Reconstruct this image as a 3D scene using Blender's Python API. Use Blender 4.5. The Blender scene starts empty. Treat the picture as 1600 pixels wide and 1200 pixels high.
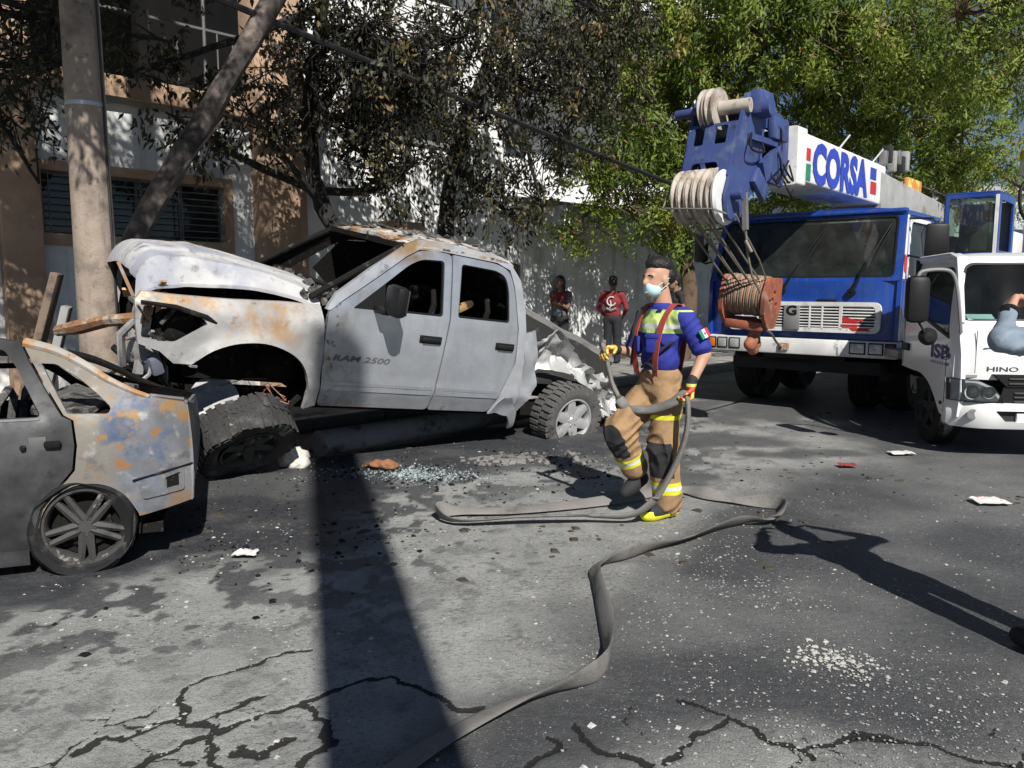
import bpy, bmesh, math, random
import numpy as np
from mathutils import Vector, Matrix, noise as mnoise
from mathutils.geometry import delaunay_2d_cdt
R = math.radians
rng = np.random.default_rng(7)
random.seed(7)
scene = bpy.context.scene
col = scene.collection

# ------------------------------------------------------------------ camera
cam_d = bpy.data.cameras.new('camera')
cam = bpy.data.objects.new('camera', cam_d); col.objects.link(cam)
cam.location = (0, 0, 1.62)
cam.rotation_euler = (R(90) - math.atan(150 / 1230), 0, 0)
cam_d.sensor_width = 36.0; cam_d.lens = 36.0 * 1230 / 1600
cam_d.clip_start = 0.05; cam_d.clip_end = 800
scene.camera = cam

# ------------------------------------------------------------------ sky and sun
SUN_EL = R(42); SUN_DIR = Vector((0.30, -0.954, 0)).normalized()      # horizontal direction towards the sun
world = bpy.data.worlds.new('World'); scene.world = world; world.use_nodes = True
wn = world.node_tree.nodes; wl = world.node_tree.links
sky = wn.new('ShaderNodeTexSky'); sky.sky_type = 'NISHITA'; sky.sun_disc = False
sky.sun_elevation = SUN_EL; sky.sun_rotation = math.atan2(SUN_DIR.x, SUN_DIR.y)
sky.altitude = 1900; sky.air_density = 0.9; sky.dust_density = 0.6; sky.ozone_density = 1.0
wn['Background'].inputs['Strength'].default_value = 0.05
wl.new(sky.outputs[0], wn['Background'].inputs['Color'])
sun_d = bpy.data.lights.new('sun', 'SUN'); sun_d.energy = 5.0; sun_d.angle = R(0.55); sun_d.color = (1.0, 0.965, 0.91)
sun = bpy.data.objects.new('sun', sun_d); col.objects.link(sun)
sun_vec = Vector((SUN_DIR.x * math.cos(SUN_EL), SUN_DIR.y * math.cos(SUN_EL), math.sin(SUN_EL)))
sun.rotation_euler = (-sun_vec).to_track_quat('-Z', 'Y').to_euler()
sun.location = sun_vec * 30
scene.view_settings.view_transform = 'Standard'
try: scene.view_settings.look = 'None'
except Exception: pass
scene.view_settings.exposure = 0.32; scene.view_settings.gamma = 1.0
scene.view_settings.use_curve_mapping = False
scene.cycles.use_denoising = True
scene.cycles.max_bounces = 6; scene.cycles.diffuse_bounces = 3; scene.cycles.glossy_bounces = 3
scene.cycles.transmission_bounces = 4; scene.cycles.transparent_max_bounces = 12
scene.cycles.caustics_reflective = False; scene.cycles.caustics_refractive = False
scene.cycles.sample_clamp_indirect = 6.0

# ------------------------------------------------------------------ materials
MATS = {}
def _tc(nt):
    n = nt.nodes.new('ShaderNodeTexCoord'); return n.outputs['Object']
def _noise(nt, vec, scale, detail=6, rough=0.6, off=(0, 0, 0), stretch=None):
    m = nt.nodes.new('ShaderNodeMapping'); m.inputs['Location'].default_value = off
    if stretch: m.inputs['Scale'].default_value = stretch
    nt.links.new(vec, m.inputs['Vector'])
    n = nt.nodes.new('ShaderNodeTexNoise'); n.inputs['Scale'].default_value = scale
    n.inputs['Detail'].default_value = detail; n.inputs['Roughness'].default_value = rough
    nt.links.new(m.outputs[0], n.inputs['Vector']); return n.outputs['Fac']
def _range(nt, v, a, b, c=0.0, d=1.0, smooth=True):
    n = nt.nodes.new('ShaderNodeMapRange'); n.interpolation_type = 'SMOOTHSTEP' if smooth else 'LINEAR'
    nt.links.new(v, n.inputs['Value'])
    for k, x in zip(('From Min', 'From Max', 'To Min', 'To Max'), (a, b, c, d)): n.inputs[k].default_value = x
    return n.outputs['Result']
def _math(nt, op, a, b=None):
    n = nt.nodes.new('ShaderNodeMath'); n.operation = op
    for i, x in enumerate((a, b)):
        if x is None: continue
        if hasattr(x, 'is_output'): nt.links.new(x, n.inputs[i])
        else: n.inputs[i].default_value = x
    return n.outputs[0]
def _mix(nt, fac, a, b):
    n = nt.nodes.new('ShaderNodeMix'); n.data_type = 'RGBA'
    def s(x, i):
        if hasattr(x, 'is_output'): nt.links.new(x, n.inputs[i])
        else: n.inputs[i].default_value = (*x, 1) if len(x) == 3 else x
    if hasattr(fac, 'is_output'): nt.links.new(fac, n.inputs[0])
    else: n.inputs[0].default_value = fac
    s(a, 6); s(b, 7); return n.outputs[2]
def mat(name, base, rough=0.6, metal=0.0, layers=(), bump=0.0, bscale=40, spec=0.5, coat=0.0, rvar=0.0, vary=0.12, vscale=3.0, streak=None):
    """Principled surface; layers = (colour, noise scale, lo, hi, offset[, masks]) laid over the base;
    a mask is (axis, a, b): 0 at a, 1 at b in object space. vary = broad lightness drift of the base."""
    if name in MATS: return MATS[name]
    m = bpy.data.materials.new(name); m.use_nodes = True; nt = m.node_tree
    p = nt.nodes['Principled BSDF']; tc = _tc(nt)
    c = base
    if vary:
        f = _noise(nt, tc, vscale, 5, 0.6, (3.1, 1.7, 0.4))
        c = _mix(nt, _range(nt, f, 0.3, 0.7), tuple(x * (1 - vary) for x in base), tuple(min(1, x * (1 + vary)) for x in base))
    sep = None
    for L in layers:
        colr, sc, lo, hi, off = L[:5]
        f = _range(nt, _noise(nt, tc, sc, 7, 0.62, (off, off * 1.7, off * 0.6)), lo, hi)
        for ax, a, b in (L[5] if len(L) > 5 else ()):
            if sep is None:
                sep = nt.nodes.new('ShaderNodeSeparateXYZ'); nt.links.new(tc, sep.inputs[0])
            f = _math(nt, 'MULTIPLY', f, _range(nt, sep.outputs['XYZ'.index(ax)], a, b))
        c = _mix(nt, f, c, colr)
    if streak:                                                        # run-off dirt: noise drawn out along z
        f = _range(nt, _noise(nt, tc, streak[1], 6, 0.65, (1.3, 4.4, 0.2), (1.0, 1.0, 0.09)), 0.5, 0.74, 0.0, streak[2])
        c = _mix(nt, f, c, streak[0])
    if hasattr(c, 'is_output'): nt.links.new(c, p.inputs['Base Color'])
    else: p.inputs['Base Color'].default_value = (*c, 1)
    p.inputs['Roughness'].default_value = rough; p.inputs['Metallic'].default_value = metal
    p.inputs['Specular IOR Level'].default_value = spec
    if rvar:
        nt.links.new(_range(nt, _noise(nt, tc, 6, 5, 0.6, (9, 2, 5)), 0.3, 0.7, max(0.05, rough - rvar), min(1, rough + rvar)), p.inputs['Roughness'])
    if coat: p.inputs['Coat Weight'].default_value = coat; p.inputs['Coat Roughness'].default_value = 0.08
    if bump:
        b = nt.nodes.new('ShaderNodeBump'); b.inputs['Strength'].default_value = bump; b.inputs['Distance'].default_value = 0.02
        nt.links.new(_noise(nt, tc, bscale, 6, 0.65), b.inputs['Height']); nt.links.new(b.outputs[0], p.inputs['Normal'])
    MATS[name] = m; return m
def glass(name, tint=(0.6, 0.7, 0.65), dirt=0.08, refl=1.0):
    if name in MATS: return MATS[name]
    m = bpy.data.materials.new(name); m.use_nodes = True; nt = m.node_tree; nt.nodes.clear()
    out = nt.nodes.new('ShaderNodeOutputMaterial'); t = nt.nodes.new('ShaderNodeBsdfTransparent'); t.inputs[0].default_value = (*tint, 1)
    g = nt.nodes.new('ShaderNodeBsdfGlossy'); g.inputs['Roughness'].default_value = 0.03
    fr = nt.nodes.new('ShaderNodeFresnel'); fr.inputs[0].default_value = 1.5
    mx = nt.nodes.new('ShaderNodeMixShader'); nt.links.new(_math(nt, 'MULTIPLY', fr.outputs[0], refl), mx.inputs[0])
    nt.links.new(t.outputs[0], mx.inputs[1]); nt.links.new(g.outputs[0], mx.inputs[2])
    d = nt.nodes.new('ShaderNodeBsdfDiffuse'); d.inputs[0].default_value = (0.35, 0.37, 0.34, 1)
    m2 = nt.nodes.new('ShaderNodeMixShader')
    nt.links.new(_range(nt, _noise(nt, _tc(nt), 4, 6), 0.3, 0.8, dirt * 0.3, dirt), m2.inputs[0])
    nt.links.new(mx.outputs[0], m2.inputs[1]); nt.links.new(d.outputs[0], m2.inputs[2])
    nt.links.new(m2.outputs[0], out.inputs[0]); MATS[name] = m; return m
def leafmat(name, ramp, trans=0.35, rough=0.55):
    m = bpy.data.materials.new(name); m.use_nodes = True; nt = m.node_tree; p = nt.nodes['Principled BSDF']
    a = nt.nodes.new('ShaderNodeAttribute'); a.attribute_name = 'tint'
    r = nt.nodes.new('ShaderNodeValToRGB'); nt.links.new(a.outputs['Fac'], r.inputs[0])
    els = r.color_ramp.elements
    while len(els) < len(ramp): els.new(0.5)
    for e, (pos, c) in zip(els, ramp): e.position = pos; e.color = (*c, 1)
    nt.links.new(r.outputs[0], p.inputs['Base Color']); p.inputs['Roughness'].default_value = rough
    t = nt.nodes.new('ShaderNodeBsdfTranslucent'); nt.links.new(r.outputs[0], t.inputs[0])
    mx = nt.nodes.new('ShaderNodeMixShader'); mx.inputs[0].default_value = trans
    nt.links.new(p.outputs[0], mx.inputs[1]); nt.links.new(t.outputs[0], mx.inputs[2])
    nt.links.new(mx.outputs[0], nt.nodes['Material Output'].inputs[0]); MATS[name] = m; return m

# ------------------------------------------------------------------ mesh helpers
def tag(o, label=None, cat=None, group=None, kind=None):
    if label: o['label'] = label
    if cat: o['category'] = cat
    if group: o['group'] = group
    if kind: o['kind'] = kind
    return o
def empty(name, loc=(0, 0, 0), rot=(0, 0, 0), parent=None, scale=1.0):
    o = bpy.data.objects.new(name, None); col.objects.link(o); o.location = loc; o.rotation_euler = rot
    o.scale = (scale,) * 3; o.empty_display_size = 0.1
    if parent: o.parent = parent
    return o
def link(name, me, m, parent=None, loc=None, rot=None):
    o = bpy.data.objects.new(name, me); col.objects.link(o)
    ms = m if isinstance(m, (list, tuple)) else [m]
    if len(me.materials) == 0:
        for x in ms: me.materials.append(x)
    if parent: o.parent = parent
    if loc is not None: o.location = loc
    if rot is not None: o.rotation_euler = rot
    return o
def copy_tree(o, parent=None):
    c = o.copy(); col.objects.link(c); c.parent = parent
    for ch in o.children: copy_tree(ch, c)
    return c
def frame(z, ref=(0, 0, 1)):
    z = np.asarray(z, float); z = z / (np.linalg.norm(z) + 1e-9); r = np.asarray(ref, float)
    if abs(z @ r) > 0.98: r = np.array([1.0, 0, 0])
    x = np.cross(r, z); x /= np.linalg.norm(x); return x, np.cross(z, x), z
def catmull(pts, n=6, closed=False):
    P = np.asarray(pts, float); N = len(P); out = []
    for i in range(N if closed else N - 1):
        p0, p1, p2, p3 = (P[(i + k) % N] if closed else P[min(max(i + k, 0), N - 1)] for k in (-1, 0, 1, 2))
        for j in range(n):
            t = j / n
            out.append(0.5 * ((2 * p1) + (-p0 + p2) * t + (2 * p0 - 5 * p1 + 4 * p2 - p3) * t * t + (-p0 + 3 * p1 - 3 * p2 + p3) * t ** 3))
    if not closed: out.append(P[-1])
    return np.array(out)
def rounded(pts, r=0.04, n=4):
    P = [np.asarray(p, float) for p in pts]; out = []; N = len(P)
    for i in range(N):
        a, b, c = P[i - 1], P[i], P[(i + 1) % N]; da, dc = a - b, c - b; la, lc = np.linalg.norm(da), np.linalg.norm(dc)
        rr = min(r if np.isscalar(r) else r[i], la * 0.45, lc * 0.45)
        if rr < 1e-4: out.append(tuple(b)); continue
        s, e = b + da / la * rr, b + dc / lc * rr
        for k in range(n + 1):
            t = k / n; out.append(tuple((1 - t) ** 2 * s + 2 * t * (1 - t) * b + t * t * e))
    return out
def inside(px, py, poly):
    px = np.asarray(px); res = np.zeros(px.shape, bool); P = np.asarray(poly); n = len(P); j = n - 1
    for i in range(n):
        xi, yi = P[i]; xj, yj = P[j]
        c = ((yi > py) != (yj > py)) & (px < (xj - xi) * (py - yi) / (yj - yi + 1e-12) + xi); res ^= c; j = i
    return res
def segdist(px, py, line, closed=False):
    L = np.asarray(line, float); d = np.full(np.shape(px), 1e9)
    for i in range(len(L) if closed else len(L) - 1):
        a, b = L[i], L[(i + 1) % len(L)]; ab = b - a; t = np.clip(((px - a[0]) * ab[0] + (py - a[1]) * ab[1]) / (ab @ ab + 1e-12), 0, 1)
        d = np.minimum(d, np.hypot(px - a[0] - t * ab[0], py - a[1] - t * ab[1]))
    return d

class MB:
    """collects shapes for ONE mesh"""
    def __init__(s): s.v = []; s.f = []; s.m = []
    def add(s, verts, faces, mi=0):
        o = len(s.v); s.v.extend([tuple(map(float, p)) for p in verts]); s.f.extend([tuple(int(i) + o for i in f) for f in faces]); s.m.extend([mi] * len(faces)); return s
    def box(s, c, size, rot=None, bev=0.0, mi=0):
        bm = bmesh.new(); bmesh.ops.create_cube(bm, size=1); bmesh.ops.scale(bm, vec=size, verts=bm.verts)
        if bev: bmesh.ops.bevel(bm, geom=list(bm.edges), offset=bev, segments=2, affect='EDGES', profile=0.5)
        M = Matrix.Translation(c)
        if rot is not None: M = M @ (rot if isinstance(rot, Matrix) else (Matrix.Rotation(rot[2], 4, 'Z') @ Matrix.Rotation(rot[1], 4, 'Y') @ Matrix.Rotation(rot[0], 4, 'X')))
        bmesh.ops.transform(bm, matrix=M, verts=bm.verts); bm.verts.index_update()
        s.add([v.co for v in bm.verts], [[v.index for v in f.verts] for f in bm.faces], mi); bm.free(); return s
    def bar(s, a, b, w, h=None, ref=(0, 0, 1), mi=0, bev=0.0):
        a, b = np.asarray(a, float), np.asarray(b, float); x, y, z = frame(b - a, ref); h = h or w
        M = Matrix([[x[0], y[0], z[0], 0], [x[1], y[1], z[1], 0], [x[2], y[2], z[2], 0], [0, 0, 0, 1]])
        return s.box(tuple((a + b) / 2), (w, h, float(np.linalg.norm(b - a))), rot=M, mi=mi, bev=bev)
    def tube(s, pts, r, seg=8, cap=True, mi=0, ell=None):
        P = np.asarray(pts, float); n = len(P); rr = np.full(n, r) if np.isscalar(r) else np.asarray(r, float)
        T = np.gradient(P, axis=0); x = None; vs = []
        for i in range(n):
            t = T[i] / (np.linalg.norm(T[i]) + 1e-9)
            if x is None: x, y, _ = frame(t)
            else:
                x = x - t * (x @ t); x /= np.linalg.norm(x) + 1e-9; y = np.cross(t, x)
            for k in range(seg):
                a = 2 * math.pi * k / seg; vs.append(P[i] + (x * math.cos(a) + y * math.sin(a) * (ell or 1)) * rr[i])
        fs = [(i * seg + k, i * seg + (k + 1) % seg, (i + 1) * seg + (k + 1) % seg, (i + 1) * seg + k) for i in range(n - 1) for k in range(seg)]
        if cap: fs += [tuple(range(seg - 1, -1, -1)), tuple((n - 1) * seg + k for k in range(seg))]
        return s.add(vs, fs, mi)
    def cyl(s, a, b, r, r2=None, seg=20, mi=0): return s.tube([a, b], [r, r if r2 is None else r2], seg, True, mi)
    def lathe(s, prof, c=(0, 0, 0), axis=(0, 1, 0), seg=32, mi=0, closed=False):
        """prof = (radius, along)"""
        x, y, z = frame(axis, (0, 0, 1) if abs(axis[2]) < .9 else (1, 0, 0)); c = np.asarray(c, float); n = len(prof); vs = []
        for r, h in prof:
            for k in range(seg):
                a = 2 * math.pi * k / seg; vs.append(c + z * h + (x * math.cos(a) + y * math.sin(a)) * r)
        fs = [(i * seg + k, i * seg + (k + 1) % seg, ((i + 1) % n) * seg + (k + 1) % seg, ((i + 1) % n) * seg + k) for i in range(n if closed else n - 1) for k in range(seg)]
        return s.add(vs, fs, mi)
    def prism(s, poly, fn, t, mi=0):
        """poly in 2-D, fn(u, v) -> point; extruded by vector t"""
        return s.panel(poly, (), fn, t, res=9, mi=mi)
    def panel(s, outline, holes, fn, t=None, res=0.07, mi=0):
        loops = []
        for L in [outline] + list(holes):
            q = []
            for i in range(len(L)):
                a, b = np.asarray(L[i], float), np.asarray(L[(i + 1) % len(L)], float); n = max(1, int(np.ceil(np.linalg.norm(b - a) / res)))
                q += [a + (b - a) * k / n for k in range(n)]
            loops.append(np.array(q))
        pts = []; edges = []
        for q in loops:
            o = len(pts); pts += [tuple(p) for p in q]; edges += [(o + i, o + (i + 1) % len(q)) for i in range(len(q))]
        lo, hi = loops[0].min(0), loops[0].max(0)
        if max(hi - lo) > res:
            gx, gy = np.meshgrid(np.arange(lo[0] + res * .5, hi[0], res), np.arange(lo[1] + res * .5, hi[1], res)); gx = gx.ravel(); gy = gy.ravel()
            ok = inside(gx, gy, loops[0])
            for h in loops[1:]: ok &= ~inside(gx, gy, h)
            for q in loops: ok &= segdist(gx, gy, q, True) > res * 0.35
            pts += list(zip(gx[ok], gy[ok]))
        vo, _, fo, *_ = delaunay_2d_cdt([Vector((float(p[0]), float(p[1]))) for p in pts], edges, [], 0, 1e-6)
        V = np.array([(p.x, p.y) for p in vo]); keep = []
        F = np.array([list(f) for f in fo]); C = V[F].mean(1); ok = inside(C[:, 0], C[:, 1], loops[0])
        for h in loops[1:]: ok &= ~inside(C[:, 0], C[:, 1], h)
        F = F[ok]; P3 = np.array([fn(u, v) for u, v in V], float); nV = len(P3)
        if t is None: return s.add(P3, F, mi)
        B = P3 + np.asarray(t, float); fs = [tuple(f) for f in F] + [tuple(nV + i for i in f[::-1]) for f in F]; cnt = {}
        for f in F:
            for i in range(3):
                e = (f[i], f[(i + 1) % 3]); cnt[e] = 1
        for a, b in list(cnt):
            if (b, a) not in cnt: fs.append((b, a, nV + a, nV + b))
        return s.add(np.vstack([P3, B]), fs, mi)
    def grid(s, nu, nv, fn, t=None, mi=0, wrap=False):
        P = np.array([fn(i / nu, j / nv) for i in range(nu + 1) for j in range(nv + 1)], float); w = nv + 1
        F = [(i * w + j, (i + 1) * w + j, (i + 1) * w + j + 1, i * w + j + 1) for i in range(nu) for j in range(nv)]
        if t is None: return s.add(P, F, mi)
        n = len(P); B = P + np.asarray(t, float); fs = F + [tuple(n + i for i in f[::-1]) for f in F]
        for i in range(nu): fs += [(i * w, n + i * w, n + (i + 1) * w, (i + 1) * w), (i * w + nv, (i + 1) * w + nv, n + (i + 1) * w + nv, n + i * w + nv)]
        for j in range(nv): fs += [(j, j + 1, n + j + 1, n + j), (nu * w + j, n + nu * w + j, n + nu * w + j + 1, nu * w + j + 1)]
        return s.add(np.vstack([P, B]), fs, mi)
    def mirror_y(s):
        o = MB(); o.v = [(x, -y, z) for x, y, z in s.v]; o.f = [f[::-1] for f in s.f]; o.m = list(s.m); return o
    def sag(s):
        s.v = [(x, y, z - 0.22 * max(0, z - 0.62) / 0.7) for x, y, z in s.v]; return s
    def jitter(s, amp, scale, seed=0.0):
        out = []
        for p in s.v:
            n = mnoise.noise_vector(Vector(p) * scale + Vector((seed, seed * 1.3, -seed))); out.append((p[0] + n.x * amp, p[1] + n.y * amp, p[2] + n.z * amp))
        s.v = out; return s
    def mesh(s, name, smooth=35):
        me = bpy.data.meshes.new(name); me.from_pydata(s.v, [], s.f)
        bm = bmesh.new(); bm.from_mesh(me)
        for f, mi in zip(bm.faces, s.m): f.material_index = mi
        bmesh.ops.recalc_face_normals(bm, faces=bm.faces); bm.to_mesh(me); bm.free()
        if smooth:
            me.polygons.foreach_set('use_smooth', [True] * len(me.polygons)); me.set_sharp_from_angle(angle=R(smooth))
        me.update(); return me
    def build(s, name, m, parent=None, loc=None, rot=None, smooth=35, **kw):
        return tag(link(name, s.mesh(name, smooth), m, parent, loc, rot), **kw)

def text_obj(s, name, m, parent, origin, right, up, size, width=None, thick=0.004, bold=0.0, shear=0.0, conform=None):
    """flat raised lettering: origin is the lower left corner; letters run along right"""
    cu = bpy.data.curves.new('lettering', 'FONT'); cu.body = s; cu.size = 1.0; cu.offset = bold; cu.shear = shear; cu.resolution_u = 3
    tmp = bpy.data.objects.new('lettering', cu); col.objects.link(tmp); dg = bpy.context.evaluated_depsgraph_get()
    me0 = bpy.data.meshes.new_from_object(tmp.evaluated_get(dg)); bpy.data.objects.remove(tmp); bpy.data.curves.remove(cu)
    V = np.array([v.co[:] for v in me0.vertices]); F = [tuple(p.vertices) for p in me0.polygons]; bpy.data.meshes.remove(me0)
    V[:, 0] -= V[:, 0].min(); V[:, 1] -= V[:, 1].min(); sy = size / V[:, 1].max(); sx = (width / V[:, 0].max()) if width else sy
    r = np.asarray(right, float); r /= np.linalg.norm(r); u = np.asarray(up, float); u /= np.linalg.norm(u); n = np.cross(r, u)
    P = np.asarray(origin, float) + V[:, :1] * sx * r + V[:, 1:2] * sy * u + n * thick
    if conform: P = np.array([conform(*p) for p in P])                # lie on the curved panel
    o = MB(); o.add(P, F); me = bpy.data.meshes.new(name); me.from_pydata(o.v, [], o.f); me.update()
    return link(name, me, m, parent)

def vnoise(x, y, seed=0):
    """value noise on arrays"""
    def h(i, j): 
        n = (i.astype(np.int64) * 374761393 + j.astype(np.int64) * 668265263 + seed * 1442695041) & 0x7fffffff
        n = ((n ^ (n >> 13)) * 1274126177) & 0x7fffffff; return ((n ^ (n >> 16)) & 0xffff) / 65535.0
    i, j = np.floor(x), np.floor(y); fx, fy = x - i, y - j; fx = fx * fx * (3 - 2 * fx); fy = fy * fy * (3 - 2 * fy)
    return (h(i, j) * (1 - fx) + h(i + 1, j) * fx) * (1 - fy) + (h(i, j + 1) * (1 - fx) + h(i + 1, j + 1) * fx) * fy
def fbm(x, y, seed=0, oct=4):
    a = 0; w = 0.5; t = 0
    for k in range(oct): a = a + vnoise(x * 2 ** k, y * 2 ** k, seed + k) * w; t += w; w *= 0.5
    return a / t
def sstep(a, b, x):
    t = np.clip((x - a) / (b - a), 0, 1); return t * t * (3 - 2 * t)

# ---- organic bodies: union of tapered capsules and ellipsoids, polygonised (surface nets)
def sdf_mesh(prims, res=0.012, k=0.03, wob=0.0, wscale=9, fold=0.0):
    """prims: ('c', a, b, ra, rb, mi) | ('e', centre, radii, mi[, yaw/pitch matrix])"""
    lo = np.full(3, 1e9); hi = -lo
    for p in prims:
        if p[0] == 'c':
            for q, r in ((p[1], p[3]), (p[2], p[4])): lo = np.minimum(lo, np.array(q) - r); hi = np.maximum(hi, np.array(q) + r)
        else: m = max(p[2]); lo = np.minimum(lo, np.array(p[1]) - m); hi = np.maximum(hi, np.array(p[1]) + m)
    lo -= res * 2.5 + wob; hi += res * 2.5 + wob; n = np.ceil((hi - lo) / res).astype(int) + 1
    ax = [lo[i] + np.arange(n[i]) * res for i in range(3)]; X, Y, Z = np.meshgrid(*ax, indexing='ij'); G = np.stack([X, Y, Z], -1)
    def ev(p, Q):
        if p[0] == 'c':
            a, b = np.array(p[1], float), np.array(p[2], float); ab = b - a; t = np.clip(((Q - a) @ ab) / (ab @ ab + 1e-12), 0, 1)
            return np.linalg.norm(Q - a - t[..., None] * ab, axis=-1) - (p[3] + (p[4] - p[3]) * t)
        q = Q - np.array(p[1], float)
        if len(p) > 4: q = q @ np.array(p[4])
        r = np.array(p[2], float); k0 = np.linalg.norm(q / r, axis=-1); k1 = np.linalg.norm(q / (r * r), axis=-1); return k0 * (k0 - 1) / (k1 + 1e-9)
    D = None
    for p in prims:
        d = ev(p, G)
        if D is None: D = d
        else:
            h = np.clip(0.5 + 0.5 * (D - d) / k, 0, 1); D = D * (1 - h) + d * h - k * h * (1 - h)
    if wob: D = D + wob * (np.sin(X * wscale * 3 + 2 * np.sin(Z * wscale * 2)) * np.sin(Z * wscale * 2.2 + 2 * np.sin(Y * wscale)) )
    if fold: D = D + fold * (2 * np.abs(np.sin(Z * 27 + 2.6 * np.sin(X * 15 + Z * 5) + 2.4 * np.sin(Y * 17 - Z * 6))) - 1.2) * (0.45 + 0.55 * np.sin(Z * 9 + X * 8 + Y * 5 + 1.0)) + fold * 0.5 * (np.abs(np.sin(X * 31 + Y * 24 + Z * 14 + 2.5 * np.sin(Z * 13))) - 0.6)
    S = D < 0; c = np.zeros(tuple(np.array(D.shape) - 1), int); P = np.zeros(c.shape + (3,)); W = np.zeros(c.shape)
    sl = lambda o, a: tuple(slice(o[i], D.shape[i] - 1 + o[i]) for i in range(3))
    crn = [(i, j, l) for i in (0, 1) for j in (0, 1) for l in (0, 1)]
    for o in crn:
        for a in range(3):
            if o[a]: continue
            e = list(o); e[a] = 1; d0 = D[sl(o, a)]; d1 = D[sl(e, a)]; x = (d0 < 0) != (d1 < 0); t = np.where(x, d0 / (d0 - d1 + 1e-12), 0)
            for i in range(3): P[..., i] += np.where(x, o[i] + (t if i == a else 0), 0)
            W += x
    act = W > 0; idx = np.full(c.shape, -1); idx[act] = np.arange(act.sum()); ii = np.argwhere(act)
    V = lo + (ii + P[act] / W[act][:, None]) * res; F = []
    for a in range(3):
        b, d = (a + 1) % 3, (a + 2) % 3; s0 = [slice(0, -1)] * 3; s1 = [slice(0, -1)] * 3
        for i in (b, d): s0[i] = slice(1, -1); s1[i] = slice(1, -1)
        s1[a] = slice(1, None); x = S[tuple(s0)] != S[tuple(s1)]; flip = S[tuple(s0)][x]; q = np.argwhere(x)
        off = np.zeros(3, int); off[b] = 1; off[d] = 1; q = q + off; quad = []
        for db, dd in ((-1, -1), (0, -1), (0, 0), (-1, 0)):
            r = q.copy(); r[:, b] += db; r[:, d] += dd; quad.append(idx[r[:, 0], r[:, 1], r[:, 2]])
        quad = np.array(quad).T; quad[~flip] = quad[~flip][:, ::-1]; F.append(quad)
    F = np.vstack(F); F = F[(F >= 0).all(1)]
    C = V[F].mean(1); best = np.full(len(C), 1e9); mi = np.zeros(len(C), int)
    for p in prims:
        d = ev(p, C); m = p[5] if p[0] == 'c' else p[3]; u = d < best; best[u] = d[u]; mi[u] = m
    return V, F, mi
def sdf_build(name, prims, mats_, parent=None, res=0.012, k=0.03, wob=0.0, wscale=9, smooth=True, loc=None, rot=None, fold=0.0):
    V, F, mi = sdf_mesh(prims, res, k, wob, wscale, fold); me = bpy.data.meshes.new(name); me.from_pydata(V.tolist(), [], F.tolist())
    me.polygons.foreach_set('material_index', mi.astype(np.int32)); me.polygons.foreach_set('use_smooth', [True] * len(me.polygons)); me.update()
    return link(name, me, mats_, parent, loc, rot)
CRACKS = [[(-0.91, 3.39), (-1.06, 3.31), (-1.16, 3.23), (-1.32, 3.1), (-1.32, 2.97), (-1.25, 2.82), (-1.11, 2.71), (-1.03, 2.58), (-0.96, 2.5)], [(-1.11, 2.71), (-1.0, 2.75), (-0.91, 2.83), (-0.81, 2.9), (-0.72, 3.02), (-0.61, 3.1), (-0.51, 3.12), (-0.42, 3.07), (-0.28, 2.97), (-0.18, 2.86), (-0.1, 2.86)], [(-1.25, 2.82), (-1.35, 2.77), (-1.36, 2.66), (-1.45, 2.67), (-1.53, 2.58)], [(-1.1, 2.69), (-1.18, 2.64), (-1.2, 2.58), (-1.28, 2.5)], [(-1.0, 2.97), (-1.05, 2.9), (-1.14, 2.84)], [(-0.81, 2.9), (-0.71, 2.77), (-0.67, 2.62), (-0.71, 2.5)], [(-0.95, 2.62), (-0.86, 2.56), (-0.79, 2.66)], [(0.66, 2.98), (0.77, 2.89), (0.87, 2.79), (0.94, 2.7), (1.02, 2.63), (1.02, 2.55)], [(0.23, 2.77), (0.27, 2.7), (0.32, 2.61), (0.43, 2.55), (0.46, 2.5)], [(0.13, 2.68), (0.19, 2.65), (0.13, 2.56), (0.06, 2.5)], [(1.04, 2.63), (1.28, 2.69), (1.49, 2.65), (1.74, 2.5)], [(0.85, 2.82), (0.68, 2.69), (0.52, 2.5)]]
SOOT = [(-3.04, 3.23), (-2.58, 3.81), (-2.31, 4.01), (-1.98, 4.35), (-1.55, 4.59), (-1.26, 4.86), (-1.12, 5.58), (-0.86, 6.43), (-0.23, 6.9), (0.36, 7.24), (0.98, 7.43), (1.36, 8.23), (2.18, 13.28), (-11.97, 13.28)]
TAR = [(9.45, 10.45), (3.41, 8.79), (3.39, 7.73), (2.56, 7.02), (1.91, 6.02), (1.25, 5.34), (0.62, 4.62), (0.19, 3.77), (0.0, 3.23), (-0.24, 2.82), (-0.33, 2.33), (2.24, 2.33)]
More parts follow.
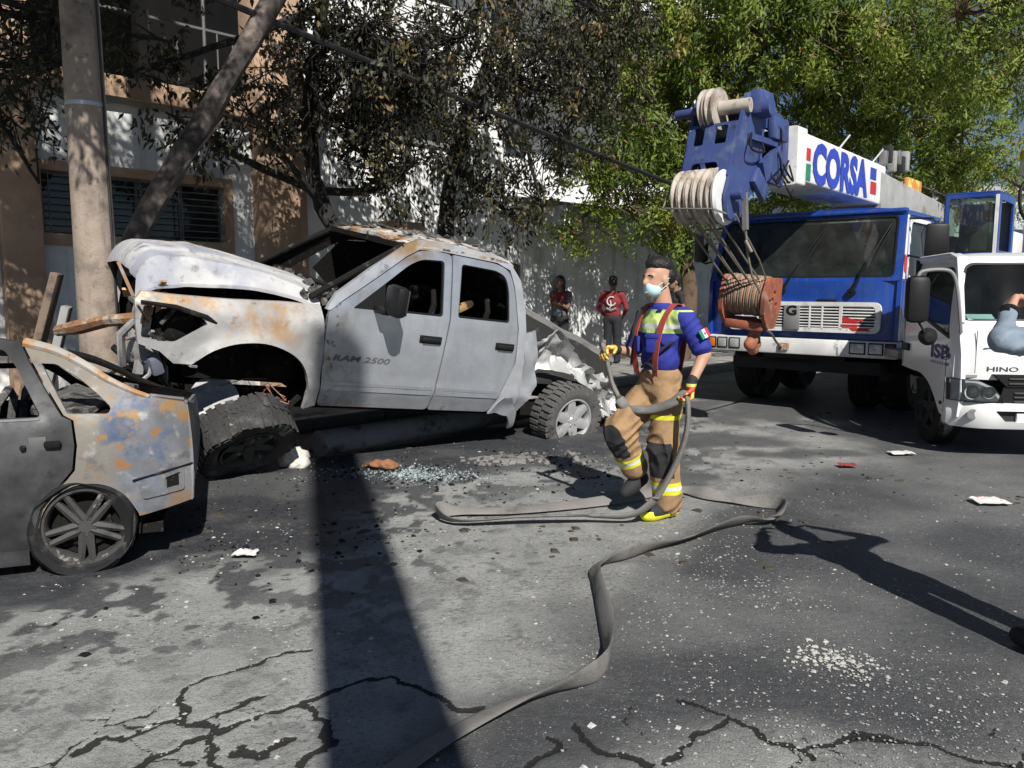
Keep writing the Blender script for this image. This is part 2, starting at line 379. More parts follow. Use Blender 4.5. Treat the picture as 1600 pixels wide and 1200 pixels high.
# ------------------------------------------------------------------ the road
def build_road():
    grow = lambda a, b, s, g: (lambda L: L)([*_grow(a, b, s, g)])
    def _grow(a, b, s, g):
        x = a
        while x < b: x += s; s *= g; yield min(x, b)
    xs = np.arange(-2.2, 2.2, 0.012); xs = np.concatenate([-np.array([*_grow(2.2, 70, 0.02, 1.08)])[::-1], xs, np.array([*_grow(2.188, 70, 0.02, 1.08)])])
    ys = np.arange(2.2, 3.7, 0.012); ys = np.concatenate([-np.array([*_grow(-2.2, 40, 0.05, 1.15)])[::-1], ys, np.array([*_grow(3.688, 130, 0.014, 1.014)])])
    X, Y = np.meshgrid(xs, ys); nx, ny = len(xs), len(ys); x, y = X.ravel(), Y.ravel()
    warp = (fbm(x * 1.3, y * 1.3, 5) - 0.5)
    def sd(poly): return np.where(inside(x, y, poly), 1, -1) * segdist(x, y, poly, True)
    soot = sstep(-0.22, 0.25, sd(SOOT) + (fbm(x * 2.2, y * 3.0, 11, 5) - 0.5) * 0.9 + 0.12)
    soot *= 0.80 + 0.20 * sstep(0.3, 0.55, fbm(x * 1.7, y * 2.1, 31, 5))
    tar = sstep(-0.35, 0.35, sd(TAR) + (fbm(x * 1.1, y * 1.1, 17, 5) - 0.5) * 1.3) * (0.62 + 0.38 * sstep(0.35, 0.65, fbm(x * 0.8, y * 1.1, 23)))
    near = sd(SOOT)
    drops = sstep(0.575, 0.63, fbm(x * 4.6 + warp, y * 4.0, 41, 4)) * sstep(-1.6, -0.2, near)
    drops = np.maximum(drops, sstep(0.61, 0.66, fbm(x * 9, y * 8, 47, 3)) * sstep(-2.2, -0.3, near))
    puddle_shade = np.zeros_like(x)
    for cx, cy, rx, ry in ((1.15, 7.3, 0.75, 0.5), (1.4, 6.55, 0.45, 0.3), (2.1, 8.3, 0.9, 0.35), (0.2, 7.5, 0.9, 0.4), (2.9, 7.6, 0.8, 0.22), (4.6, 11.0, 2.6, 2.6), (5.6, 8.9, 1.9, 1.7), (3.2, 10.3, 1.3, 1.0)):  # last three ellipses paint in the shade under crane and light truck
        puddle_shade = np.maximum(puddle_shade, sstep(1.25, 0.55, np.hypot((x - cx) / rx, (y - cy) / ry) + (fbm(x * 3, y * 3, 53) - 0.5) * 1.6) * 0.75)
    dark = np.clip(np.maximum.reduce([soot, tar * 0.9, drops * 0.85, puddle_shade]), 0, 1)
    crack = np.zeros_like(x); wx = x + (fbm(x * 9, y * 9, 3) - .5) * .13; wy = y + (fbm(x * 9, y * 9, 4) - .5) * .13
    loc = (np.abs(x) < 2.8) & (y > 2.2) & (y < 4)
    for c in CRACKS:
        w = 0.007 + 0.014 * fbm(x[loc] * 6, y[loc] * 6, 61); crack[loc] = np.maximum(crack[loc], sstep(1.5, 0.75, segdist(wx[loc], wy[loc], c) / w))
    # a net of finer cracks near the camera
    gx, gy = wx * 3.0, wy * 3.0; r2 = np.random.default_rng(3); pts = []
    for q in r2.uniform([-9, 5], [9, 12], (900, 2)):
        if all(np.hypot(*(q - k)) > 0.55 for k in pts): pts.append(q)
    d1 = np.full(loc.sum(), 9.0); d2 = d1.copy()
    for p in pts:
        d = np.hypot(gx[loc] - p[0], gy[loc] - p[1]); d2 = np.where(d < d1, d1, np.minimum(d2, d)); d1 = np.minimum(d1, d)
    fine = sstep(0.06, 0.015, d2 - d1) * sstep(3.3, 2.7, y[loc]) * sstep(0.42, 0.6, fbm(x[loc] * 1.4, y[loc] * 1.4, 71)) * 0.75
    crack[loc] = np.maximum(crack[loc], fine)
    z = (fbm(x * 0.7, y * 0.7, 81) - 0.5) * 0.012 * (np.hypot(x, y) < 12) - 0.007 * crack
    me = bpy.data.meshes.new('road'); n = nx * ny; me.vertices.add(n); me.vertices.foreach_set('co', np.stack([x, y, z], 1).ravel())
    i, j = np.meshgrid(np.arange(ny - 1), np.arange(nx - 1), indexing='ij'); a = (i * nx + j).ravel(); q = np.stack([a, a + 1, a + nx + 1, a + nx], 1)
    me.loops.add(q.size); me.loops.foreach_set('vertex_index', q.ravel().astype(np.int32)); me.polygons.add(len(q)); me.polygons.foreach_set('loop_start', np.arange(0, q.size, 4, dtype=np.int32))
    me.polygons.foreach_set('use_smooth', [True] * len(q)); me.update(calc_edges=True)
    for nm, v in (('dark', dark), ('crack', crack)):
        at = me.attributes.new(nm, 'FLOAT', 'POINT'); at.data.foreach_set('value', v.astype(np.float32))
    m = bpy.data.materials.new('asphalt'); m.use_nodes = True; nt = m.node_tree; p = nt.nodes['Principled BSDF']; tc = _tc(nt)
    A = lambda nm: (lambda n: (setattr(n, 'attribute_name', nm), n.outputs['Fac'])[1])(nt.nodes.new('ShaderNodeAttribute'))
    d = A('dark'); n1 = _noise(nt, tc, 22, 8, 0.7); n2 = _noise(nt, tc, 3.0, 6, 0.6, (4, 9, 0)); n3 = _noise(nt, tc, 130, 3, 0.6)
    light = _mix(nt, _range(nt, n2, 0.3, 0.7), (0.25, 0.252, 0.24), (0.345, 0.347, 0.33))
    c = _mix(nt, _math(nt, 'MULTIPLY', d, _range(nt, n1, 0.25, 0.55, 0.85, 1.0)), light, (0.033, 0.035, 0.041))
    c = _mix(nt, _range(nt, n3, 0.45, 0.70, 0.0, 0.42), c, (0.030, 0.030, 0.030))
    fleck = _math(nt, 'MULTIPLY', _range(nt, _noise(nt, tc, 34, 5, 0.62, (7, 3, 0), (1.0, 1.3, 1)), 0.53, 0.63), _range(nt, _noise(nt, tc, 1.6, 4, 0.6, (1, 8, 0)), 0.35, 0.62, 0.25, 0.9))
    c = _mix(nt, _math(nt, 'MULTIPLY', fleck, 0.72), c, (0.055, 0.056, 0.054))
    patch = _range(nt, _noise(nt, tc, 5.5, 7, 0.68, (5, 1, 0)), 0.52, 0.68, 0.0, 0.55); c = _mix(nt, patch, c, (0.085, 0.087, 0.09))
    vo = nt.nodes.new('ShaderNodeTexVoronoi'); vo.inputs['Scale'].default_value = 70; nt.links.new(tc, vo.inputs['Vector'])
    grit = _math(nt, 'MULTIPLY', _range(nt, vo.outputs['Distance'], 0.30, 0.16), _range(nt, _noise(nt, tc, 2.2, 6, 0.7, (2, 2, 2)), 0.36, 0.62))
    c = _mix(nt, _math(nt, 'MULTIPLY', grit, 0.62), c, (0.27, 0.27, 0.265))
    jag = _math(nt, 'ADD', A('crack'), _math(nt, 'MULTIPLY', _math(nt, 'SUBTRACT', _noise(nt, tc, 60, 6, 0.7, (3, 3, 3)), 0.5), 1.1)); c = _mix(nt, _range(nt, jag, 0.42, 0.58, 0.0, 0.95), c, (0.012, 0.012, 0.011))
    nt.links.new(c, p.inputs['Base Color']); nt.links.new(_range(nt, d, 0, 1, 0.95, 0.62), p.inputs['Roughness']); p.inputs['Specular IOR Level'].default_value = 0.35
    b = nt.nodes.new('ShaderNodeBump'); b.inputs['Strength'].default_value = 0.9; b.inputs['Distance'].default_value = 0.012
    nt.links.new(_math(nt, 'ADD', n1, _math(nt, 'MULTIPLY', n3, 0.5)), b.inputs['Height']); nt.links.new(b.outputs[0], p.inputs['Normal'])
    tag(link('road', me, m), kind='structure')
build_road()

# ------------------------------------------------------------------ walls along the pavement; x runs along the wall, street on the -y side
W0 = (-5.7, 9.5, 0); WROT = (0, 0, R(45))
def wpt(u, n, z=0.0): return (W0[0] + 0.70711 * (u + n), W0[1] + 0.70711 * (u - n), z)
stucco = mat('white_stucco', (0.76, 0.77, 0.75), 0.9, layers=[((0.52, 0.52, 0.49), 1.3, 0.55, 0.8, 2.0), ((0.36, 0.35, 0.32), 5, 0.62, 0.8, 5.0)], bump=0.25, bscale=60, streak=((0.33, 0.32, 0.29), 3.0, 0.6))
ochre = mat('ochre_stucco', (0.44, 0.30, 0.20), 0.9, layers=[((0.32, 0.21, 0.14), 2.0, 0.5, 0.75, 1.0), ((0.2, 0.13, 0.09), 7, 0.62, 0.8, 4.0)], bump=0.25, bscale=60, streak=((0.16, 0.11, 0.08), 4.0, 0.5))
concrete = mat('concrete', (0.36, 0.34, 0.31), 0.9, layers=[((0.22, 0.21, 0.19), 3, 0.5, 0.75, 2.0)], bump=0.3, bscale=50)
walkm = mat('pavement_concrete', (0.27, 0.26, 0.245), 0.92, layers=[((0.07, 0.07, 0.07), 1.1, 0.42, 0.62, 3.0)], bump=0.3, bscale=45)
darkroom = mat('dark_interior', (0.02, 0.021, 0.022), 0.9)
blackm = mat('black_paint', (0.015, 0.015, 0.016), 0.5)
alum = mat('dull_aluminium', (0.45, 0.46, 0.46), 0.45, 0.7)
railm = mat('dusty_dark_metal', (0.13, 0.13, 0.13), 0.7, 0.2)
pane_m = glass('window_glass', (0.35, 0.45, 0.40), 0.1)

# pavement slabs
pv = empty('sidewalk', W0, WROT); tag(pv, kind='structure')
slab = MB().box((0, 0, 0.06), (1.48, 1.31, 0.13), bev=0.008).mesh('slab')
for i in range(-4, 15):
    for j in range(2):
        o = link('slab', slab, walkm, pv, (i * 1.5 + 0.75, -0.68 - j * 1.33, 0.003 * ((i * 7 + j * 3) % 4)))
MB().box((20, -1.35, 0.02), (90, 2.69, 0.10)).build('bedding', walkm, pv)
kb = MB().box((0, 0, 0.07), (0.98, 0.15, 0.15), bev=0.02).mesh('kerbstone')
for i in range(-6, 24): link('kerbstone', kb, concrete, pv, (i + 0.5, -2.78, 0.0))

# house with the barred window and ochre pillars
hs = tag(empty('house', W0, WROT), 'white house with ochre pillars, long barred window and shaded balcony above', 'house')
win = [(0.12, 2.28), (2.38, 2.24), (2.38, 3.0), (0.12, 3.02)]
MB().panel([(-5.5, 0), (3.5, 0), (3.5, 4.05), (-5.5, 4.05)], [win], lambda u, z: (u, 0, z), (0, 0.25, 0), res=3).build('wall', stucco, hs)
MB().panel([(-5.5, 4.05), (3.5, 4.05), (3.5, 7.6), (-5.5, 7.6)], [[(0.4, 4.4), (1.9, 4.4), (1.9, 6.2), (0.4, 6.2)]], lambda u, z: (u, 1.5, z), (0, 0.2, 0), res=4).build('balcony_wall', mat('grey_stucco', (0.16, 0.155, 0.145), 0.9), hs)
MB().box((-1.0, 0.72, 3.98), (8.9, 1.6, 0.16)).build('balcony_floor', concrete, hs)
MB().box((-1.0, 0.6, 6.6), (8.9, 2.2, 0.2)).build('balcony_ceiling', concrete, hs)
for u, w in ((-2.9, .7), (-0.14, 0.42), (3.2, 0.76)):
    MB().box((u, 0.02, 3.4), (w, 0.44, 6.8), bev=0.012).build('pillar', ochre, hs)
MB().box((1.45, -0.05, 4.10), (2.72, 0.22, 0.26), bev=0.01).build('cornice', ochre, hs)
MB().box((-1.43, -0.05, 4.10), (2.1, 0.22, 0.26), bev=0.01).build('cornice', ochre, hs)
wf = MB().panel([(0.02, 2.14), (2.5, 2.10), (2.5, 3.12), (0.02, 3.14)], [win], lambda u, z: (u, -0.05, z), (0, 0.12, 0), res=3).build('window', ochre, hs)
for k in range(4):
    a = 0.15 + k * 0.557; MB().box((a + 0.27, 0.12, 2.63), (0.52, 0.006, 0.72)).build('pane', pane_m, wf)
    MB().box((a + 0.545, 0.12, 2.63), (0.035, 0.04, 0.74)).build('mullion', railm, wf)
for k in range(7): MB().box((1.27, 0.16, 2.30 + k * 0.1), (2.2, 0.003, 0.085), rot=(0.5, 0, 0)).build('louvre', mat('green_louvre', (0.10, 0.16, 0.13), 0.3), wf)
for k in range(9): MB().box((1.25, -0.01, 2.30 + k * 0.085), (2.24, 0.012, 0.012)).build('grille_bar', railm, wf)
for k in range(5): MB().box((0.2 + k * 0.53, -0.02, 2.63), (0.014, 0.014, 0.76)).build('grille_bar', railm, wf)
MB().box((-1, 1.0, 2.6), (8.6, 0.02, 2.6)).build('room_partition', darkroom, hs)
MB().box((1.15, 1.75, 5.3), (1.6, 0.02, 1.9)).build('balcony_door', darkroom, hs)
for u in (1.48, 1.85, 2.22, 2.4, 2.62): MB().cyl((u, 0.02, 4.22), (u, 0.02, 4.22 + (2.2 if u in (1.48, 2.22) else 0.85)), 0.022 if u in (1.48, 2.22) else 0.012, seg=8).build('rail_post', railm, hs)
MB().box((1.5, 0.02, 5.07), (2.9, 0.03, 0.03)).build('handrail', railm, hs)
MB().box((-1.2, -0.02, 1.1), (1.25, 0.1, 2.2)).build('gate', blackm, hs)

# white neighbour with ledge, and the long perimeter wall
nb = tag(empty('house', W0, WROT), 'plain white neighbour house with small ochre ledge behind the scorched trees', 'house')
MB().panel([(3.6, 0), (7.9, 0), (7.9, 6.4), (3.6, 6.4)], [[(4.5, 4.1), (6.6, 4.1), (6.6, 5.4), (4.5, 5.4)]], lambda u, z: (u, 0.03, z), (0, 0.25, 0), res=4).build('wall', stucco, nb)
MB().box((5.38, -0.1, 2.62), (0.75, 0.3, 0.16), bev=0.01).build('ledge', ochre, nb)
nw = MB().panel([(4.42, 4.02), (6.68, 4.02), (6.68, 5.48), (4.42, 5.48)], [[(4.5, 4.1), (6.6, 4.1), (6.6, 5.4), (4.5, 5.4)]], lambda u, z: (u, -0.02, z), (0, 0.1, 0), res=4).build('window', alum, nb)
MB().box((5.55, 0.12, 4.75), (2.1, 0.01, 1.3)).build('pane', pane_m, nw); MB().box((5.55, 1.4, 4.75), (3, 0.02, 2)).build('room_partition', darkroom, nb)
pw = tag(empty('perimeter_wall', W0, WROT), 'long tall white perimeter wall dappled by tree shade behind the onlookers', 'wall')
MB().box((19.5, 0.12, 1.62), (23.1, 0.24, 3.24)).build('wall_panel', stucco, pw); MB().box((19.5, 0.12, 3.3), (23.2, 0.34, 0.1), bev=0.01).build('coping', concrete, pw)
for k in range(6): MB().box((9.5 + k * 4, 0.05, 1.63), (0.35, 0.44, 3.26), bev=0.01).build('pier', stucco, pw)
bb = tag(empty('apartment_building', wpt(8.5, -5), WROT), 'white apartment building with stacked balcony slabs glimpsed through the leaves', 'building')
MB().box((7, 3, 6.5), (13, 6, 13)).build('wall', mat('bright_white', (0.80, 0.80, 0.79), 0.85, bump=0.1), bb)
for f in range(4):
    MB().box((7, -0.6, 3.9 + f * 2.9), (13, 1.4, 0.2)).build('balcony_slab', MATS['bright_white'], bb)
    MB().box((7, -1.25, 4.45 + f * 2.9), (13, 0.08, 0.9)).build('balcony_parapet', MATS['bright_white'], bb)
    for k in range(5): 
        w_ = MB().box((1.7 + k * 2.6, -0.01, 5.0 + f * 2.9), (1.5, 0.06, 1.9)).build('window', alum, bb); MB().box((1.7 + k * 2.6, -0.05, 5.0 + f * 2.9), (1.36, 0.02, 1.76)).build('pane', mat('dark_pane', (0.03, 0.04, 0.05), 0.1), w_)
fb = tag(empty('warehouse', (24, 34, 0), (0, 0, R(20))), 'low grey warehouse far down the street beyond the operator cab', 'building')
MB().box((0, 4, 2.7), (22, 8, 5.4)).build('wall', mat('grey_cladding', (0.42, 0.44, 0.47), 0.8), fb); MB().box((0, 4, 5.5), (22.6, 8.6, 0.25)).build('roof', concrete, fb)
for k in range(5): MB().box((-8 + k * 4, -0.02, 3.4), (1.8, 0.06, 1.2)).build('window', MATS['dark_pane'] if 'dark_pane' in MATS else darkroom, fb)

# ------------------------------------------------------------------ poles and cables
pole_m = mat('weathered_concrete_pole', (0.33, 0.265, 0.21), 0.9, layers=[((0.18, 0.145, 0.12), 4, 0.45, 0.7, 1.0), ((0.10, 0.085, 0.07), 14, 0.58, 0.72, 3.0), ((0.05, 0.05, 0.05), 3, 0.45, 0.7, 7.0, (('Z', 1.3, 0.2),))], bump=0.35, bscale=35, streak=((0.09, 0.075, 0.065), 7.0, 0.75))
up = tag(empty('utility_pole', (-3.65, 6.98, 0)), 'thick tapered concrete utility pole standing against the crashed pickup nose', 'utility pole')
MB().lathe([(0.178, 0.0), (0.175, 0.3), (0.168, 1.6), (0.158, 3.0), (0.138, 6.5), (0.12, 9.5), (0.0, 9.5)], axis=(0, 0, 1), seg=24).build('shaft', pole_m, up)
MB().tube([(0.175, -0.02, 0.2), (0.160, -0.02, 3.0), (0.125, -0.02, 9.0)], 0.012, 6).build('conduit', blackm, up)
for z in (3.15, 4.6): MB().lathe([(0.150, 0), (0.163, 0.0), (0.163, 0.035), (0.150, 0.035)], c=(0, 0, z), axis=(0, 0, 1), seg=24).build('band', alum, up)
MB().bar((-0.9, 0, 8.6), (0.9, 0, 8.6), 0.09).build('crossarm', concrete, up)
wood = mat('charred_timber', (0.085, 0.07, 0.06), 0.85, layers=[((0.21, 0.165, 0.14), 6, 0.5, 0.7, 2.0), ((0.012, 0.012, 0.012), 2.2, 0.5, 0.65, 6.0)], bump=0.6, bscale=30)
lp = tag(empty('leaning_pole', (-3.68, 7.75, 0)), 'charred timber pole leaning across the long barred window', 'pole')
pts = catmull([(-0.55, -0.25, -0.0), (-0.28, -0.05, 1.2), (0.0, 0.15, 2.2), (0.62, 0.5, 3.4), (1.35, 0.95, 4.9), (2.0, 1.3, 6.2)], 6)
MB().tube(pts, np.linspace(0.125, 0.10, len(pts)), 10).jitter(0.02, 3.0).build('shaft', wood, lp)
MB().tube([pts[14] + (0.1, -.08, 0), pts[17] + (0.35, -0.2, 0.1)], [0.02, 0.008], 6).build('snag', wood, lp)
bp = tag(empty('utility_pole', (1.16, -3.3, 0), (0, R(2.85), 0)), 'broad concrete pole behind the viewpoint that throws the dark stripe on the road', 'utility pole')
MB().lathe([(0.26, 0), (0.25, 4), (0.235, 10.6), (0, 10.6)], axis=(0, 0, 1), seg=24).build('shaft', pole_m, bp)
MB().lathe([(0.27, 0), (0.275, 0.0), (0.275, 0.05), (0.27, 0.05)], c=(0, 0, 2.4), axis=(0, 0, 1), seg=24).build('band', alum, bp)
cable_m = mat('cable_rubber', (0.012, 0.012, 0.013), 0.6)
def cable(a, b, sag, r, label):
    t = np.linspace(0, 1, 24)[:, None]; P = np.asarray(a) * (1 - t) + np.asarray(b) * t; P[:, 2] -= sag * 4 * (t * (1 - t))[:, 0]
    MB().tube(P, r, 6).build('overhead_cable', cable_m, label=label, cat='cable', group='cables over the pavement')
# [cables run along the street from the utility pole]
cable(wpt(-2.5, 2.9, 4.98), wpt(14.5, 2.9, 2.75), 0.08, 0.034, 'thickest black bundled cable sloping down behind the leaves')
cable(wpt(-2.5, 2.7, 5.9), wpt(14.5, 2.7, 4.1), 0.1, 0.010, 'thin upper cable crossing the scorched crown')
cable(wpt(-2.5, 2.8, 5.5), wpt(14.5, 2.8, 3.3), 0.08, 0.008, 'thin middle cable just above the thick bundle')
cable(wpt(-2.5, 3.1, 6.9), wpt(16, 3.1, 4.6), 0.12, 0.012, 'highest thin cable reaching towards the green trees')
# ------------------------------------------------------------------ trees
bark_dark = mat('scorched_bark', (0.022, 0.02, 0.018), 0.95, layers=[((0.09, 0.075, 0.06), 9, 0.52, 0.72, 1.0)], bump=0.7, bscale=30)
bark = mat('brown_bark', (0.13, 0.085, 0.055), 0.95, layers=[((0.05, 0.035, 0.025), 8, 0.5, 0.7, 1.0)], bump=0.7, bscale=30)
leaf_burnt = leafmat('scorched_leaves', [(0.0, (0.012, 0.012, 0.007)), (0.45, (0.030, 0.030, 0.014)), (0.72, (0.062, 0.062, 0.022)), (0.88, (0.11, 0.085, 0.03)), (0.97, (0.19, 0.12, 0.05)), (1.0, (0.22, 0.16, 0.06))], 0.22)
leaf_green = leafmat('green_leaves', [(0.0, (0.06, 0.10, 0.012)), (0.4, (0.165, 0.235, 0.028)), (0.75, (0.28, 0.34, 0.05)), (0.95, (0.36, 0.38, 0.08)), (1.0, (0.32, 0.20, 0.06))], 0.45)
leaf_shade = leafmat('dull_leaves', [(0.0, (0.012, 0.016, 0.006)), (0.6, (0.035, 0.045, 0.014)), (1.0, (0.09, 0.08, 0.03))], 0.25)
def leaves(name, lobes, per_m2, spread, L, Wd, droop, m, parent, seed, clump=34, tint_shift=0.0, face=0.0):
    g = np.random.default_rng(seed); C = []; Tn = []; On = []
    for x, y, z, r in lobes:
        k = max(3, int(per_m2 * r ** 2.2)); d = g.normal(size=(k, 3)); d /= np.linalg.norm(d, axis=1)[:, None]
        rad = r * g.uniform(0.08, 1.15, (k, 1)) ** 0.6; C.append(np.array([x, y, z]) + d * rad * [1, 1, 0.88]); On.append(d); Tn.append(np.clip(g.normal(0.42, 0.22, k), 0, 1))
    C = np.vstack(C); Tn = np.concatenate(Tn); n = len(C); cnt = g.integers(clump // 2, clump * 3 // 2, n)
    idx = np.repeat(np.arange(n), cnt); N = len(idx)
    axis = g.normal(size=(n, 3)) + [0, 0, -droop]; axis /= np.linalg.norm(axis, axis=1)[:, None]     # each clump hangs along a twig
    s = g.uniform(-1, 1, (N, 1)); P = C[idx] + axis[idx] * s * spread * 1.3 + g.normal(size=(N, 3)) * spread * 0.42
    d = axis[idx] * 0.5 + g.normal(size=(N, 3)) * 0.75 + [0, 0, -droop]; d /= np.linalg.norm(d, axis=1)[:, None]
    On_ = np.vstack(On)[idx] if face else 0; nv = g.normal(size=(N, 3)) * (1 - 0.45 * face) + face * (On_ * 0.8 + np.array(sun_vec) * 0.9 + [0, 0, 0.4])   # leaves turn towards the light
    side = np.cross(d, nv); side /= np.linalg.norm(side, axis=1)[:, None]; nn = np.cross(side, d)
    l = L * g.uniform(0.45, 1.5, (N, 1)) * np.repeat(g.uniform(0.75, 1.25, n), cnt)[:, None]; w = Wd * g.uniform(0.6, 1.3, (N, 1)); fold = g.uniform(-0.25, 0.45, (N, 1)) * w
    V = np.stack([P, P + d * l * 0.45 + side * w * 0.5 + nn * fold, P + d * l, P + d * l * 0.45 - side * w * 0.5 + nn * fold], 1).reshape(-1, 3)
    b = np.arange(N) * 4; F = np.stack([b, b + 1, b + 2, b, b + 2, b + 3], 1).ravel()
    me = bpy.data.meshes.new(name); me.vertices.add(len(V)); me.vertices.foreach_set('co', V.ravel()); me.loops.add(len(F)); me.loops.foreach_set('vertex_index', F.astype(np.int32))
    me.polygons.add(len(F) // 3); me.polygons.foreach_set('loop_start', np.arange(0, len(F), 3, dtype=np.int32)); me.update(calc_edges=True)
    t = np.clip(Tn[idx] + g.normal(0, 0.17 if not face else 0.10, N) + tint_shift + (g.random(N) < 0.03) * 0.5, 0, 1); at = me.attributes.new('tint', 'FLOAT', 'POINT'); at.data.foreach_set('value', np.repeat(t, 4).astype(np.float32))
    o = link(name, me, m, parent); o['kind'] = 'stuff'; return C
def tree(label, base, trunk, r0, lobes, per, spread, L, Wd, droop, lm, bm_, seed, clump=34, group=None, name='street_tree', shift=0.0, face=0.0):
    g = np.random.default_rng(seed + 100); root = tag(empty(name, base), label, 'tree', group); B = np.array(base)
    tp = catmull(np.array(trunk), 5); mb = MB().tube(tp, np.linspace(r0, r0 * 0.45, len(tp)), 12); mb.jitter(r0 * 0.22, 4.0, seed); mb.build('trunk', bm_, root)
    loc = [(x - B[0], y - B[1], z - B[2], r) for x, y, z, r in lobes]
    C = leaves('crown', loc, per, spread, L, Wd, droop, lm, root, seed, clump, shift, face)
    br = MB(); tw = MB()
    for x, y, z, r in loc:
        s = tp[int(len(tp) * g.uniform(0.45, 0.98))]; e = np.array([x, y, z]); mid = (s + e) / 2 + g.normal(size=3) * 0.18 + [0, 0, 0.15 * np.linalg.norm(e - s) * 0.5]
        b = catmull([s, mid, e, e + (e - mid) * 0.5 * g.uniform(0.4, 1)], 5); br.tube(b, np.linspace(r0 * 0.42, r0 * 0.08, len(b)), 7)
        for c in C[np.linalg.norm(C - e, axis=1) < r * 1.1][:: (2 if r < 1.3 else 4)]:
            q = b[g.integers(len(b) // 2, len(b))]; mm = (q + c) / 2 + g.normal(size=3) * 0.07; tw.tube([q, mm, c, c + (0, 0, -0.12 * (1 + droop))], [r0 * 0.07, r0 * 0.05, 0.006, 0.003], 4, cap=False)
    br.jitter(0.02, 5.0).build('branches', bm_, root); t_ = tw.build('twigs', bm_, root, smooth=0); t_['kind'] = 'stuff'
    return root
LA = [(-3.78, 9.6, 3.5, 0.6), (-3.08, 9.8, 3.61, 0.75), (-4.08, 9.5, 4.2, 0.5), (-2.5, 10.0, 4.18, 0.9), (-1.99, 10.5, 3.59, 0.9), (-1.87, 10.0, 4.63, 1.1), (-1.37, 10.8, 3.23, 0.8), (-1.48, 10.5, 4.31, 1.1), (-0.86, 11.0, 4.93, 1.2), (-2.29, 10.4, 5.7, 1.0), (-3.45, 9.0, 5.32, 0.8)]
LB = [(-0.72, 11.5, 3.96, 0.9), (-0.09, 12.0, 4.69, 1.2), (-0.94, 11.8, 2.83, 0.45), (-0.57, 12.0, 3.13, 0.7), (0.3, 12.5, 3.49, 0.8), (0.58, 12.5, 5.38, 1.3), (0.0, 12.5, 2.71, 0.6), (1.02, 13.0, 4.66, 1.2), (1.51, 13.0, 5.72, 1.3)]
LC = [(2.39, 15.0, 3.04, 1.1), (1.61, 14.5, 3.56, 1.1), (2.94, 15.5, 4.06, 1.5), (3.75, 16.0, 5.96, 2.1), (2.12, 15.0, 5.12, 1.5), (3.34, 16.0, 2.65, 0.7), (1.16, 14.5, 2.74, 0.6), (4.66, 15.0, 6.13, 2.0), (4.71, 17.0, 4.29, 1.9), (2.32, 15.0, 6.58, 1.8)]
LD = [(6.66, 17.0, 5.59, 1.9), (8.22, 18.0, 5.14, 1.6), (5.81, 15.0, 6.58, 2.0), (7.73, 16.0, 6.2, 2.0), (10.3, 20.0, 4.61, 1.4), (11.7, 21.0, 3.94, 1.5), (9.7, 18.0, 6.3, 1.2), (6.44, 18.0, 3.89, 1.5), (10.5, 19.0, 5.3, 1.6), (14.2, 22.0, 4.2, 1.0)]
LE = [(7.05, 13.0, 5.92, 1.5), (7.98, 13.0, 5.53, 1.3), (8.55, 14.0, 5.1, 0.7)]
LF = [(-4.74, 8.0, 3.79, 0.7), (-5.17, 8.3, 3.24, 0.45), (-4.58, 8.0, 4.26, 0.8), (-4.17, 8.8, 4.33, 0.5), (-5.04, 7.5, 3.54, 0.9), (-3.0, 4.0, 7.0, 1.5), (-4.2, 4.6, 6.4, 1.5), (-4.8, 6.0, 5.6, 1.2), (-2.2, 3.4, 7.8, 1.2), (-2.9, 4.1, 6.6, 1.3), (-2.6, 3.2, 7.4, 1.3), (-3.3, 5.3, 5.4, 0.8), (-3.15, 4.8, 4.9, 0.45), (-2.9, 4.3, 6.2, 1.1), (-3.5, 5.6, 7.3, 1.4), (-4.6, 6.5, 6.7, 1.3), (-2.6, 5.8, 7.9, 1.4), (-1.6, 5.0, 8.3, 1.3), (-3.9, 6.6, 5.9, 0.9), (-2.9, 6.6, 6.6, 0.9)]
tree('scorched tree with a leaning black trunk behind the pickup cab', (-2.05, 10.9, 0.12), [(0, 0, 0), (-0.02, 0, 1.0), (-0.12, -0.05, 1.9), (-0.5, -0.1, 2.6), (-0.62, -0.2, 3.6), (-0.4, -0.4, 4.8), (-0.2, -0.6, 5.8)], 0.15, LA, 48, 0.15, 0.09, 0.047, 0.9, leaf_burnt, bark_dark, 11, 34, 'scorched street trees', 'scorched_tree')
tree('scorched tree tangled with hanging dead leaves right of the pickup cab roof', (-1.0, 12.2, 0.12), [(0, 0, 0), (0.05, 0, 1.4), (0.0, -0.1, 2.6), (0.25, -0.1, 3.8), (0.7, 0, 5.0), (0.9, 0, 6.2)], 0.15, LB, 48, 0.15, 0.09, 0.043, 1.0, leaf_burnt, bark_dark, 12, 34, 'scorched street trees', 'scorched_tree', 0.04)
tree('green leafy tree rising directly behind the crane boom head', (3.6, 16.6, 0.12), [(0, 0, 0), (0.1, 0, 1.5), (-0.1, -0.3, 3.0), (0.2, -0.5, 4.6), (0.2, -0.8, 6.5)], 0.2, LC, 27, 0.21, 0.13, 0.042, 0.5, leaf_green, bark, 13, 78, 'green street trees', face=0.9)
tree('green leafy tree spreading behind the lettered crane boom', (10.56, 23.64, 0.12), [(0, 0, 0), (0.3, -0.3, 1.6), (1.0, -0.9, 2.9), (1.3, -1.7, 4.0), (0.2, -3.5, 5.4), (-1.2, -5.0, 6.4)], 0.3, LD, 25, 0.22, 0.135, 0.044, 0.5, leaf_green, bark, 14, 78, 'green street trees', face=0.9)
tree('green tree whose boughs hang into the upper right corner', (10.6, 12.0, 0.0), [(0, 0, 0), (0.0, 0, 2.0), (-0.5, 0.3, 3.8), (-1.8, 0.8, 5.4), (-3.0, 1.0, 6.4)], 0.2, LE, 30, 0.20, 0.11, 0.036, 0.5, leaf_green, bark, 15, 64, 'green street trees', face=0.9)
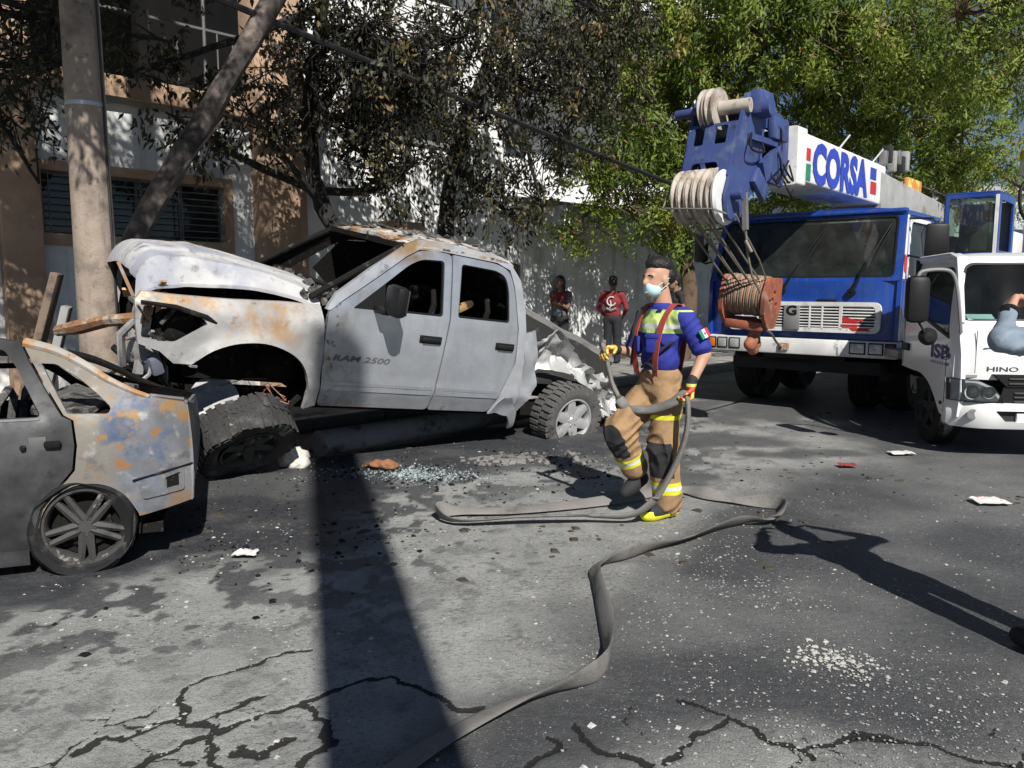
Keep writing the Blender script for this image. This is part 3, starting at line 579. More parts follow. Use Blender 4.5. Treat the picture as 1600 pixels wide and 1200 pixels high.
tree('shaded dark tree hanging in at the upper left corner beside the utility pole', (-6.6, 6.6, 0.1), [(0, 0, 0), (0.05, 0, 2.0), (0.4, -0.1, 3.4), (1.2, -0.6, 4.8), (2.2, -1.5, 6.0)], 0.16, LF, 46, 0.18, 0.08, 0.04, 0.7, leaf_shade, bark_dark, 16, 26)
# ------------------------------------------------------------------ shared vehicle materials
silver = mat('silver_paint', (0.50, 0.52, 0.55), 0.36, 0.55, layers=[((0.40, 0.41, 0.42), 1.2, 0.5, 0.8, 3.0)], coat=0.25, rvar=0.1, bump=0.03, bscale=8)
silver_burnt = mat('scorched_silver', (0.32, 0.315, 0.31), 0.62, 0.25, rvar=0.12, bump=0.12, bscale=22, layers=[
    ((0.47, 0.46, 0.44), 2.4, 0.42, 0.62, 2.0), ((0.40, 0.235, 0.10), 2.2, 0.47, 0.62, 6.0, (('Z', 0.75, 1.1), ('X', 2.9, 3.3))), ((0.33, 0.19, 0.09), 7, 0.6, 0.72, 9.0, (('Z', 0.7, 1.0),)),
    ((0.20, 0.195, 0.19), 3.2, 0.54, 0.72, 12.0), ((0.07, 0.065, 0.06), 11, 0.62, 0.74, 15.0)])
hood_m = mat('ash_white_hood', (0.52, 0.515, 0.51), 0.6, 0.1, rvar=0.15, bump=0.1, bscale=20, layers=[((0.36, 0.37, 0.42), 2.6, 0.44, 0.60, 2.0, (('X', 3.0, 3.7),)), ((0.16, 0.16, 0.18), 5, 0.52, 0.66, 7.0, (('X', 3.4, 4.0),)), ((0.40, 0.36, 0.33), 8, 0.58, 0.72, 5.0), ((0.22, 0.21, 0.2), 18, 0.62, 0.72, 11.0)])  # dark mottling is burn marks plus dappled tree shade painted in
roof_m = mat('burnt_roof', (0.42, 0.40, 0.37), 0.75, 0.1, bump=0.25, bscale=25, layers=[((0.62, 0.60, 0.57), 4.5, 0.5, 0.62, 1.0), ((0.36, 0.20, 0.09), 2.2, 0.47, 0.6, 5.0), ((0.04, 0.035, 0.03), 6, 0.54, 0.62, 8.0), ((0.03, 0.03, 0.03), 14, 0.56, 0.64, 3.0)])
char = mat('charred_black', (0.012, 0.011, 0.010), 0.9, spec=0.15, layers=[((0.06, 0.055, 0.05), 12, 0.56, 0.7, 2.0), ((0.16, 0.09, 0.05), 6, 0.66, 0.76, 5.0)], bump=0.5, bscale=30)
ash = mat('ash_debris', (0.11, 0.105, 0.10), 0.95, layers=[((0.32, 0.30, 0.28), 14, 0.55, 0.7, 2.0), ((0.02, 0.02, 0.02), 9, 0.5, 0.62, 4.0)], bump=0.8, bscale=50)
rubber = mat('tyre_rubber', (0.016, 0.016, 0.017), 0.82, spec=0.2, layers=[((0.085, 0.08, 0.075), 5, 0.5, 0.72, 2.0)], bump=0.15, bscale=60)
rubber_dusty = mat('dusty_tyre_rubber', (0.10, 0.098, 0.095), 0.9, layers=[((0.03, 0.03, 0.03), 5, 0.52, 0.68, 2.0), ((0.22, 0.21, 0.2), 14, 0.62, 0.75, 2.0)], bump=0.2, bscale=60)
rubber_ash = mat('ashy_tyre_rubber', (0.035, 0.034, 0.033), 0.9, layers=[((0.10, 0.095, 0.09), 6, 0.52, 0.7, 2.0), ((0.3, 0.29, 0.27), 24, 0.66, 0.74, 2.0)], bump=0.4, bscale=40)
alloy = mat('alloy_rim', (0.68, 0.68, 0.68), 0.34, 0.6, layers=[((0.35, 0.33, 0.3), 9, 0.56, 0.72, 2.0)], rvar=0.1)
alloy_burnt = mat('scorched_rim', (0.06, 0.058, 0.056), 0.7, 0.3, layers=[((0.30, 0.29, 0.27), 9, 0.58, 0.66, 2.0), ((0.03, 0.03, 0.03), 6, 0.5, 0.65, 8.0)], bump=0.2)
steel = mat('bare_steel', (0.34, 0.33, 0.32), 0.5, 0.7, layers=[((0.2, 0.12, 0.07), 7, 0.55, 0.7, 2.0)])
rust = mat('rust', (0.26, 0.13, 0.06), 0.85, layers=[((0.45, 0.40, 0.34), 6, 0.5, 0.66, 2.0), ((0.07, 0.05, 0.04), 9, 0.55, 0.7, 6.0)], bump=0.4)
plastic = mat('black_plastic', (0.012, 0.012, 0.013), 0.5, spec=0.25)

def wheel(parent, loc, rot, r, w, rim_r, spokes, tm, rm, lugs=0, flat=0.0, burst=False, spoke_w=0.09, double=False, lugh=1.0):
    """axle along local y, outer face at +y"""
    root = empty('wheel', loc, rot, parent); h = w / 2; d = r - rim_r
    t = MB().lathe([(rim_r, -h * 0.8), (rim_r + d * 0.35, -h), (r - d * 0.12, -h * 0.96), (r, -h * 0.72), (r, h * 0.72), (r - d * 0.12, h * 0.96), (rim_r + d * 0.35, h), (rim_r, h * 0.82)], seg=56)
    for k in range(lugs):
        a = 2 * math.pi * k / lugs
        for side in (-1, 1):
            a2 = a + (math.pi / lugs) * (side > 0); c = (math.cos(a2) * r, side * h * 0.66, math.sin(a2) * r); t.box(c, (0.035 * lugh, w * 0.30, r * 4.0 / lugs), rot=(0.0, -a2, 0.0))
            c = (math.cos(a2) * r, side * h * 0.2, math.sin(a2) * r); t.box(c, (0.03 * lugh, w * 0.16, r * 3.4 / lugs), rot=(0.35 * side, -a2, 0))
            c = (math.cos(a2) * (r - 0.045), side * h * 0.95, math.sin(a2) * (r - 0.045)); t.box(c, (0.06, w * 0.05, r * 3.2 / lugs), rot=(0, -a2, 0))
    if flat: t.v = [(x, y * (1 + 0.18 * max(0, -z - r * 0.6) / (r * 0.4)), max(z, -r + flat)) for x, y, z in t.v]
    if burst: t.jitter(0.035, 5.0, 3.0)
    t.build('tyre', tm, root)
    q = MB().lathe([(rim_r * 1.03, h * 0.86), (rim_r * 1.03, h * 0.92), (rim_r * 0.97, h * 0.92), (rim_r * 0.91, h * 0.72), (rim_r * 0.88, -h * 0.4), (rim_r * 1.02, -h * 0.8)], seg=48)
    for k in range(spokes):
        a = 2 * math.pi * k / spokes + 0.2
        for off in ((-0.030, 0.030) if double else (0,)):
            ca, sa = math.cos(a), math.sin(a); nrm = np.array([-sa, 0, ca]); rad = np.array([ca, 0, sa]); sw = spoke_w * (0.5 if double else 1)
            A = rad * rim_r * 0.16 + nrm * off * 0.5; B = rad * rim_r * 0.93 + nrm * off
            for (p0, p1, w0, w1) in ((A, B, sw * 1.1, sw * 0.72),):
                y0, y1 = h * 0.70, h * 0.80
                vs = [p0 + nrm * w0 / 2, p0 - nrm * w0 / 2, p1 - nrm * w1 / 2, p1 + nrm * w1 / 2]; top = [v + [0, y0 if i < 2 else y1, 0] for i, v in enumerate(vs)]; ins = [v * 0.99 + [0, h * 0.4, 0] for v in vs]
                mid0, mid1 = p0 + [0, y0 + 0.018, 0], p1 + [0, y1 + 0.012, 0]
                q.add(top + ins + [mid0, mid1], [(0, 8, 9, 3), (8, 1, 2, 9), (0, 3, 7, 4), (1, 5, 6, 2), (3, 9, 2, 6, 7), (4, 7, 6, 5)])
    q.lathe([(0.0, h * 0.84), (rim_r * 0.17, h * 0.84), (rim_r * 0.2, h * 0.78), (rim_r * 0.3, h * 0.6), (rim_r * 0.3, h * 0.3)], seg=24)
    for k in range(5): a = 2 * math.pi * k / 5; q.cyl((math.cos(a) * rim_r * 0.22, h * 0.6, math.sin(a) * rim_r * 0.22), (math.cos(a) * rim_r * 0.22, h * 0.86, math.sin(a) * rim_r * 0.22), 0.012, seg=8)
    q.build('rim', rm, root)
    MB().lathe([(rim_r * 0.86, -h * 0.1), (0, -h * 0.1)], seg=24).lathe([(rim_r * 0.62, h * 0.2), (rim_r * 0.6, h * 0.26), (0.0, h * 0.26)], seg=24).build('brake_disc', char, root)
    return root

# ------------------------------------------------------------------ the crashed pickup: x forward from the rear axle, y left, z up
def build_pickup():
    rt = empty('pickup_truck', (-0.163, 9.239, -0.007), (R(-9.38), R(-7.31), R(218.0)))
    tag(rt, 'silver crew cab pickup with burnt white nose and crushed bed, rammed against the utility pole', 'pickup truck')
    def wy(x, z):
        if z < 1.28: y = 0.985 - 0.035 * max(0, (0.62 - z) / 0.22) ** 2 - 0.03 * max(0, (z - 0.95) / 0.33) ** 2 + 0.008 * math.sin((z - 0.45) * 7)
        else: y = 0.955 - (z - 1.28) * 0.25 - 0.22 * max(0, z - 1.72) ** 1.5
        if 0.55 < z < 0.66: y += 0.016 * math.sin((z - 0.55) / 0.11 * math.pi) ** 0.5
        if x > 2.6 and z < 1.3: y += 0.02 * sstep(2.6, 3.0, x)
        if x > 3.7 and z < 1.35: y -= 0.10 * ((x - 3.7) / 0.6) ** 2
        return y + 0.006 * mnoise.noise(Vector((x * 2.2, z * 2.2, 1)))
    side = lambda x, z: (x, wy(x, z), z)
    T = (0, -0.045, 0)
    fd = rounded([(1.675, 0.425), (2.80, 0.425), (2.83, 1.0), (2.82, 1.26), (2.68, 1.36), (2.36, 1.60), (2.10, 1.80), (1.95, 1.885), (1.80, 1.905), (1.60, 1.905), (1.595, 1.3)], 0.05)
    fw = rounded([(2.60, 1.305), (2.30, 1.55), (2.07, 1.74), (1.93, 1.815), (1.68, 1.835), (1.67, 1.325)], [0.02, 0.03, 0.05, 0.08, 0.04, 0.03])
    rd = rounded([(1.66, 0.425), (1.58, 1.3), (1.585, 1.905), (1.05, 1.895), (0.90, 1.85), (0.84, 1.70), (0.76, 1.3), (0.74, 0.95), (0.86, 0.66), (0.95, 0.425)], [0.02, 0.05, 0.03, 0.1, 0.1, 0.1, 0.2, 0.2, 0.2, 0.05])
    rw = rounded([(1.50, 1.335), (1.485, 1.835), (1.06, 1.83), (0.95, 1.79), (0.90, 1.66), (0.875, 1.345)], [0.03, 0.04, 0.08, 0.06, 0.1, 0.03])
    grow = lambda poly, d: [tuple(np.array(p) + d * (lambda n: np.array(n) / (np.linalg.norm(n) + 1e-9))((np.array(poly[i - 1]) - np.array(poly[(i + 1) % len(poly)]))[[1, 0]] * np.array([1, -1]) * (1 if sum(poly[k][0] * poly[(k + 1) % len(poly)][1] - poly[(k + 1) % len(poly)][0] * poly[k][1] for k in range(len(poly))) < 0 else -1))) for i, p in enumerate(poly)]
    # outer cab frame: doors' union is cut out (sheet continues behind as dark jamb)
    cabo = [(2.845, 1.27), (2.76, 1.41), (2.45, 1.66), (2.14, 1.90), (1.95, 1.985), (1.6, 2.0), (1.08, 1.975), (0.88, 1.92), (0.76, 1.78), (0.68, 1.5), (0.645, 1.25), (0.62, 0.80), (0.66, 0.43), (0.94, 0.415)]
    cut = [(2.815, 1.265), (2.69, 1.365), (2.36, 1.612), (2.10, 1.812), (1.95, 1.897), (1.80, 1.917), (1.05, 1.907), (0.89, 1.857), (0.83, 1.70), (0.75, 1.3), (0.728, 0.95), (0.85, 0.65), (0.94, 0.418)]
    frame_poly = cabo[:-1] + [cut[-1]] + cut[::-1][1:]
    MB().panel(frame_poly, (), side, T, res=0.06).build('cab_side', mat('cab_silver', (0.52, 0.535, 0.56), 0.4, 0.5, coat=0.2, rvar=0.1, layers=[((0.42, 0.27, 0.13), 3.0, 0.32, 0.5, 4.0, (('Z', 1.72, 1.9), ('X', 1.5, 2.0))), ((0.1, 0.095, 0.09), 9, 0.5, 0.62, 2.0, (('Z', 1.4, 1.75), ('X', 2.1, 2.5)))]), rt)
    dm = mat('door_silver', (0.48, 0.51, 0.55), 0.30, 0.6, coat=0.3, rvar=0.1, bump=0.10, bscale=3.5, streak=((0.30, 0.30, 0.30), 9.0, 0.35), layers=[((0.42, 0.43, 0.45), 0.9, 0.4, 0.75, 3.0), ((0.30, 0.27, 0.24), 6, 0.50, 0.66, 9.0, (('X', 2.35, 2.85),)), ((0.12, 0.11, 0.10), 14, 0.56, 0.66, 19.0, (('X', 2.5, 2.8),)), ((0.36, 0.23, 0.11), 3.0, 0.40, 0.58, 4.0, (('Z', 1.68, 1.85), ('X', 1.6, 2.0))), ((0.30, 0.30, 0.30), 9, 0.55, 0.7, 5.0, (('Z', 0.56, 0.42),))])
    d1 = MB().panel(fd, [fw], side, T, res=0.06).build('front_door', dm, rt)
    d2 = MB().panel(rd, [rw], side, T, res=0.06).build('rear_door', dm, rt)
    rubber_seal = mat('window_seal', (0.010, 0.010, 0.010), 0.6, spec=0.2)
    for poly, d in ((fw, d1), (rw, d2)):
        inner = [tuple(np.array(p) * 0.985 + np.mean(poly, 0) * 0.015) for p in poly]; inner = [tuple(np.mean(poly, 0) + (np.array(p) - np.mean(poly, 0)) * [0.955, 0.94]) for p in poly]
        MB().panel(poly, [inner], lambda x, z: (x, wy(x, z) - 0.012, z), (0, -0.02, 0), res=0.2).build('window_seal', rubber_seal, d)
    MB().panel([(2.62, 1.305), (2.29, 1.555), (2.29, 1.31)], (), lambda x, z: (x, wy(x, z) - 0.004, z), (0, -0.02, 0), res=0.3).build('corner_patch', plastic, d1)
    for (x0, x1, z), d in (((1.67, 1.88, 1.10), d1), ((0.80, 1.0, 1.105), d2)):
        y = wy(1.5, z); MB().box(((x0 + x1) / 2, y + 0.022, z), (x1 - x0, 0.04, 0.045), bev=0.018).build('handle', plastic, d); MB().box(((x0 + x1) / 2, y + 0.003, z), (x1 - x0 + 0.03, 0.014, 0.075), bev=0.006).build('handle_recess', rubber_seal, d)
    for x0, x1, d in ((1.685, 2.80, d1), (0.90, 1.635, d2)):
        for z0, hh, tt in ((0.628, 0.030, 0.020), (0.580, 0.040, 0.013)): MB().grid(8, 1, lambda u, v: (x0 + (x1 - x0) * u, wy(1.2, 0.5) + 0.035, z0 + hh * v), (0, -0.03 - tt * 0, 0)).build('trim_strip', dm, d)
    mr = MB().box((2.33, 1.19, 1.44), (0.12, 0.25, 0.27), bev=0.045).build('mirror', plastic, rt); MB().box((2.36, 1.02, 1.33), (0.09, 0.2, 0.07), bev=0.02).build('mirror_arm', plastic, mr); MB().box((2.268, 1.19, 1.44), (0.01, 0.2, 0.22), bev=0.004).build('mirror_glass', mat('soot_mirror', (0.1, 0.11, 0.12), 0.25, 0.5), mr)
    text_obj('RAM 2500', 'lettering', mat('badge_grey', (0.10, 0.10, 0.11), 0.5), d1, (2.73, wy(2.5, 0.87) + 0.013, 0.84), (-1, 0, 0), (0, 0, 1), 0.052, 0.56, bold=0.018, shear=0.25, conform=lambda x, y, z: (x, wy(x, z) + 0.004, z))
    # front fender with wheel arch and empty headlight opening
    fen = catmull([(2.93, 0.40), (2.945, 0.66), (3.06, 0.84), (3.30, 0.935), (3.55, 0.925), (3.75, 0.85), (3.90, 0.73)], 5)
    outline = [tuple(p) for p in fen] + [(4.02, 0.72), (4.12, 0.80), (4.27, 0.84), (4.30, 1.0), (4.315, 1.16), (4.27, 1.225), (3.95, 1.235), (3.6, 1.25), (3.2, 1.275), (2.862, 1.285), (2.835, 1.0), (2.815, 0.425)]
    hl = rounded([(4.26, 1.135), (4.05, 1.13), (3.84, 1.085), (3.80, 1.04), (3.95, 0.93), (4.02, 0.875), (4.255, 0.885)], 0.03)
    def fside(x, z):
        d = segdist(np.array([x]), np.array([z]), fen)[0]; y = wy(x, z) + 0.03 * max(0, 1 - d / 0.09) - (0.10 * max(0, (z - 1.12) / 0.16) ** 2); return (x, y + 0.01 * mnoise.noise(Vector((x * 4, z * 4, 7))), z)
    fo = MB().panel(outline, [hl], fside, (0, -0.05, 0), res=0.05).build('front_fender', silver_burnt, rt)
    MB().panel(hl, (), lambda x, z: (x, wy(x, z) - 0.28, z), None, res=0.4).build('headlight_cavity', char, fo)
    for a, b in (((4.1, 0.72, 0.9), (4.05, 0.7, 1.12)), ((4.22, 0.8, 0.88), (4.24, 0.75, 1.1)), ((3.9, 0.78, 0.95), (4.2, 0.7, 0.9))): MB().bar(a, b, 0.05, 0.02).build('headlight_bracket', silver_burnt, fo)
    MB().tube([(4.28, 0.90, 1.155), (4.05, 0.965, 1.15), (3.82, 0.985, 1.10), (3.74, 0.985, 1.06)], [0.012, 0.02, 0.02, 0.012], 8).build('lamp_trim', char, fo)
    # far side of the cab and nose, mirrored
    R1 = MB().panel(fd, [fw], side, T, res=0.2).panel(rd, [rw], side, T, res=0.2).mirror_y(); R1.build('far_doors', char, rt)
    MB().panel(frame_poly, (), side, T, res=0.2).mirror_y().build('cab_side', char, rt)
    MB().panel(outline, (), lambda x, z: (x, wy(x, z), z), (0, -0.03, 0), res=0.3).mirror_y().build('front_fender', char, rt)
    MB().panel(rw, (), lambda x, z: (x, -wy(x, z) + 0.02, z), None, res=0.3).panel([(1.67, 1.32), (1.68, 1.83), (1.99, 1.79), (2.22, 1.45), (2.05, 1.32)], (), lambda x, z: (x, -wy(x, z) + 0.02, z), None, res=0.3).panel(rounded([(-0.68, 1.38), (0.68, 1.38), (0.6, 1.82), (-0.6, 1.82)], 0.08), (), lambda y, z: (0.71 + 0.08 * max(0, z - 1.3), y, z), None, res=0.4).build('window_blackout', char, rt)  # opaque panels added to black out the view through the cab
    # roof, burnt through and buckled, with curled edge flakes
    def roof(u, v):
        x = 0.84 + u * 1.30; y = (v * 2 - 1) * 0.775; e = abs(v * 2 - 1); z = 1.945 + 0.085 * (1 - e ** 3) - 0.05 * (abs(u - 0.45) * 2) ** 3
        return (x + 0.03 * (1 - e ** 2) * (u > 0.9), y, z + 0.018 * mnoise.noise(Vector((x * 3, y * 3, 2))))
    ro = MB().grid(26, 22, roof, (0, 0, -0.03)).build('roof', roof_m, rt)
    fl = MB()
    for k in range(70):
        x = random.uniform(0.95, 2.1); y = random.uniform(-0.7, 0.72); p = roof((x - 0.84) / 1.30, (y / 0.775 + 1) / 2); fl.box((x, y, p[2] + 0.012), (random.uniform(0.03, 0.12), random.uniform(0.02, 0.07), 0.008), rot=(random.uniform(-.5, .5), random.uniform(-.5, .5), random.uniform(0, 3)))
    fk = fl.build('paint_flakes', ash, ro); fk['kind'] = 'stuff'
    MB().bar((2.12, -0.72, 1.9), (2.12, 0.72, 1.9), 0.09, 0.05).build('windscreen_header', char, rt)
    for s in (-1, 1): MB().tube([(2.95, s * 0.83, 1.34), (2.5, s * 0.80, 1.65), (2.12, s * 0.755, 1.9)], 0.03, 8).build('windscreen_pillar', char, rt)
    MB().panel([(-0.9, 0.5), (0.9, 0.5), (0.92, 1.3), (0.76, 1.93), (-0.76, 1.93), (-0.92, 1.3)], [rounded([(-0.68, 1.38), (0.68, 1.38), (0.6, 1.82), (-0.6, 1.82)], 0.08)], lambda y, z: (0.70 + 0.08 * max(0, z - 1.3), y, z), (0.03, 0, 0), res=0.3).build('cab_rear_wall', char, rt)
    MB().box((1.75, 0, 0.47), (2.2, 1.84, 0.06)).build('floor_pan', char, rt)
    MB().box((2.62, 0, 0.95), (0.1, 1.8, 0.95)).build('firewall', char, rt)
    # interior: dashboard, steering wheel, bare seat frames
    MB().tube([(2.5, -0.85, 1.2), (2.45, -0.3, 1.24), (2.45, 0.3, 1.22), (2.52, 0.85, 1.2)], 0.11, 8).jitter(0.05, 5).build('dashboard', char, rt)
    MB().lathe([(0.17, -.015), (0.19, 0), (0.17, .015)], c=(2.18, 0.42, 1.33), axis=(-0.8, 0, 0.6), seg=24, closed=True).bar((2.18, 0.26, 1.33), (2.18, 0.58, 1.33), 0.03).bar((2.2, 0.42, 1.32), (2.45, 0.42, 1.15), 0.04).build('steering_wheel', char, rt)
    for x, y in ((1.62, 0.45), (1.62, -0.45), (0.95, 0.42), (0.95, -0.42)):
        MB().tube([(x + 0.12, y - 0.22, 0.75), (x, y - 0.22, 1.4), (x - 0.03, y - 0.12, 1.52), (x - 0.03, y + 0.12, 1.52), (x, y + 0.22, 1.4), (x + 0.12, y + 0.22, 0.75)], 0.03, 8).box((x + 0.3, y, 0.78), (0.5, 0.46, 0.14), bev=0.03).tube([(x, y - 0.2, 1.0), (x, y + 0.2, 1.02)], 0.02, 6).tube([(x, y - 0.2, 1.2), (x, y + 0.2, 1.22)], 0.02, 6).build('seat_frame', char, rt)
    MB().box((1.70, 0.40, 1.47), (0.07, 0.10, 0.15), rot=(0.3, 0.2, 0.2), bev=0.03).jitter(0.02, 9).build('charred_headrest', mat('singed_foam', (0.42, 0.25, 0.10), 0.9, layers=[((0.03, 0.02, 0.015), 9, 0.42, 0.55, 1.0)]), rt)
    MB().box((1.16, 0.5, 1.40), (0.24, 0.08, 0.10), rot=(0.2, 0.5, 0.2), bev=0.03).jitter(0.03, 9, 3).build('charred_headrest', MATS['singed_foam'], rt)
    # hood, sprung open and buckled
    def hood(u, v):
        x = 2.84 + u * 1.50; w = 0.84 - 0.10 * u ** 3; s = v * 2 - 1; e = abs(s); y = s * w
        top = 1.405 + 0.125 * math.sin(min(1, u * 1.35) * math.pi / 2) - 0.045 * u * u + 0.02 * (1 - s * s) - 0.13 * u * max(0, -s) ** 1.3; drop = (0.05 + 0.19 * u) * sstep(0.90, 0.97, e) + 0.015 * max(0, e - 0.7); nose = 0.17 * max(0, (u - 0.86) / 0.14) ** 2
        crease = 0.018 * math.exp(-((u - 0.62 - 0.12 * s) / 0.05) ** 2) * (1 - e * 0.5) + 0.022 * sstep(0.62, 0.55, e)
        tip = -0.09 * (1 - u) ** 4 * e ** 4
        return (x - 0.06 * nose / 0.17, y, top - drop - nose + tip + crease + 0.012 * mnoise.noise(Vector((x * 1.8, y * 1.8, 4))) + 0.003 * mnoise.noise(Vector((x * 9, y * 9, 4))))
    MB().grid(48, 60, hood, (0, 0, -0.025)).build('hood', hood_m, rt)
    # engine bay and torn nose
    eng = [('e', (3.5, 0, 0.85), (0.55, 0.5, 0.35), 0)]
    g = np.random.default_rng(4)
    for k in range(26): eng.append(('e', (g.uniform(2.95, 4.15), g.uniform(-0.75, 0.72), g.uniform(0.55, 1.12)), tuple(g.uniform(0.07, 0.22, 3)), 0))
    sdf_build('engine', eng, [char], rt, res=0.035, k=0.04)
    MB().box((3.0, 0, 1.22), (0.5, 1.5, 0.06)).jitter(0.04, 6).build('cowl', char, rt)
    rb = MB()
    for k in range(150): rb.box((g.uniform(2.62, 3.0), g.uniform(-0.8, 0.82), 1.30 + g.uniform(0, 0.11)), tuple(g.uniform(0.02, 0.09, 3)), rot=tuple(g.uniform(0, 3, 3)))
    q = rb.build('cowl_debris', ash, rt); q['kind'] = 'stuff'
    for y in (-0.45, 0.35, 0.7): MB().bar((4.2, y, 0.55), (4.16, y - 0.03, 1.2), 0.07, 0.05).jitter(0.02, 6).build('radiator_support', silver_burnt, rt)
    MB().tube([(4.26, 0.82, 1.02), (4.42, 0.55, 0.93), (4.55, 0.25, 0.80), (4.66, 0.05, 0.72)], [0.04, 0.05, 0.06, 0.05], 8).jitter(0.03, 5).build('bumper_bracket', rust, rt)
    MB().tube([(4.25, 0.84, 1.05), (4.36, 0.75, 0.86), (4.30, 0.66, 0.62), (4.36, 0.5, 0.5)], 0.03, 8).jitter(0.02, 6).build('bumper_bracket', silver_burnt, rt)
    MB().box((4.18, 0.66, 0.74), (0.12, 0.28, 0.16), rot=(0.2, 0.3, 0.4), bev=0.02).jitter(0.03, 7).build('crumpled_bracket', silver_burnt, rt)
    MB().box((4.12, 0.78, 0.66), (0.1, 0.2, 0.15), rot=(0.1, 0.4, 0.2), bev=0.02).jitter(0.02, 7, 3).build('crumpled_bracket', mat('sooty_blue_grey', (0.12, 0.13, 0.17), 0.7), rt)
    cm = MB(); rc = np.random.default_rng(33)
    for k in range(70):
        a = np.array([rc.uniform(3.9, 4.24), rc.uniform(0.0, 0.84), rc.uniform(0.42, 1.2)]); d_ = rc.normal(size=3) * [0.10, 0.16, 0.14]
        if k % 3: cm.bar(a, a + d_, rc.uniform(.015, .06), rc.uniform(.006, .03), mi=k % 4)
        else: cm.tube(catmull([a, a + d_ * .5 + rc.normal(size=3) * .04, a + d_], 3), rc.uniform(.008, .03), 6, mi=k % 4)
    q = cm.jitter(0.02, 9).build('crushed_metal', [char, silver_burnt, rust, ash], rt); q['kind'] = 'stuff'
    for y0 in (-0.5, 0.45): MB().box((1.4, y0, 0.36), (5.6, 0.09, 0.16)).build('chassis_rail', char, rt)
    MB().box((3.35, 0.52, 0.80), (0.95, 0.04, 0.6)).jitter(0.03, 4).build('inner_wheelhouse', char, rt)
    wr = MB()
    for k in range(16):
        a = np.array([g.uniform(2.95, 3.25), g.uniform(0.6, 0.85), g.uniform(0.36, 0.48)]); wr.tube([a, a + g.normal(size=3) * 0.05, a + g.normal(size=3) * [0.14, 0.1, 0.03]], 0.004, 4)
    q = wr.build('torn_wires', mat('copper_wire', (0.34, 0.15, 0.10), 0.6, 0.3), rt); q['kind'] = 'stuff'
    MB().tube([(2.9, 0.8, 0.45), (3.0, 0.88, 0.4), (2.98, 0.92, 0.2)], 0.03, 6).build('torn_liner', char, rt)
    # crushed bed
    g = np.random.default_rng(9)
    MB().panel([(0.65, 0.42), (0.62, 1.26), (0.50, 1.30), (0.44, 1.0), (0.40, 0.74), (0.50, 0.55), (0.60, 0.36)], (), lambda x, z: (x, wy(1.0, z) - 0.015 + 0.05 * mnoise.noise(Vector((x * 7, z * 5, 0))), z), (0, -0.03, 0), res=0.05).build('bed_front_corner', silver, rt)
    crum = mat('crumpled_silver', (0.50, 0.50, 0.49), 0.5, 0.35, rvar=0.15, bump=0.15, bscale=25, layers=[((0.30, 0.29, 0.27), 5, 0.52, 0.7, 2.0), ((0.42, 0.30, 0.23), 6, 0.62, 0.72, 6.0), ((0.06, 0.06, 0.06), 9, 0.62, 0.72, 9.0)])
    def sheet(u, v):
        x = 0.50 - u * 1.36; top = np.interp(u, [0, .18, .33, .42, .6, .8, 1], [1.20, 1.22, 1.36, 1.28, 1.02, 0.86, 0.66]); bot = np.interp(u, [0, .2, .4, .7, 1], [0.78, 0.84, 0.88, 0.74, 0.40])
        z = bot + (top - bot) * v; y = 0.80 - 0.16 * math.sin(v * 3.0) + 0.05 * u
        n = mnoise.noise_vector(Vector((x * 3.6, z * 3.6, 3))); n2 = mnoise.noise_vector(Vector((x * 9, z * 9, 5))); k_ = mnoise.noise(Vector((x * 5.5 + z * 4, z * 2, 9)))
        return (x + n.x * 0.10 + n2.x * 0.035, y + n.y * 0.22 + abs(k_) * 0.18 + n2.y * 0.06, z + n.z * 0.09 + n2.z * 0.045)
    MB().grid(44, 22, sheet, (0.004, -0.012, 0)).build('crushed_bed_side', crum, rt, smooth=22)
    MB().grid(20, 14, lambda u, v: (-0.60 - 0.62 * u + 0.12 * mnoise.noise(Vector((u * 5, v * 4, 1))), 0.72 - 0.2 * v + 0.14 * mnoise.noise(Vector((u * 4, v * 5, 6))), 0.32 + 0.62 * v * (1 - 0.35 * u) + 0.1 * mnoise.noise(Vector((u * 6, v * 6, 3)))), (0.004, -0.012, 0)).build('torn_tail_panel', crum, rt, smooth=22)
    for a, b, c in (((-0.35, 0.95, 0.72), (-0.75, 0.9, 0.42), 0.05), ((-0.75, 0.85, 0.62), (-1.02, 0.78, 0.28), 0.06)): MB().bar(a, b, c, 0.02).jitter(0.04, 7).build('torn_strip', crum, rt)
    dk = mat('bed_liner_grey', (0.030, 0.030, 0.030), 0.8, layers=[((0.09, 0.09, 0.085), 6, 0.55, 0.7, 2.0)], bump=0.2)
    MB().box((-0.25, -0.05, 0.72), (1.7, 1.5, 0.05)).jitter(0.03, 3).build('bed_floor', dk, rt)
    MB().box((0.58, 0, 1.05), (0.04, 1.7, 0.62)).build('bed_front_wall', dk, rt)
    MB().grid(24, 8, lambda u, v: (0.56 - 1.0 * u, -0.84 + 0.04 * mnoise.noise(Vector((u * 4, v * 2, 2))), 0.72 + 0.70 * v), (0, -0.05, 0)).build('bed_far_side', dk, rt)
    def tailp(u, v):                                                            # rear of the far side and tailgate folded down and inwards
        p = np.array([-0.10, -0.55, 1.44]) * (1 - u) + np.array([-1.12, 0.42, 1.0]) * u; return (p[0] + 0.03 * v, p[1] + 0.10 * (1 - v), p[2] - 0.52 * v * (1 + 0.2 * u) + 0.03 * mnoise.noise(Vector((u * 5, v * 4, 2))))
    tg = MB().grid(20, 8, tailp, (-0.03, -0.03, 0.0)).build('folded_tailgate', dk, rt)
    MB().grid(20, 3, lambda u, v: tuple(np.array(tailp(u, 0)) + np.array([-0.11, -0.14, 0.03]) * v + [0, 0, 0.01]), (0, 0, -0.03)).build('tailgate_cap', mat('grey_plate', (0.24, 0.235, 0.225), 0.6, 0.3, layers=[((0.12, .12, .12), 5, .5, .7, 1.)]), tg)
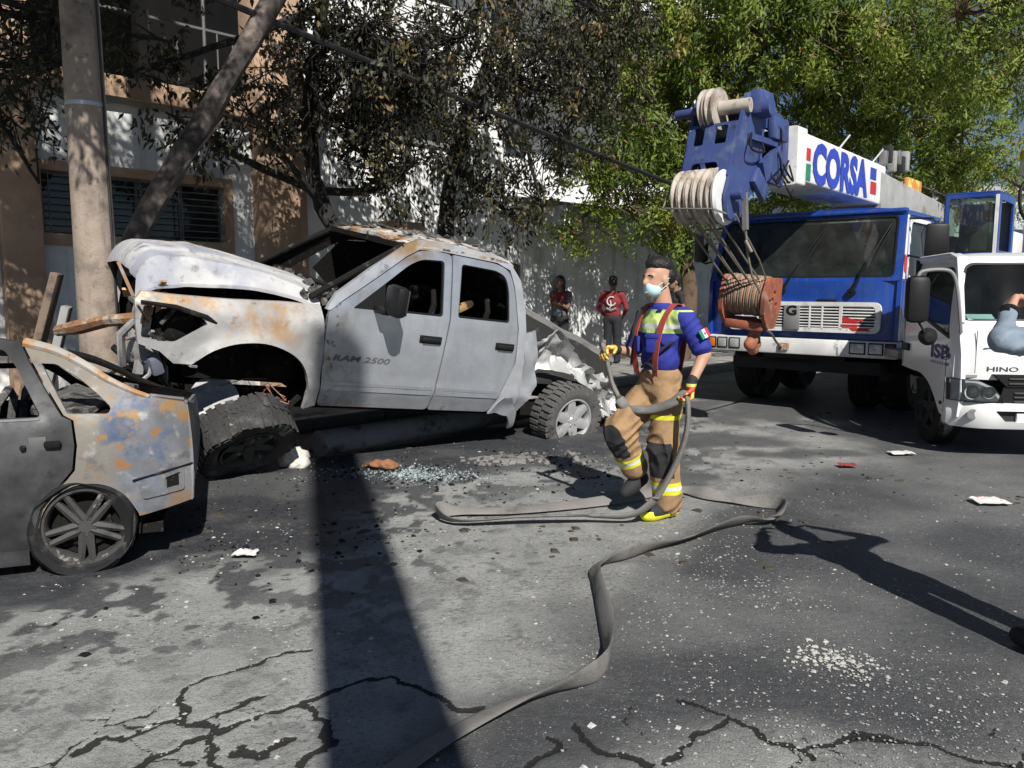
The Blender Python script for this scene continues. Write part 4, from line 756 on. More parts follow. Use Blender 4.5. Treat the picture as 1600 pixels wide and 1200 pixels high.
    MB().tube([(0.46, 0.80, 0.95), (0.40, 0.83, 0.82), (0.37, 0.80, 0.66)], 0.06, 10).build('fuel_filler', mat('primer_beige', (0.40, 0.37, 0.32), 0.7), rt)
    MB().box((0.42, 0.86, 1.02), (0.1, 0.06, 0.07), rot=(.3, .5, .1), bev=0.02).build('marker_lamp', mat('amber_plastic', (0.55, 0.28, 0.08), 0.4), rt)
    MB().panel([(0.95, 0.41), (0.70, 0.40), (0.60, 0.24), (0.56, 0.25), (0.60, 0.42), (0.66, 0.52), (0.72, 0.62), (0.84, 0.6)], (), lambda x, z: (x, wy(1.0, z) + 0.02, z), (0, -0.02, 0), res=0.05).jitter(0.03, 6).build('bent_rocker_end', silver, rt)
    # wheels
    wheel(rt, (-0.20, 0.90, 0.375), (0, 0, 0), 0.385, 0.29, 0.245, 6, rubber_dusty, alloy, lugs=34, flat=0.035, spoke_w=0.13)
    wheel(rt, (-0.1, -0.9, 0.35), (0, 0, math.pi), 0.385, 0.27, 0.24, 6, rubber, alloy_burnt)
    fwl = wheel(rt, (3.6, 0.62, 0.1), (0, 0, 0), 0.42, 0.33, 0.25, 6, rubber_ash, alloy_burnt, lugs=30, burst=True, spoke_w=0.10, lugh=0.5)
    bpy.context.view_layer.update()
    wx = Vector((-2.28, 6.60, 0.37)); n = Vector((0.46, -0.45, -0.77)).normalized(); xx = Vector((0, 0, 1)).cross(n).normalized(); zz = xx.cross(n)
    Mw = Matrix((xx, n, zz)).transposed().to_4x4(); Mw.translation = wx; fwl.matrix_parent_inverse = Matrix(); fwl.matrix_basis = rt.matrix_world.inverted() @ Mw
    wheel(rt, (3.5, -0.9, 0.2), (0, 0, math.pi), 0.385, 0.27, 0.24, 6, rubber, alloy_burnt)
    MB().tube([(3.45, 0.1, 0.5), (3.5, 0.45, 0.42), (3.55, 0.62, 0.25)], 0.05, 8).build('control_arm', char, rt)
    MB().lathe([(0.2, 0), (0.2, 0.02), (0.0, 0.02)], c=(3.55, 0.60, 0.35), axis=(0.2, 0.8, 0.6), seg=20).build('brake_backing', silver_burnt, rt)
    return rt
build_pickup()
# ------------------------------------------------------------------ burnt sedan at the left edge
def build_sedan():
    rt = empty('burnt_sedan', (-2.72, 5.14, 0), (0, 0, R(200)))
    tag(rt, 'burnt out sedan shell with rusty blue and grey rear quarter at the left edge', 'car')
    quarter = mat('burnt_quarter', (0.125, 0.13, 0.14), 0.65, 0.15, rvar=0.1, bump=0.16, bscale=11, layers=[
        ((0.21, 0.21, 0.215), 2.6, 0.40, 0.70, 2.0), ((0.19, 0.172, 0.145), 3.0, 0.25, 0.5, 7.0, (('X', -0.24, -0.10),)), ((0.17, 0.19, 0.23), 6.0, 0.5, 0.66, 17.0, (('X', -0.1, -0.3),)), ((0.05, 0.08, 0.135), 4.2, 0.40, 0.50, 5.0, (('Z', 0.60, 0.68), ('Z', 0.93, 0.87), ('X', -0.36, -0.26), ('X', -0.05, -0.18))),
        ((0.09, 0.12, 0.18), 5, 0.54, 0.66, 15.0, (('X', -0.02, -0.15), ('Z', 0.5, 0.62))), ((0.25, 0.15, 0.065), 6.5, 0.55, 0.62, 3.0, (('Z', 0.55, 0.72),)), ((0.26, 0.165, 0.09), 5.0, 0.5, 0.6, 12.0, (('Z', 0.47, 0.34),)), ((0.11, 0.11, 0.12), 6, 0.56, 0.68, 21.0), ((0.30, 0.30, 0.295), 9, 0.56, 0.70, 31.0), ((0.26, 0.13, 0.045), 9, 0.60, 0.68, 37.0, (('Z', 0.45, 0.6),))])
    doorm = mat('soot_grey_door', (0.030, 0.030, 0.032), 0.55, 0.3, rvar=0.12, bump=0.10, bscale=9, layers=[((0.075, 0.076, 0.08), 2.5, 0.42, 0.7, 2.0), ((0.18, 0.16, 0.13), 5, 0.62, 0.75, 7.0), ((0.02, 0.02, 0.02), 4, 0.55, 0.7, 4.0)])
    rustp = mat('rusty_pillar', (0.36, 0.33, 0.29), 0.75, layers=[((0.36, 0.19, 0.08), 6, 0.45, 0.6, 3.0), ((0.12, 0.11, 0.1), 9, 0.6, 0.7, 3.0)], bump=0.1)
    def wy(x, z):
        y = 0.84 - 0.05 * max(0, (0.45 - z) / 0.35) ** 2 - 0.03 * max(0, (z - 0.6) / 0.28) ** 2
        if z > 0.88: y -= (z - 0.88) * 0.36 + 0.2 * max(0, z - 1.2) ** 1.4
        y -= 0.16 * max(0, (-0.15 - x) / 0.43) ** 2.2
        if x > 2.6: y -= 0.16 * ((x - 2.6) / 0.75) ** 2
        return y
    side = lambda x, z: (x, wy(x, z), z); T = (0, -0.03, 0)
    arch = [(0.25, 0.15), (0.215, 0.34), (0.14, 0.455), (0.02, 0.515), (-0.11, 0.505), (-0.21, 0.44), (-0.27, 0.34), (-0.285, 0.30)]
    arch = [tuple(p) for p in catmull(arch, 4)]
    qw = rounded([(0.055, 0.915), (-0.15, 0.905), (-0.165, 0.94), (-0.10, 1.01), (0.0, 1.10), (0.13, 1.185), (0.205, 1.19)], [0.02, 0.03, 0.03, 0.03, 0.05, 0.02, 0.01])
    q = [(0.27, 0.15)] + arch[1:] + [(-0.575, 0.345), (-0.585, 0.50), (-0.575, 0.60), (-0.565, 0.90), (-0.545, 0.935), (-0.40, 0.975), (-0.27, 1.02), (-0.14, 1.09), (-0.02, 1.17), (0.13, 1.25), (0.27, 1.295), (0.31, 1.30), (0.245, 1.19), (0.075, 0.91), (0.025, 0.88), (0.012, 0.74), (0.03, 0.60), (0.12, 0.49), (0.20, 0.39), (0.24, 0.26)]
    body = MB().panel(q, [qw], side, T, res=0.045).build('rear_quarter', quarter, rt)
    MB().panel(rounded([(-0.53, 0.42), (-0.53, 0.55), (-0.30, 0.505), (-0.31, 0.40)], 0.02), [rounded([(-0.51, 0.445), (-0.51, 0.53), (-0.43, 0.51), (-0.43, 0.44)], 0.01)], lambda x, z: (x, wy(x, z) + 0.012, z), (0, -0.02, 0), res=0.1).build('bumper_mount', quarter, body)
    MB().panel([(-0.50, 0.45), (-0.50, 0.525), (-0.435, 0.505), (-0.435, 0.445)], (), lambda x, z: (x, wy(x, z) + 0.002, z), None, res=1).build('mount_hole', char, body)
    MB().tube([(-0.58, wy(-.58, .56) + 0.004, 0.565), (-0.42, wy(-.42, .54) + 0.006, 0.545), (-0.26, wy(-.26, .52) + 0.006, 0.515)], 0.007, 6).build('bumper_seam', char, body)
    # rear door and front door (front door is past the frame edge)
    d = [(0.285, 0.15), (0.255, 0.26), (0.213, 0.395), (0.132, 0.497), (0.044, 0.603), (0.026, 0.74), (0.038, 0.88), (0.088, 0.905), (0.262, 1.19), (0.325, 1.31), (0.5, 1.335), (1.02, 1.345), (1.03, 0.9), (1.0, 0.15)]
    dw = rounded([(0.185, 0.905), (0.325, 1.17), (0.40, 1.27), (0.97, 1.29), (0.98, 0.90)], 0.03)
    dd = MB().panel(d, [dw], side, T, res=0.05).build('rear_door', doorm, rt)
    MB().box((0.13, wy(0.1, 0.755) + 0.018, 0.757), (0.085, 0.03, 0.04), bev=0.012).build('handle', char, dd); MB().box((0.205, wy(0.2, 0.76) + 0.001, 0.762), (0.085, 0.006, 0.075), bev=0.002).build('handle_dent', mat('dent_grey', (0.1, 0.1, 0.1), 0.6), dd); MB().box((0.275, wy(0.27, .745) + 0.01, 0.745), (0.03, 0.03, 0.03), bev=0.01).build('lock', char, dd)
    MB().bar((0.19, wy(.2, .9) + 0.004, 0.897), (1.0, wy(.9, .9) + 0.004, 0.893), 0.012).build('waist_moulding', steel, dd)
    MB().bar((0.42, 0.80, 0.90), (0.95, 0.77, 1.08), 0.02).build('window_channel', char, dd)
    f = [(1.015, 0.15), (1.045, 0.9), (1.035, 1.345), (1.5, 1.30), (1.80, 1.05), (1.98, 0.90), (2.0, 0.5), (1.95, 0.15)]; fwn = rounded([(1.09, 0.91), (1.08, 1.29), (1.46, 1.25), (1.78, 0.95)], 0.03)
    MB().panel(f, [fwn], side, T, res=0.08).build('front_door', doorm, rt)
    far = [(2.01, 0.15), (2.01, 0.5), (1.99, 0.9), (2.6, 0.87), (3.1, 0.78), (3.32, 0.66), (3.35, 0.35)] + [tuple(p) for p in catmull([(2.95, 0.2), (2.90, 0.40), (2.75, 0.52), (2.55, 0.52), (2.40, 0.40), (2.35, 0.15)], 4)]
    MB().panel(far, (), side, T, res=0.08).build('front_fender', doorm, rt)
    MB().bar((0.29, 0.775, 0.12), (2.33, 0.775, 0.12), 0.06, 0.10).build('sill', doorm, rt)
    for nm, poly, hl in (('rear_quarter', q, [qw]), ('rear_door', d, [dw]), ('front_door', f, [fwn]), ('front_fender', far, [])): MB().panel(poly, hl, side, T, res=0.2).mirror_y().sag().build(nm, char, rt)
    prof = np.array([(1.98, 0.90), (1.55, 1.25), (1.3, 1.345), (0.9, 1.365), (0.5, 1.345), (0.28, 1.30)])
    pz = catmull(prof, 4); MB().grid(len(pz) - 1, 10, lambda u, v: (lambda p: (p[0], (v * 2 - 1) * (wy(p[0], p[1]) - 0.005), p[1] - 0.16 * (1 - v) - 0.05 * math.sin(v * 3.1)))(pz[int(round(u * (len(pz) - 1)))]) if pz[int(round(u * (len(pz) - 1)))][1] > 1.24 else (1.62, (v * 2 - 1) * 0.62, 1.245 - 0.16 * (1 - v)), (0, 0, -0.02)).build('roof', doorm, rt)
    # roof rails / rear window frame, rusty on the near side
    for s in (1, -1):
        dz = 0 if s > 0 else -0.13; rail = [(0.30, s * (wy(.3, 1.3) - 0.0), 1.305), (0.13, s * wy(.13, 1.25), 1.255), (-0.02, s * wy(0, 1.17), 1.175), (-0.14, s * wy(-.14, 1.09), 1.095), (-0.27, s * wy(-.27, 1.02), 1.025), (-0.36, s * wy(-.36, .985), 0.985)]
        MB().tube(catmull([(a, b, c + dz) for a, b, c in rail], 4), np.linspace(0.030, 0.014, 21), 8).build('rear_pillar', rustp if s > 0 else char, rt)
    MB().tube([(-0.36, 0.66, 0.985), (-0.45, 0.63, 0.965), (-0.54, 0.60, 0.945)], 0.014, 6).tube([(-0.55, 0.6, 0.93), (-0.56, 0.0, 0.84), (-0.55, -0.62, 0.80)], 0.015, 6).build('trunk_lip', quarter, rt)
    MB().grid(6, 12, lambda u, v: (-0.565 - 0.02 * math.sin(u * 3), (v * 2 - 1) * (wy(-0.56, 0.9 - .5 * u) - 0.006), 0.92 - 0.58 * u - 0.10 * (1 - u) * (1 - v)), (0.02, 0, 0)).build('rear_panel', quarter, rt)
    MB().grid(6, 8, lambda u, v: (0.30 - 0.48 * u, (v * 2 - 1) * 0.55, 0.92 + 0.05 * mnoise.noise(Vector((u * 4, v * 6, 3)))), (0, 0, -0.03)).jitter(0.03, 6).build('parcel_shelf', ash, rt)
    MB().box((1.0, 0, 0.2), (2.8, 1.5, 0.05)).build('floor_pan', char, rt); MB().box((-0.3, 0, 0.42), (0.5, 1.4, 0.1)).build('trunk_well', char, rt)
    for x in (0.55, 1.35): 
        for y in (-0.35, 0.36): MB().tube([(x, y - 0.2, 0.35), (x - 0.1, y - 0.2, 0.95), (x - 0.12, y, 1.02), (x - 0.1, y + 0.2, 0.95), (x, y + 0.2, 0.35)], 0.025, 6).tube([(x - 0.05, y - .2, 0.7), (x - 0.05, y + .2, 0.72)], 0.015, 6).build('seat_frame', ash, rt)
    MB().grid(8, 8, lambda u, v: (2.0 + 1.25 * u, (v * 2 - 1) * (wy(2 + 1.25 * u, .8) - 0.02), 0.93 - 0.2 * u * u), (0, 0, -0.02)).build('hood', doorm, rt)
    MB().box((3.32, 0, 0.48), (0.06, 1.2, 0.4), bev=0.02).build('nose_panel', doorm, rt)
    wheel(rt, (0.0, 0.745, 0.265), (0, 0.5, 0), 0.268, 0.17, 0.215, 5, rubber, alloy_burnt, flat=0.012, spoke_w=0.088, double=True)
    wheel(rt, (0.0, -0.72, 0.265), (0, 0, math.pi), 0.268, 0.17, 0.21, 5, rubber, alloy_burnt, spoke_w=0.07)
    wheel(rt, (2.65, 0.72, 0.265), (0, 0, 0), 0.268, 0.17, 0.21, 5, rubber, alloy_burnt, spoke_w=0.07)
    wheel(rt, (2.65, -0.72, 0.265), (0, 0, math.pi), 0.268, 0.17, 0.21, 5, rubber, alloy_burnt, spoke_w=0.07)
    MB().lathe([(0.29, 0), (0.30, -0.25), (0.0, -0.25)], c=(0, 0.80, 0.27), axis=(0, 1, 0), seg=28).build('wheelhouse', char, rt)
    # melted tyre skirt lying around the rim
    MB().lathe([(0.20, 0.0), (0.26, 0.05), (0.285, 0.02), (0.25, -0.06)], c=(0.02, 0.80, 0.255), axis=(0, 1, 0), seg=40, closed=True).jitter(0.018, 8).build('melted_tyre', rubber, rt)
build_sedan()
# ------------------------------------------------------------------ mobile crane: x forward from its bumper, y left, z up
blue = mat('crane_blue', (0.012, 0.055, 0.30), 0.32, layers=[((0.03, 0.08, 0.25), 3, 0.5, 0.75, 2.0), ((0.10, 0.10, 0.11), 18, 0.62, 0.72, 6.0), ((0.13, 0.13, 0.135), 2.0, 0.5, 0.8, 9.0, (('Z', 1.6, 1.0),))], coat=0.25, rvar=0.12, streak=((0.09, 0.10, 0.13), 7.0, 0.5))
blue_worn = mat('worn_boom_blue', (0.042, 0.066, 0.19), 0.5, layers=[((0.10, 0.13, 0.23), 4, 0.52, 0.72, 2.0), ((0.03, 0.03, 0.05), 6, 0.58, 0.70, 5.0), ((0.30, 0.28, 0.26), 16, 0.66, 0.74, 9.0), ((0.25, 0.12, 0.07), 9, 0.68, 0.75, 12.0)], bump=0.08)
cwhite = mat('crane_white', (0.76, 0.76, 0.74), 0.42, layers=[((0.50, 0.48, 0.44), 3.5, 0.55, 0.75, 2.0), ((0.28, 0.22, 0.17), 12, 0.62, 0.74, 6.0)], rvar=0.1, streak=((0.34, 0.30, 0.25), 8.0, 0.55))
sheave_m = mat('sheave_cream', (0.46, 0.41, 0.35), 0.55, layers=[((0.24, 0.19, 0.15), 6, 0.45, 0.65, 2.0), ((0.07, 0.06, 0.05), 9, 0.58, 0.7, 6.0)])
lampglass = mat('lamp_lens', (0.50, 0.51, 0.50), 0.15, 0.3); amber = mat('amber_lens', (0.65, 0.20, 0.02), 0.25); redlens = mat('dark_red_lens', (0.16, 0.035, 0.025), 0.3)
redp = mat('red_paint', (0.55, 0.03, 0.035), 0.45); greenp = mat('green_paint', (0.02, 0.22, 0.12), 0.5); letblue = mat('letter_blue', (0.03, 0.06, 0.42), 0.45)
ropem = mat('wire_rope', (0.22, 0.19, 0.16), 0.7, 0.4, bump=0.3, bscale=120)
cglass = glass('windscreen_glass', (0.58, 0.70, 0.63), 0.10, 1.0)
dashm = mat('dusty_green_dash', (0.34, 0.40, 0.33), 0.8, layers=[((0.12, .14, .12), 4, .5, .7, 1.0)])
CR_LOC = (3.655, 10.17, 0); CR_ROT = (0, 0, R(228.755)); CR_S = 0.981
def build_crane():
    rt = empty('mobile_crane', CR_LOC, CR_ROT, scale=CR_S)
    tag(rt, 'blue and white mobile crane with lettered telescopic boom over its low cab', 'crane truck')
    # bumper and lamps
    bu = MB().box((-0.09, 0, 0.895), (0.2, 2.54, 0.215), bev=0.02)
    bu = bu.jitter(0.008, 2.0).build('bumper', mat('scuffed_white_bumper', (0.74, 0.74, 0.72), 0.5, layers=[((0.30, 0.29, 0.27), 5, 0.58, 0.72, 3.0), ((0.1, 0.09, 0.08), 12, 0.66, 0.76, 5.0)]), rt)
    for y, w, m in ((0.80, 0.20, lampglass), (1.02, 0.18, lampglass), (1.19, 0.13, redlens), (-1.17, 0.11, amber), (-1.02, 0.15, lampglass), (-0.84, 0.16, lampglass)):
        f = MB().box((0.012, y, 0.90), (0.02, w, 0.15), bev=0.006).build('lamp_housing', plastic, bu); MB().box((0.022, y, 0.90), (0.016, w - 0.03, 0.118), bev=0.006).build('lens', m, f)
    MB().box((0.01, -0.14, 0.88), (0.06, 0.14, 0.1), bev=0.02).lathe([(0.03, -.02), (0.05, 0), (0.03, .02)], c=(0.06, -0.14, 0.87), axis=(0, 1, 0), seg=14).build('tow_eye', rust, bu)
    # cab
    fp = rounded([(-1.26, 1.01), (1.26, 1.01), (1.27, 1.74), (-1.27, 1.74)], [0.03, 0.03, 0.02, 0.02])
    cabf = MB().panel(fp, (), lambda y, z: (0.02 - 0.10 * abs(y / 1.26) ** 6 - 0.012 * ((z - 1.4) / 0.35) ** 2, y, z), (-0.05, 0, 0), res=0.09).build('front_panel', blue, rt)
    gy0, gy1, gz0, gz1 = -0.93, 1.07, 1.09, 1.475
    gp = rounded([(gy0, gz0), (gy1, gz0), (gy1, gz1), (gy0, gz1)], 0.1, 6); gi = rounded([(gy0 + 0.05, gz0 + 0.05), (gy1 - 0.07, gz0 + 0.06), (gy1 - 0.07, gz1 - 0.05), (gy0 + 0.05, gz1 - 0.045)], 0.06, 6)
    gr = MB().panel(gp, [gi], lambda y, z: (0.055, y, z), (-0.04, 0, 0), res=0.2).build('grille', cwhite, rt)
    MB().box((0.018, 0.07, 1.28), (0.02, 1.9, 0.33)).build('grille_backing', darkroom, gr)
    for k in range(8):
        z = gz0 + 0.075 + k * 0.037; MB().box((0.040, 0.06, z), (0.025, 1.90, 0.015), bev=0.003).build('slat', cwhite, gr)
    for y in (-0.72, -0.5, -0.28, 0.2, 0.36, 0.58, 0.6): MB().box((0.044, y, 1.275), (0.022, 0.018, 0.30)).build('divider', cwhite, gr)
    MB().box((0.062, -0.03, 1.27), (0.02, 0.21, 0.31), bev=0.004).build('emblem_plate', mat('plate_grey', (0.22, 0.22, 0.22), 0.6), gr)
    text_obj('G', 'lettering', mat('emblem_black', (0.01, 0.01, 0.01), 0.4), gr, (0.074, -0.10, 1.30), (0, 1, 0), (0, 0, 1), 0.13, 0.14, bold=0.03)
    MB().panel([(0.62, 1.22), (0.80, 1.22), (0.80, 1.265), (0.86, 1.265), (0.86, 1.235), (0.62, 1.30)], (), lambda y, z: (0.058, y, z), (-0.006, 0, 0), res=1).panel([(0.60, 1.20), (0.84, 1.20), (0.80, 1.17), (0.60, 1.17)], (), lambda y, z: (0.058, y, z), (-0.006, 0, 0), res=1).panel([(0.70, 1.155), (0.92, 1.155), (0.96, 1.12), (0.74, 1.12)], (), lambda y, z: (0.058, y, z), (-0.006, 0, 0), res=1).build('red_mark', redp, gr)
    def wsx(z): return -0.02 - (z - 1.74) * 0.34
    wo = rounded([(-1.25, 1.74), (1.25, 1.74), (1.20, 2.60), (-1.20, 2.60)], 0.04); wi = rounded([(-1.17, 1.785), (1.17, 1.785), (1.13, 2.545), (-1.13, 2.545)], 0.07)
    fr = MB().panel(wo, [wi], lambda y, z: (wsx(z), y, z), (-0.06, 0, 0), res=0.3).build('windscreen_frame', blue, rt)
    wj = rounded([(-1.145, 1.805), (1.145, 1.805), (1.105, 2.525), (-1.105, 2.525)], 0.06)
    MB().panel(wi, [wj], lambda y, z: (wsx(z) + 0.003, y, z), (-0.03, 0, 0), res=0.3).build('windscreen_seal', plastic, fr)
    MB().panel(wj, (), lambda y, z: (wsx(z) - 0.012, y, z), None, res=0.4).build('windscreen', cglass, rt)
    for s in (1, -1):
        so = [(0.0, 1.01), (-0.03, 1.74), (-0.33, 2.60), (-1.80, 2.60), (-1.85, 1.01)]; sw = rounded([(-0.26, 1.80), (-0.48, 2.47), (-1.35, 2.47), (-1.38, 1.78)], 0.08)
        sd = MB().panel(so, [sw], lambda x, z: (x, s * (1.262 - 0.06 * max(0, (z - 1.74) / 0.86)), z), (0, -s * 0.05, 0), res=0.3).build('cab_side', blue, rt)
        MB().panel([tuple(np.array(p) * 1.0) for p in rounded([(-0.20, 1.74), (-0.44, 2.52), (-1.40, 2.52), (-1.44, 1.73)], 0.09)], [sw], lambda x, z: (x, s * (1.272 - 0.06 * max(0, (z - 1.74) / 0.86)), z), (0, -s * 0.02, 0), res=0.3).build('window_trim', cwhite, sd)
        MB().panel(sw, (), lambda x, z: (x, s * (1.24 - 0.06 * max(0, (z - 1.74) / 0.86)), z), None, res=0.5).build('side_window', cglass, sd)
        st = MB().panel([(-0.035, 1.76), (-0.115, 1.76), (-0.395, 2.57), (-0.315, 2.57)], (), lambda x, z: (x, s * (1.268 - 0.06 * max(0, (z - 1.74) / 0.86)), z), (0, s * 0.004, 0), res=0.3).build('pillar_stripe', cwhite, sd)
        MB().panel([(-0.07, 1.86), (-0.15, 1.82), (-0.23, 2.02), (-0.13, 2.06)], (), lambda x, z: (x, s * (1.274 - 0.06 * max(0, (z - 1.74) / 0.86)), z), (0, s * 0.004, 0), res=0.3).build('red_flash', redp, sd)
        m = MB().box((-0.30, s * 1.55, 2.22), (0.10, 0.26, 0.40), rot=(0, 0, s * 0.5), bev=0.04).build('mirror', plastic, rt); MB().tube([(-0.3, s * 1.24, 2.05), (-0.24, s * 1.45, 2.0), (-0.26, s * 1.55, 2.05)], 0.014, 6).tube([(-0.36, s * 1.22, 2.50), (-0.28, s * 1.5, 2.48), (-0.28, s * 1.55, 2.4)], 0.014, 6).build('mirror_bracket', plastic, m)
        MB().tube([(-1.55, s * 1.30, 1.5), (-1.55, s * 1.34, 1.8), (-1.55, s * 1.34, 2.4), (-1.55, s * 1.28, 2.5)], 0.016, 6).build('grab_handle', alum, sd)
    MB().grid(10, 12, lambda u, v: (-0.29 - 1.55 * u, (v * 2 - 1) * 1.22, 2.60 + 0.06 * (1 - abs(v * 2 - 1) ** 4)), (0, 0, -0.05)).build('roof', blue, rt)
    MB().box((-0.31, 0, 2.605), (0.1, 2.42, 0.05), bev=0.015).build('visor', blue, rt)
    MB().box((-1.83, 0, 1.8), (0.05, 2.45, 1.6)).build('cab_back', mat('cab_lining', (0.10, 0.12, 0.11), 0.8), rt)
    MB().grid(8, 16, lambda u, v: (-0.07 - 0.5 * u, (v * 2 - 1) * 1.16, 1.80 + 0.14 * math.sin(u * 3.0) + 0.05 * (abs(v - 0.35) < 0.2)), (0, 0, -0.05)).build('dashboard', dashm, rt)
    for y in (0.6, -0.55): MB().box((-1.05, y, 1.55), (0.5, 0.5, 0.15), bev=0.05).box((-1.3, y, 1.9), (0.14, 0.48, 0.7), rot=(0, -0.15, 0), bev=0.06).box((-1.36, y, 2.32), (0.1, 0.28, 0.2), bev=0.05).build('seat', mat('dark_grey_vinyl', (0.05, 0.052, 0.055), 0.6), rt)
    MB().lathe([(0.20, -0.013), (0.215, 0), (0.20, 0.013)], c=(-0.55, 0.6, 1.98), axis=(-0.6, 0, 0.8), seg=28, closed=True).bar((-0.55, 0.4, 1.98), (-0.55, 0.8, 1.98), 0.025).build('steering_wheel', plastic, rt)
    for b, t_ in (((-0.19, 1.615), (0.26, 2.42)), ((0.70, 1.60), (1.06, 2.44))):
        a0 = np.array([0.05, b[0], b[1]]); mid = np.array([0.02, b[0] + (t_[0] - b[0]) * 0.45, b[1] + (t_[1] - b[1]) * 0.42]); tip = np.array([wsx(t_[1]) + 0.035, *t_])
        wp = MB().tube([a0, mid], [0.022, 0.012], 8).tube([mid, (mid + tip) / 2 + [0.02, 0, 0], tip], 0.008, 6).build('wiper', plastic, rt)
        lo = mid + (mid - tip) * 0.55; lo[0] = wsx(max(lo[2], 1.8)) + 0.02; MB().bar(lo + [0.0, 0.02, 0], tip + [0.0, 0.02, 0], 0.022, 0.012).build('wiper_blade', plastic, wp); MB().lathe([(0.05, -.03), (0.05, .03), (0, .03)], c=(0.03, b[0], b[1]), axis=(1, 0, 0), seg=14).build('wiper_pivot', plastic, wp)
    MB().box((0.03, 0.4, 1.49), (0.02, 0.25, 0.035), bev=0.005).build('bonnet_latch', plastic, cabf)
    # carrier chassis, fenders, axles
    MB().box((-5.6, 0, 0.85), (10.6, 1.1, 0.45)).build('chassis', mat('chassis_black', (0.02, 0.02, 0.021), 0.8), rt)
    MB().box((-0.55, 0, 0.62), (0.5, 2.0, 0.16)).build('front_axle_beam', MATS['chassis_black'], rt)
    for x in (-1.25, -2.75, -6.9, -8.3):
        for s in (1, -1): wheel(rt, (x, s * 1.02, 0.54), (0, 0, 0 if s > 0 else math.pi), 0.54, 0.36, 0.29, 6, rubber, steel, spoke_w=0.16)
    for s in (1, -1):
        MB().box((-2.2, s * 1.0, 1.32), (0.65, 0.55, 0.35), bev=0.03).build('tool_box', blue, rt); MB().box((-6.3, s * 1.0, 1.32), (6.2, 0.55, 0.16), bev=0.03).build('deck', blue, rt)
        ob = MB().box((-4.4, s * 1.03, 1.78), (0.45, 0.75, 0.46), bev=0.02).build('outrigger_box', cwhite, rt)
        for k in range(4):
            y = s * 1.03 - 0.34 + k * 0.19
            for z0, dy in ((1.58, 0.09), (1.79, -0.09)): MB().panel([(y, z0), (y + 0.09, z0), (y + 0.09 + dy, z0 + 0.19), (y + dy, z0 + 0.19)], (), lambda a, b: (-4.170, min(max(a, s * 1.03 - 0.37), s * 1.03 + 0.37), b), (0.004, 0, 0), res=1).build('chevron', redp, ob)
        MB().box((-4.15, s * 1.03, 1.775), (0.03, 0.75, 0.02)).build('box_seam', plastic, ob)
    MB().box((-3.4, 0, 1.5), (0.9, 1.6, 0.5), bev=0.03).build('engine_cover', mat('faded_grey', (0.3, 0.3, 0.3), 0.7), rt)
    # superstructure with the operator's cab
    MB().lathe([(0.75, 1.1), (0.75, 1.6), (0, 1.6)], c=(-6.2, 0, 0), axis=(0, 0, 1), seg=28).build('turntable', MATS['chassis_black'], rt)
    MB().box((-6.6, 0, 2.1), (2.6, 1.3, 0.9), bev=0.03).build('superstructure', blue, rt); MB().box((-8.3, 0, 2.2), (0.9, 2.3, 1.1), bev=0.05).build('counterweight', cwhite, rt)
    ox, oy0, oy1, oz0, oz1 = -4.35, 0.70, 1.47, 2.10, 3.17
    oc = MB().panel(rounded([(oy0, oz0 - 0.12), (oy1, oz0 - 0.12), (oy1, oz1), (oy0, oz1)], 0.05), [rounded([(oy0 + 0.05, oz0 + 0.12), (oy1 - 0.07, oz0 + 0.12), (oy1 - 0.07, oz1 - 0.07), (oy0 + 0.05, oz1 - 0.07)], 0.06)], lambda y, z: (ox, y, z), (-0.05, 0, 0), res=0.4).build('operator_cab', blue, rt)
    MB().box((ox - 0.02, (oy0 + oy1) / 2, (oz0 + oz1) / 2 + 0.03), (0.006, oy1 - oy0 - 0.12, oz1 - oz0 - 0.18)).build('pane', cglass, oc)
    MB().box((ox - 0.65, (oy0 + oy1) / 2, oz1 - 0.01), (1.3, oy1 - oy0, 0.05), bev=0.02).build('cab_roof', blue, oc); MB().box((ox - 0.65, (oy0 + oy1) / 2, oz0 - 0.08), (1.3, oy1 - oy0, 0.08)).build('cab_floor', blue, oc)
    MB().box((ox - 1.29, (oy0 + oy1) / 2, 2.6), (0.05, oy1 - oy0, 1.0)).build('cab_rear', mat('cab_interior_grey', (0.22, 0.23, 0.24), 0.8), oc)
    for y in (oy0, oy1): MB().panel([(ox - 0.05, oz0 - .1), (ox - 0.05, oz1), (ox - 1.3, oz1), (ox - 1.3, oz0 - .1)], [rounded([(ox - 0.15, oz0 + 0.15), (ox - 0.15, oz1 - 0.12), (ox - 1.15, oz1 - 0.12), (ox - 1.15, oz0 + 0.15)], 0.06)], lambda x, z: (x, y, z), (0, -0.03, 0), res=0.6).build('cab_side_frame', blue, oc)
    MB().box((ox - 0.75, 1.12, 2.45), (0.14, 0.42, 0.6), bev=0.06).box((ox - 0.78, 1.12, 2.86), (0.1, 0.26, 0.18), bev=0.05).box((ox - 0.5, 1.12, 2.2), (0.5, 0.42, 0.12), bev=0.04).build('operator_seat', MATS['dark_grey_vinyl'], oc)
    MB().bar((ox + 0.03, oy1 - 0.03, oz0), (ox + 0.03, oy1 - 0.03, oz1 - 0.05), 0.05, 0.02).build('pillar_stripe', cwhite, oc); MB().box((ox + 0.04, oy1 - 0.035, oz0 - 0.02), (0.02, 0.05, 0.1)).build('red_flash', redp, oc)
    MB().box((ox + 0.12, 1.0, 2.0), (0.2, 0.16, 0.1), bev=0.02).jitter(.02, 8).build('work_lamp', plastic, oc)
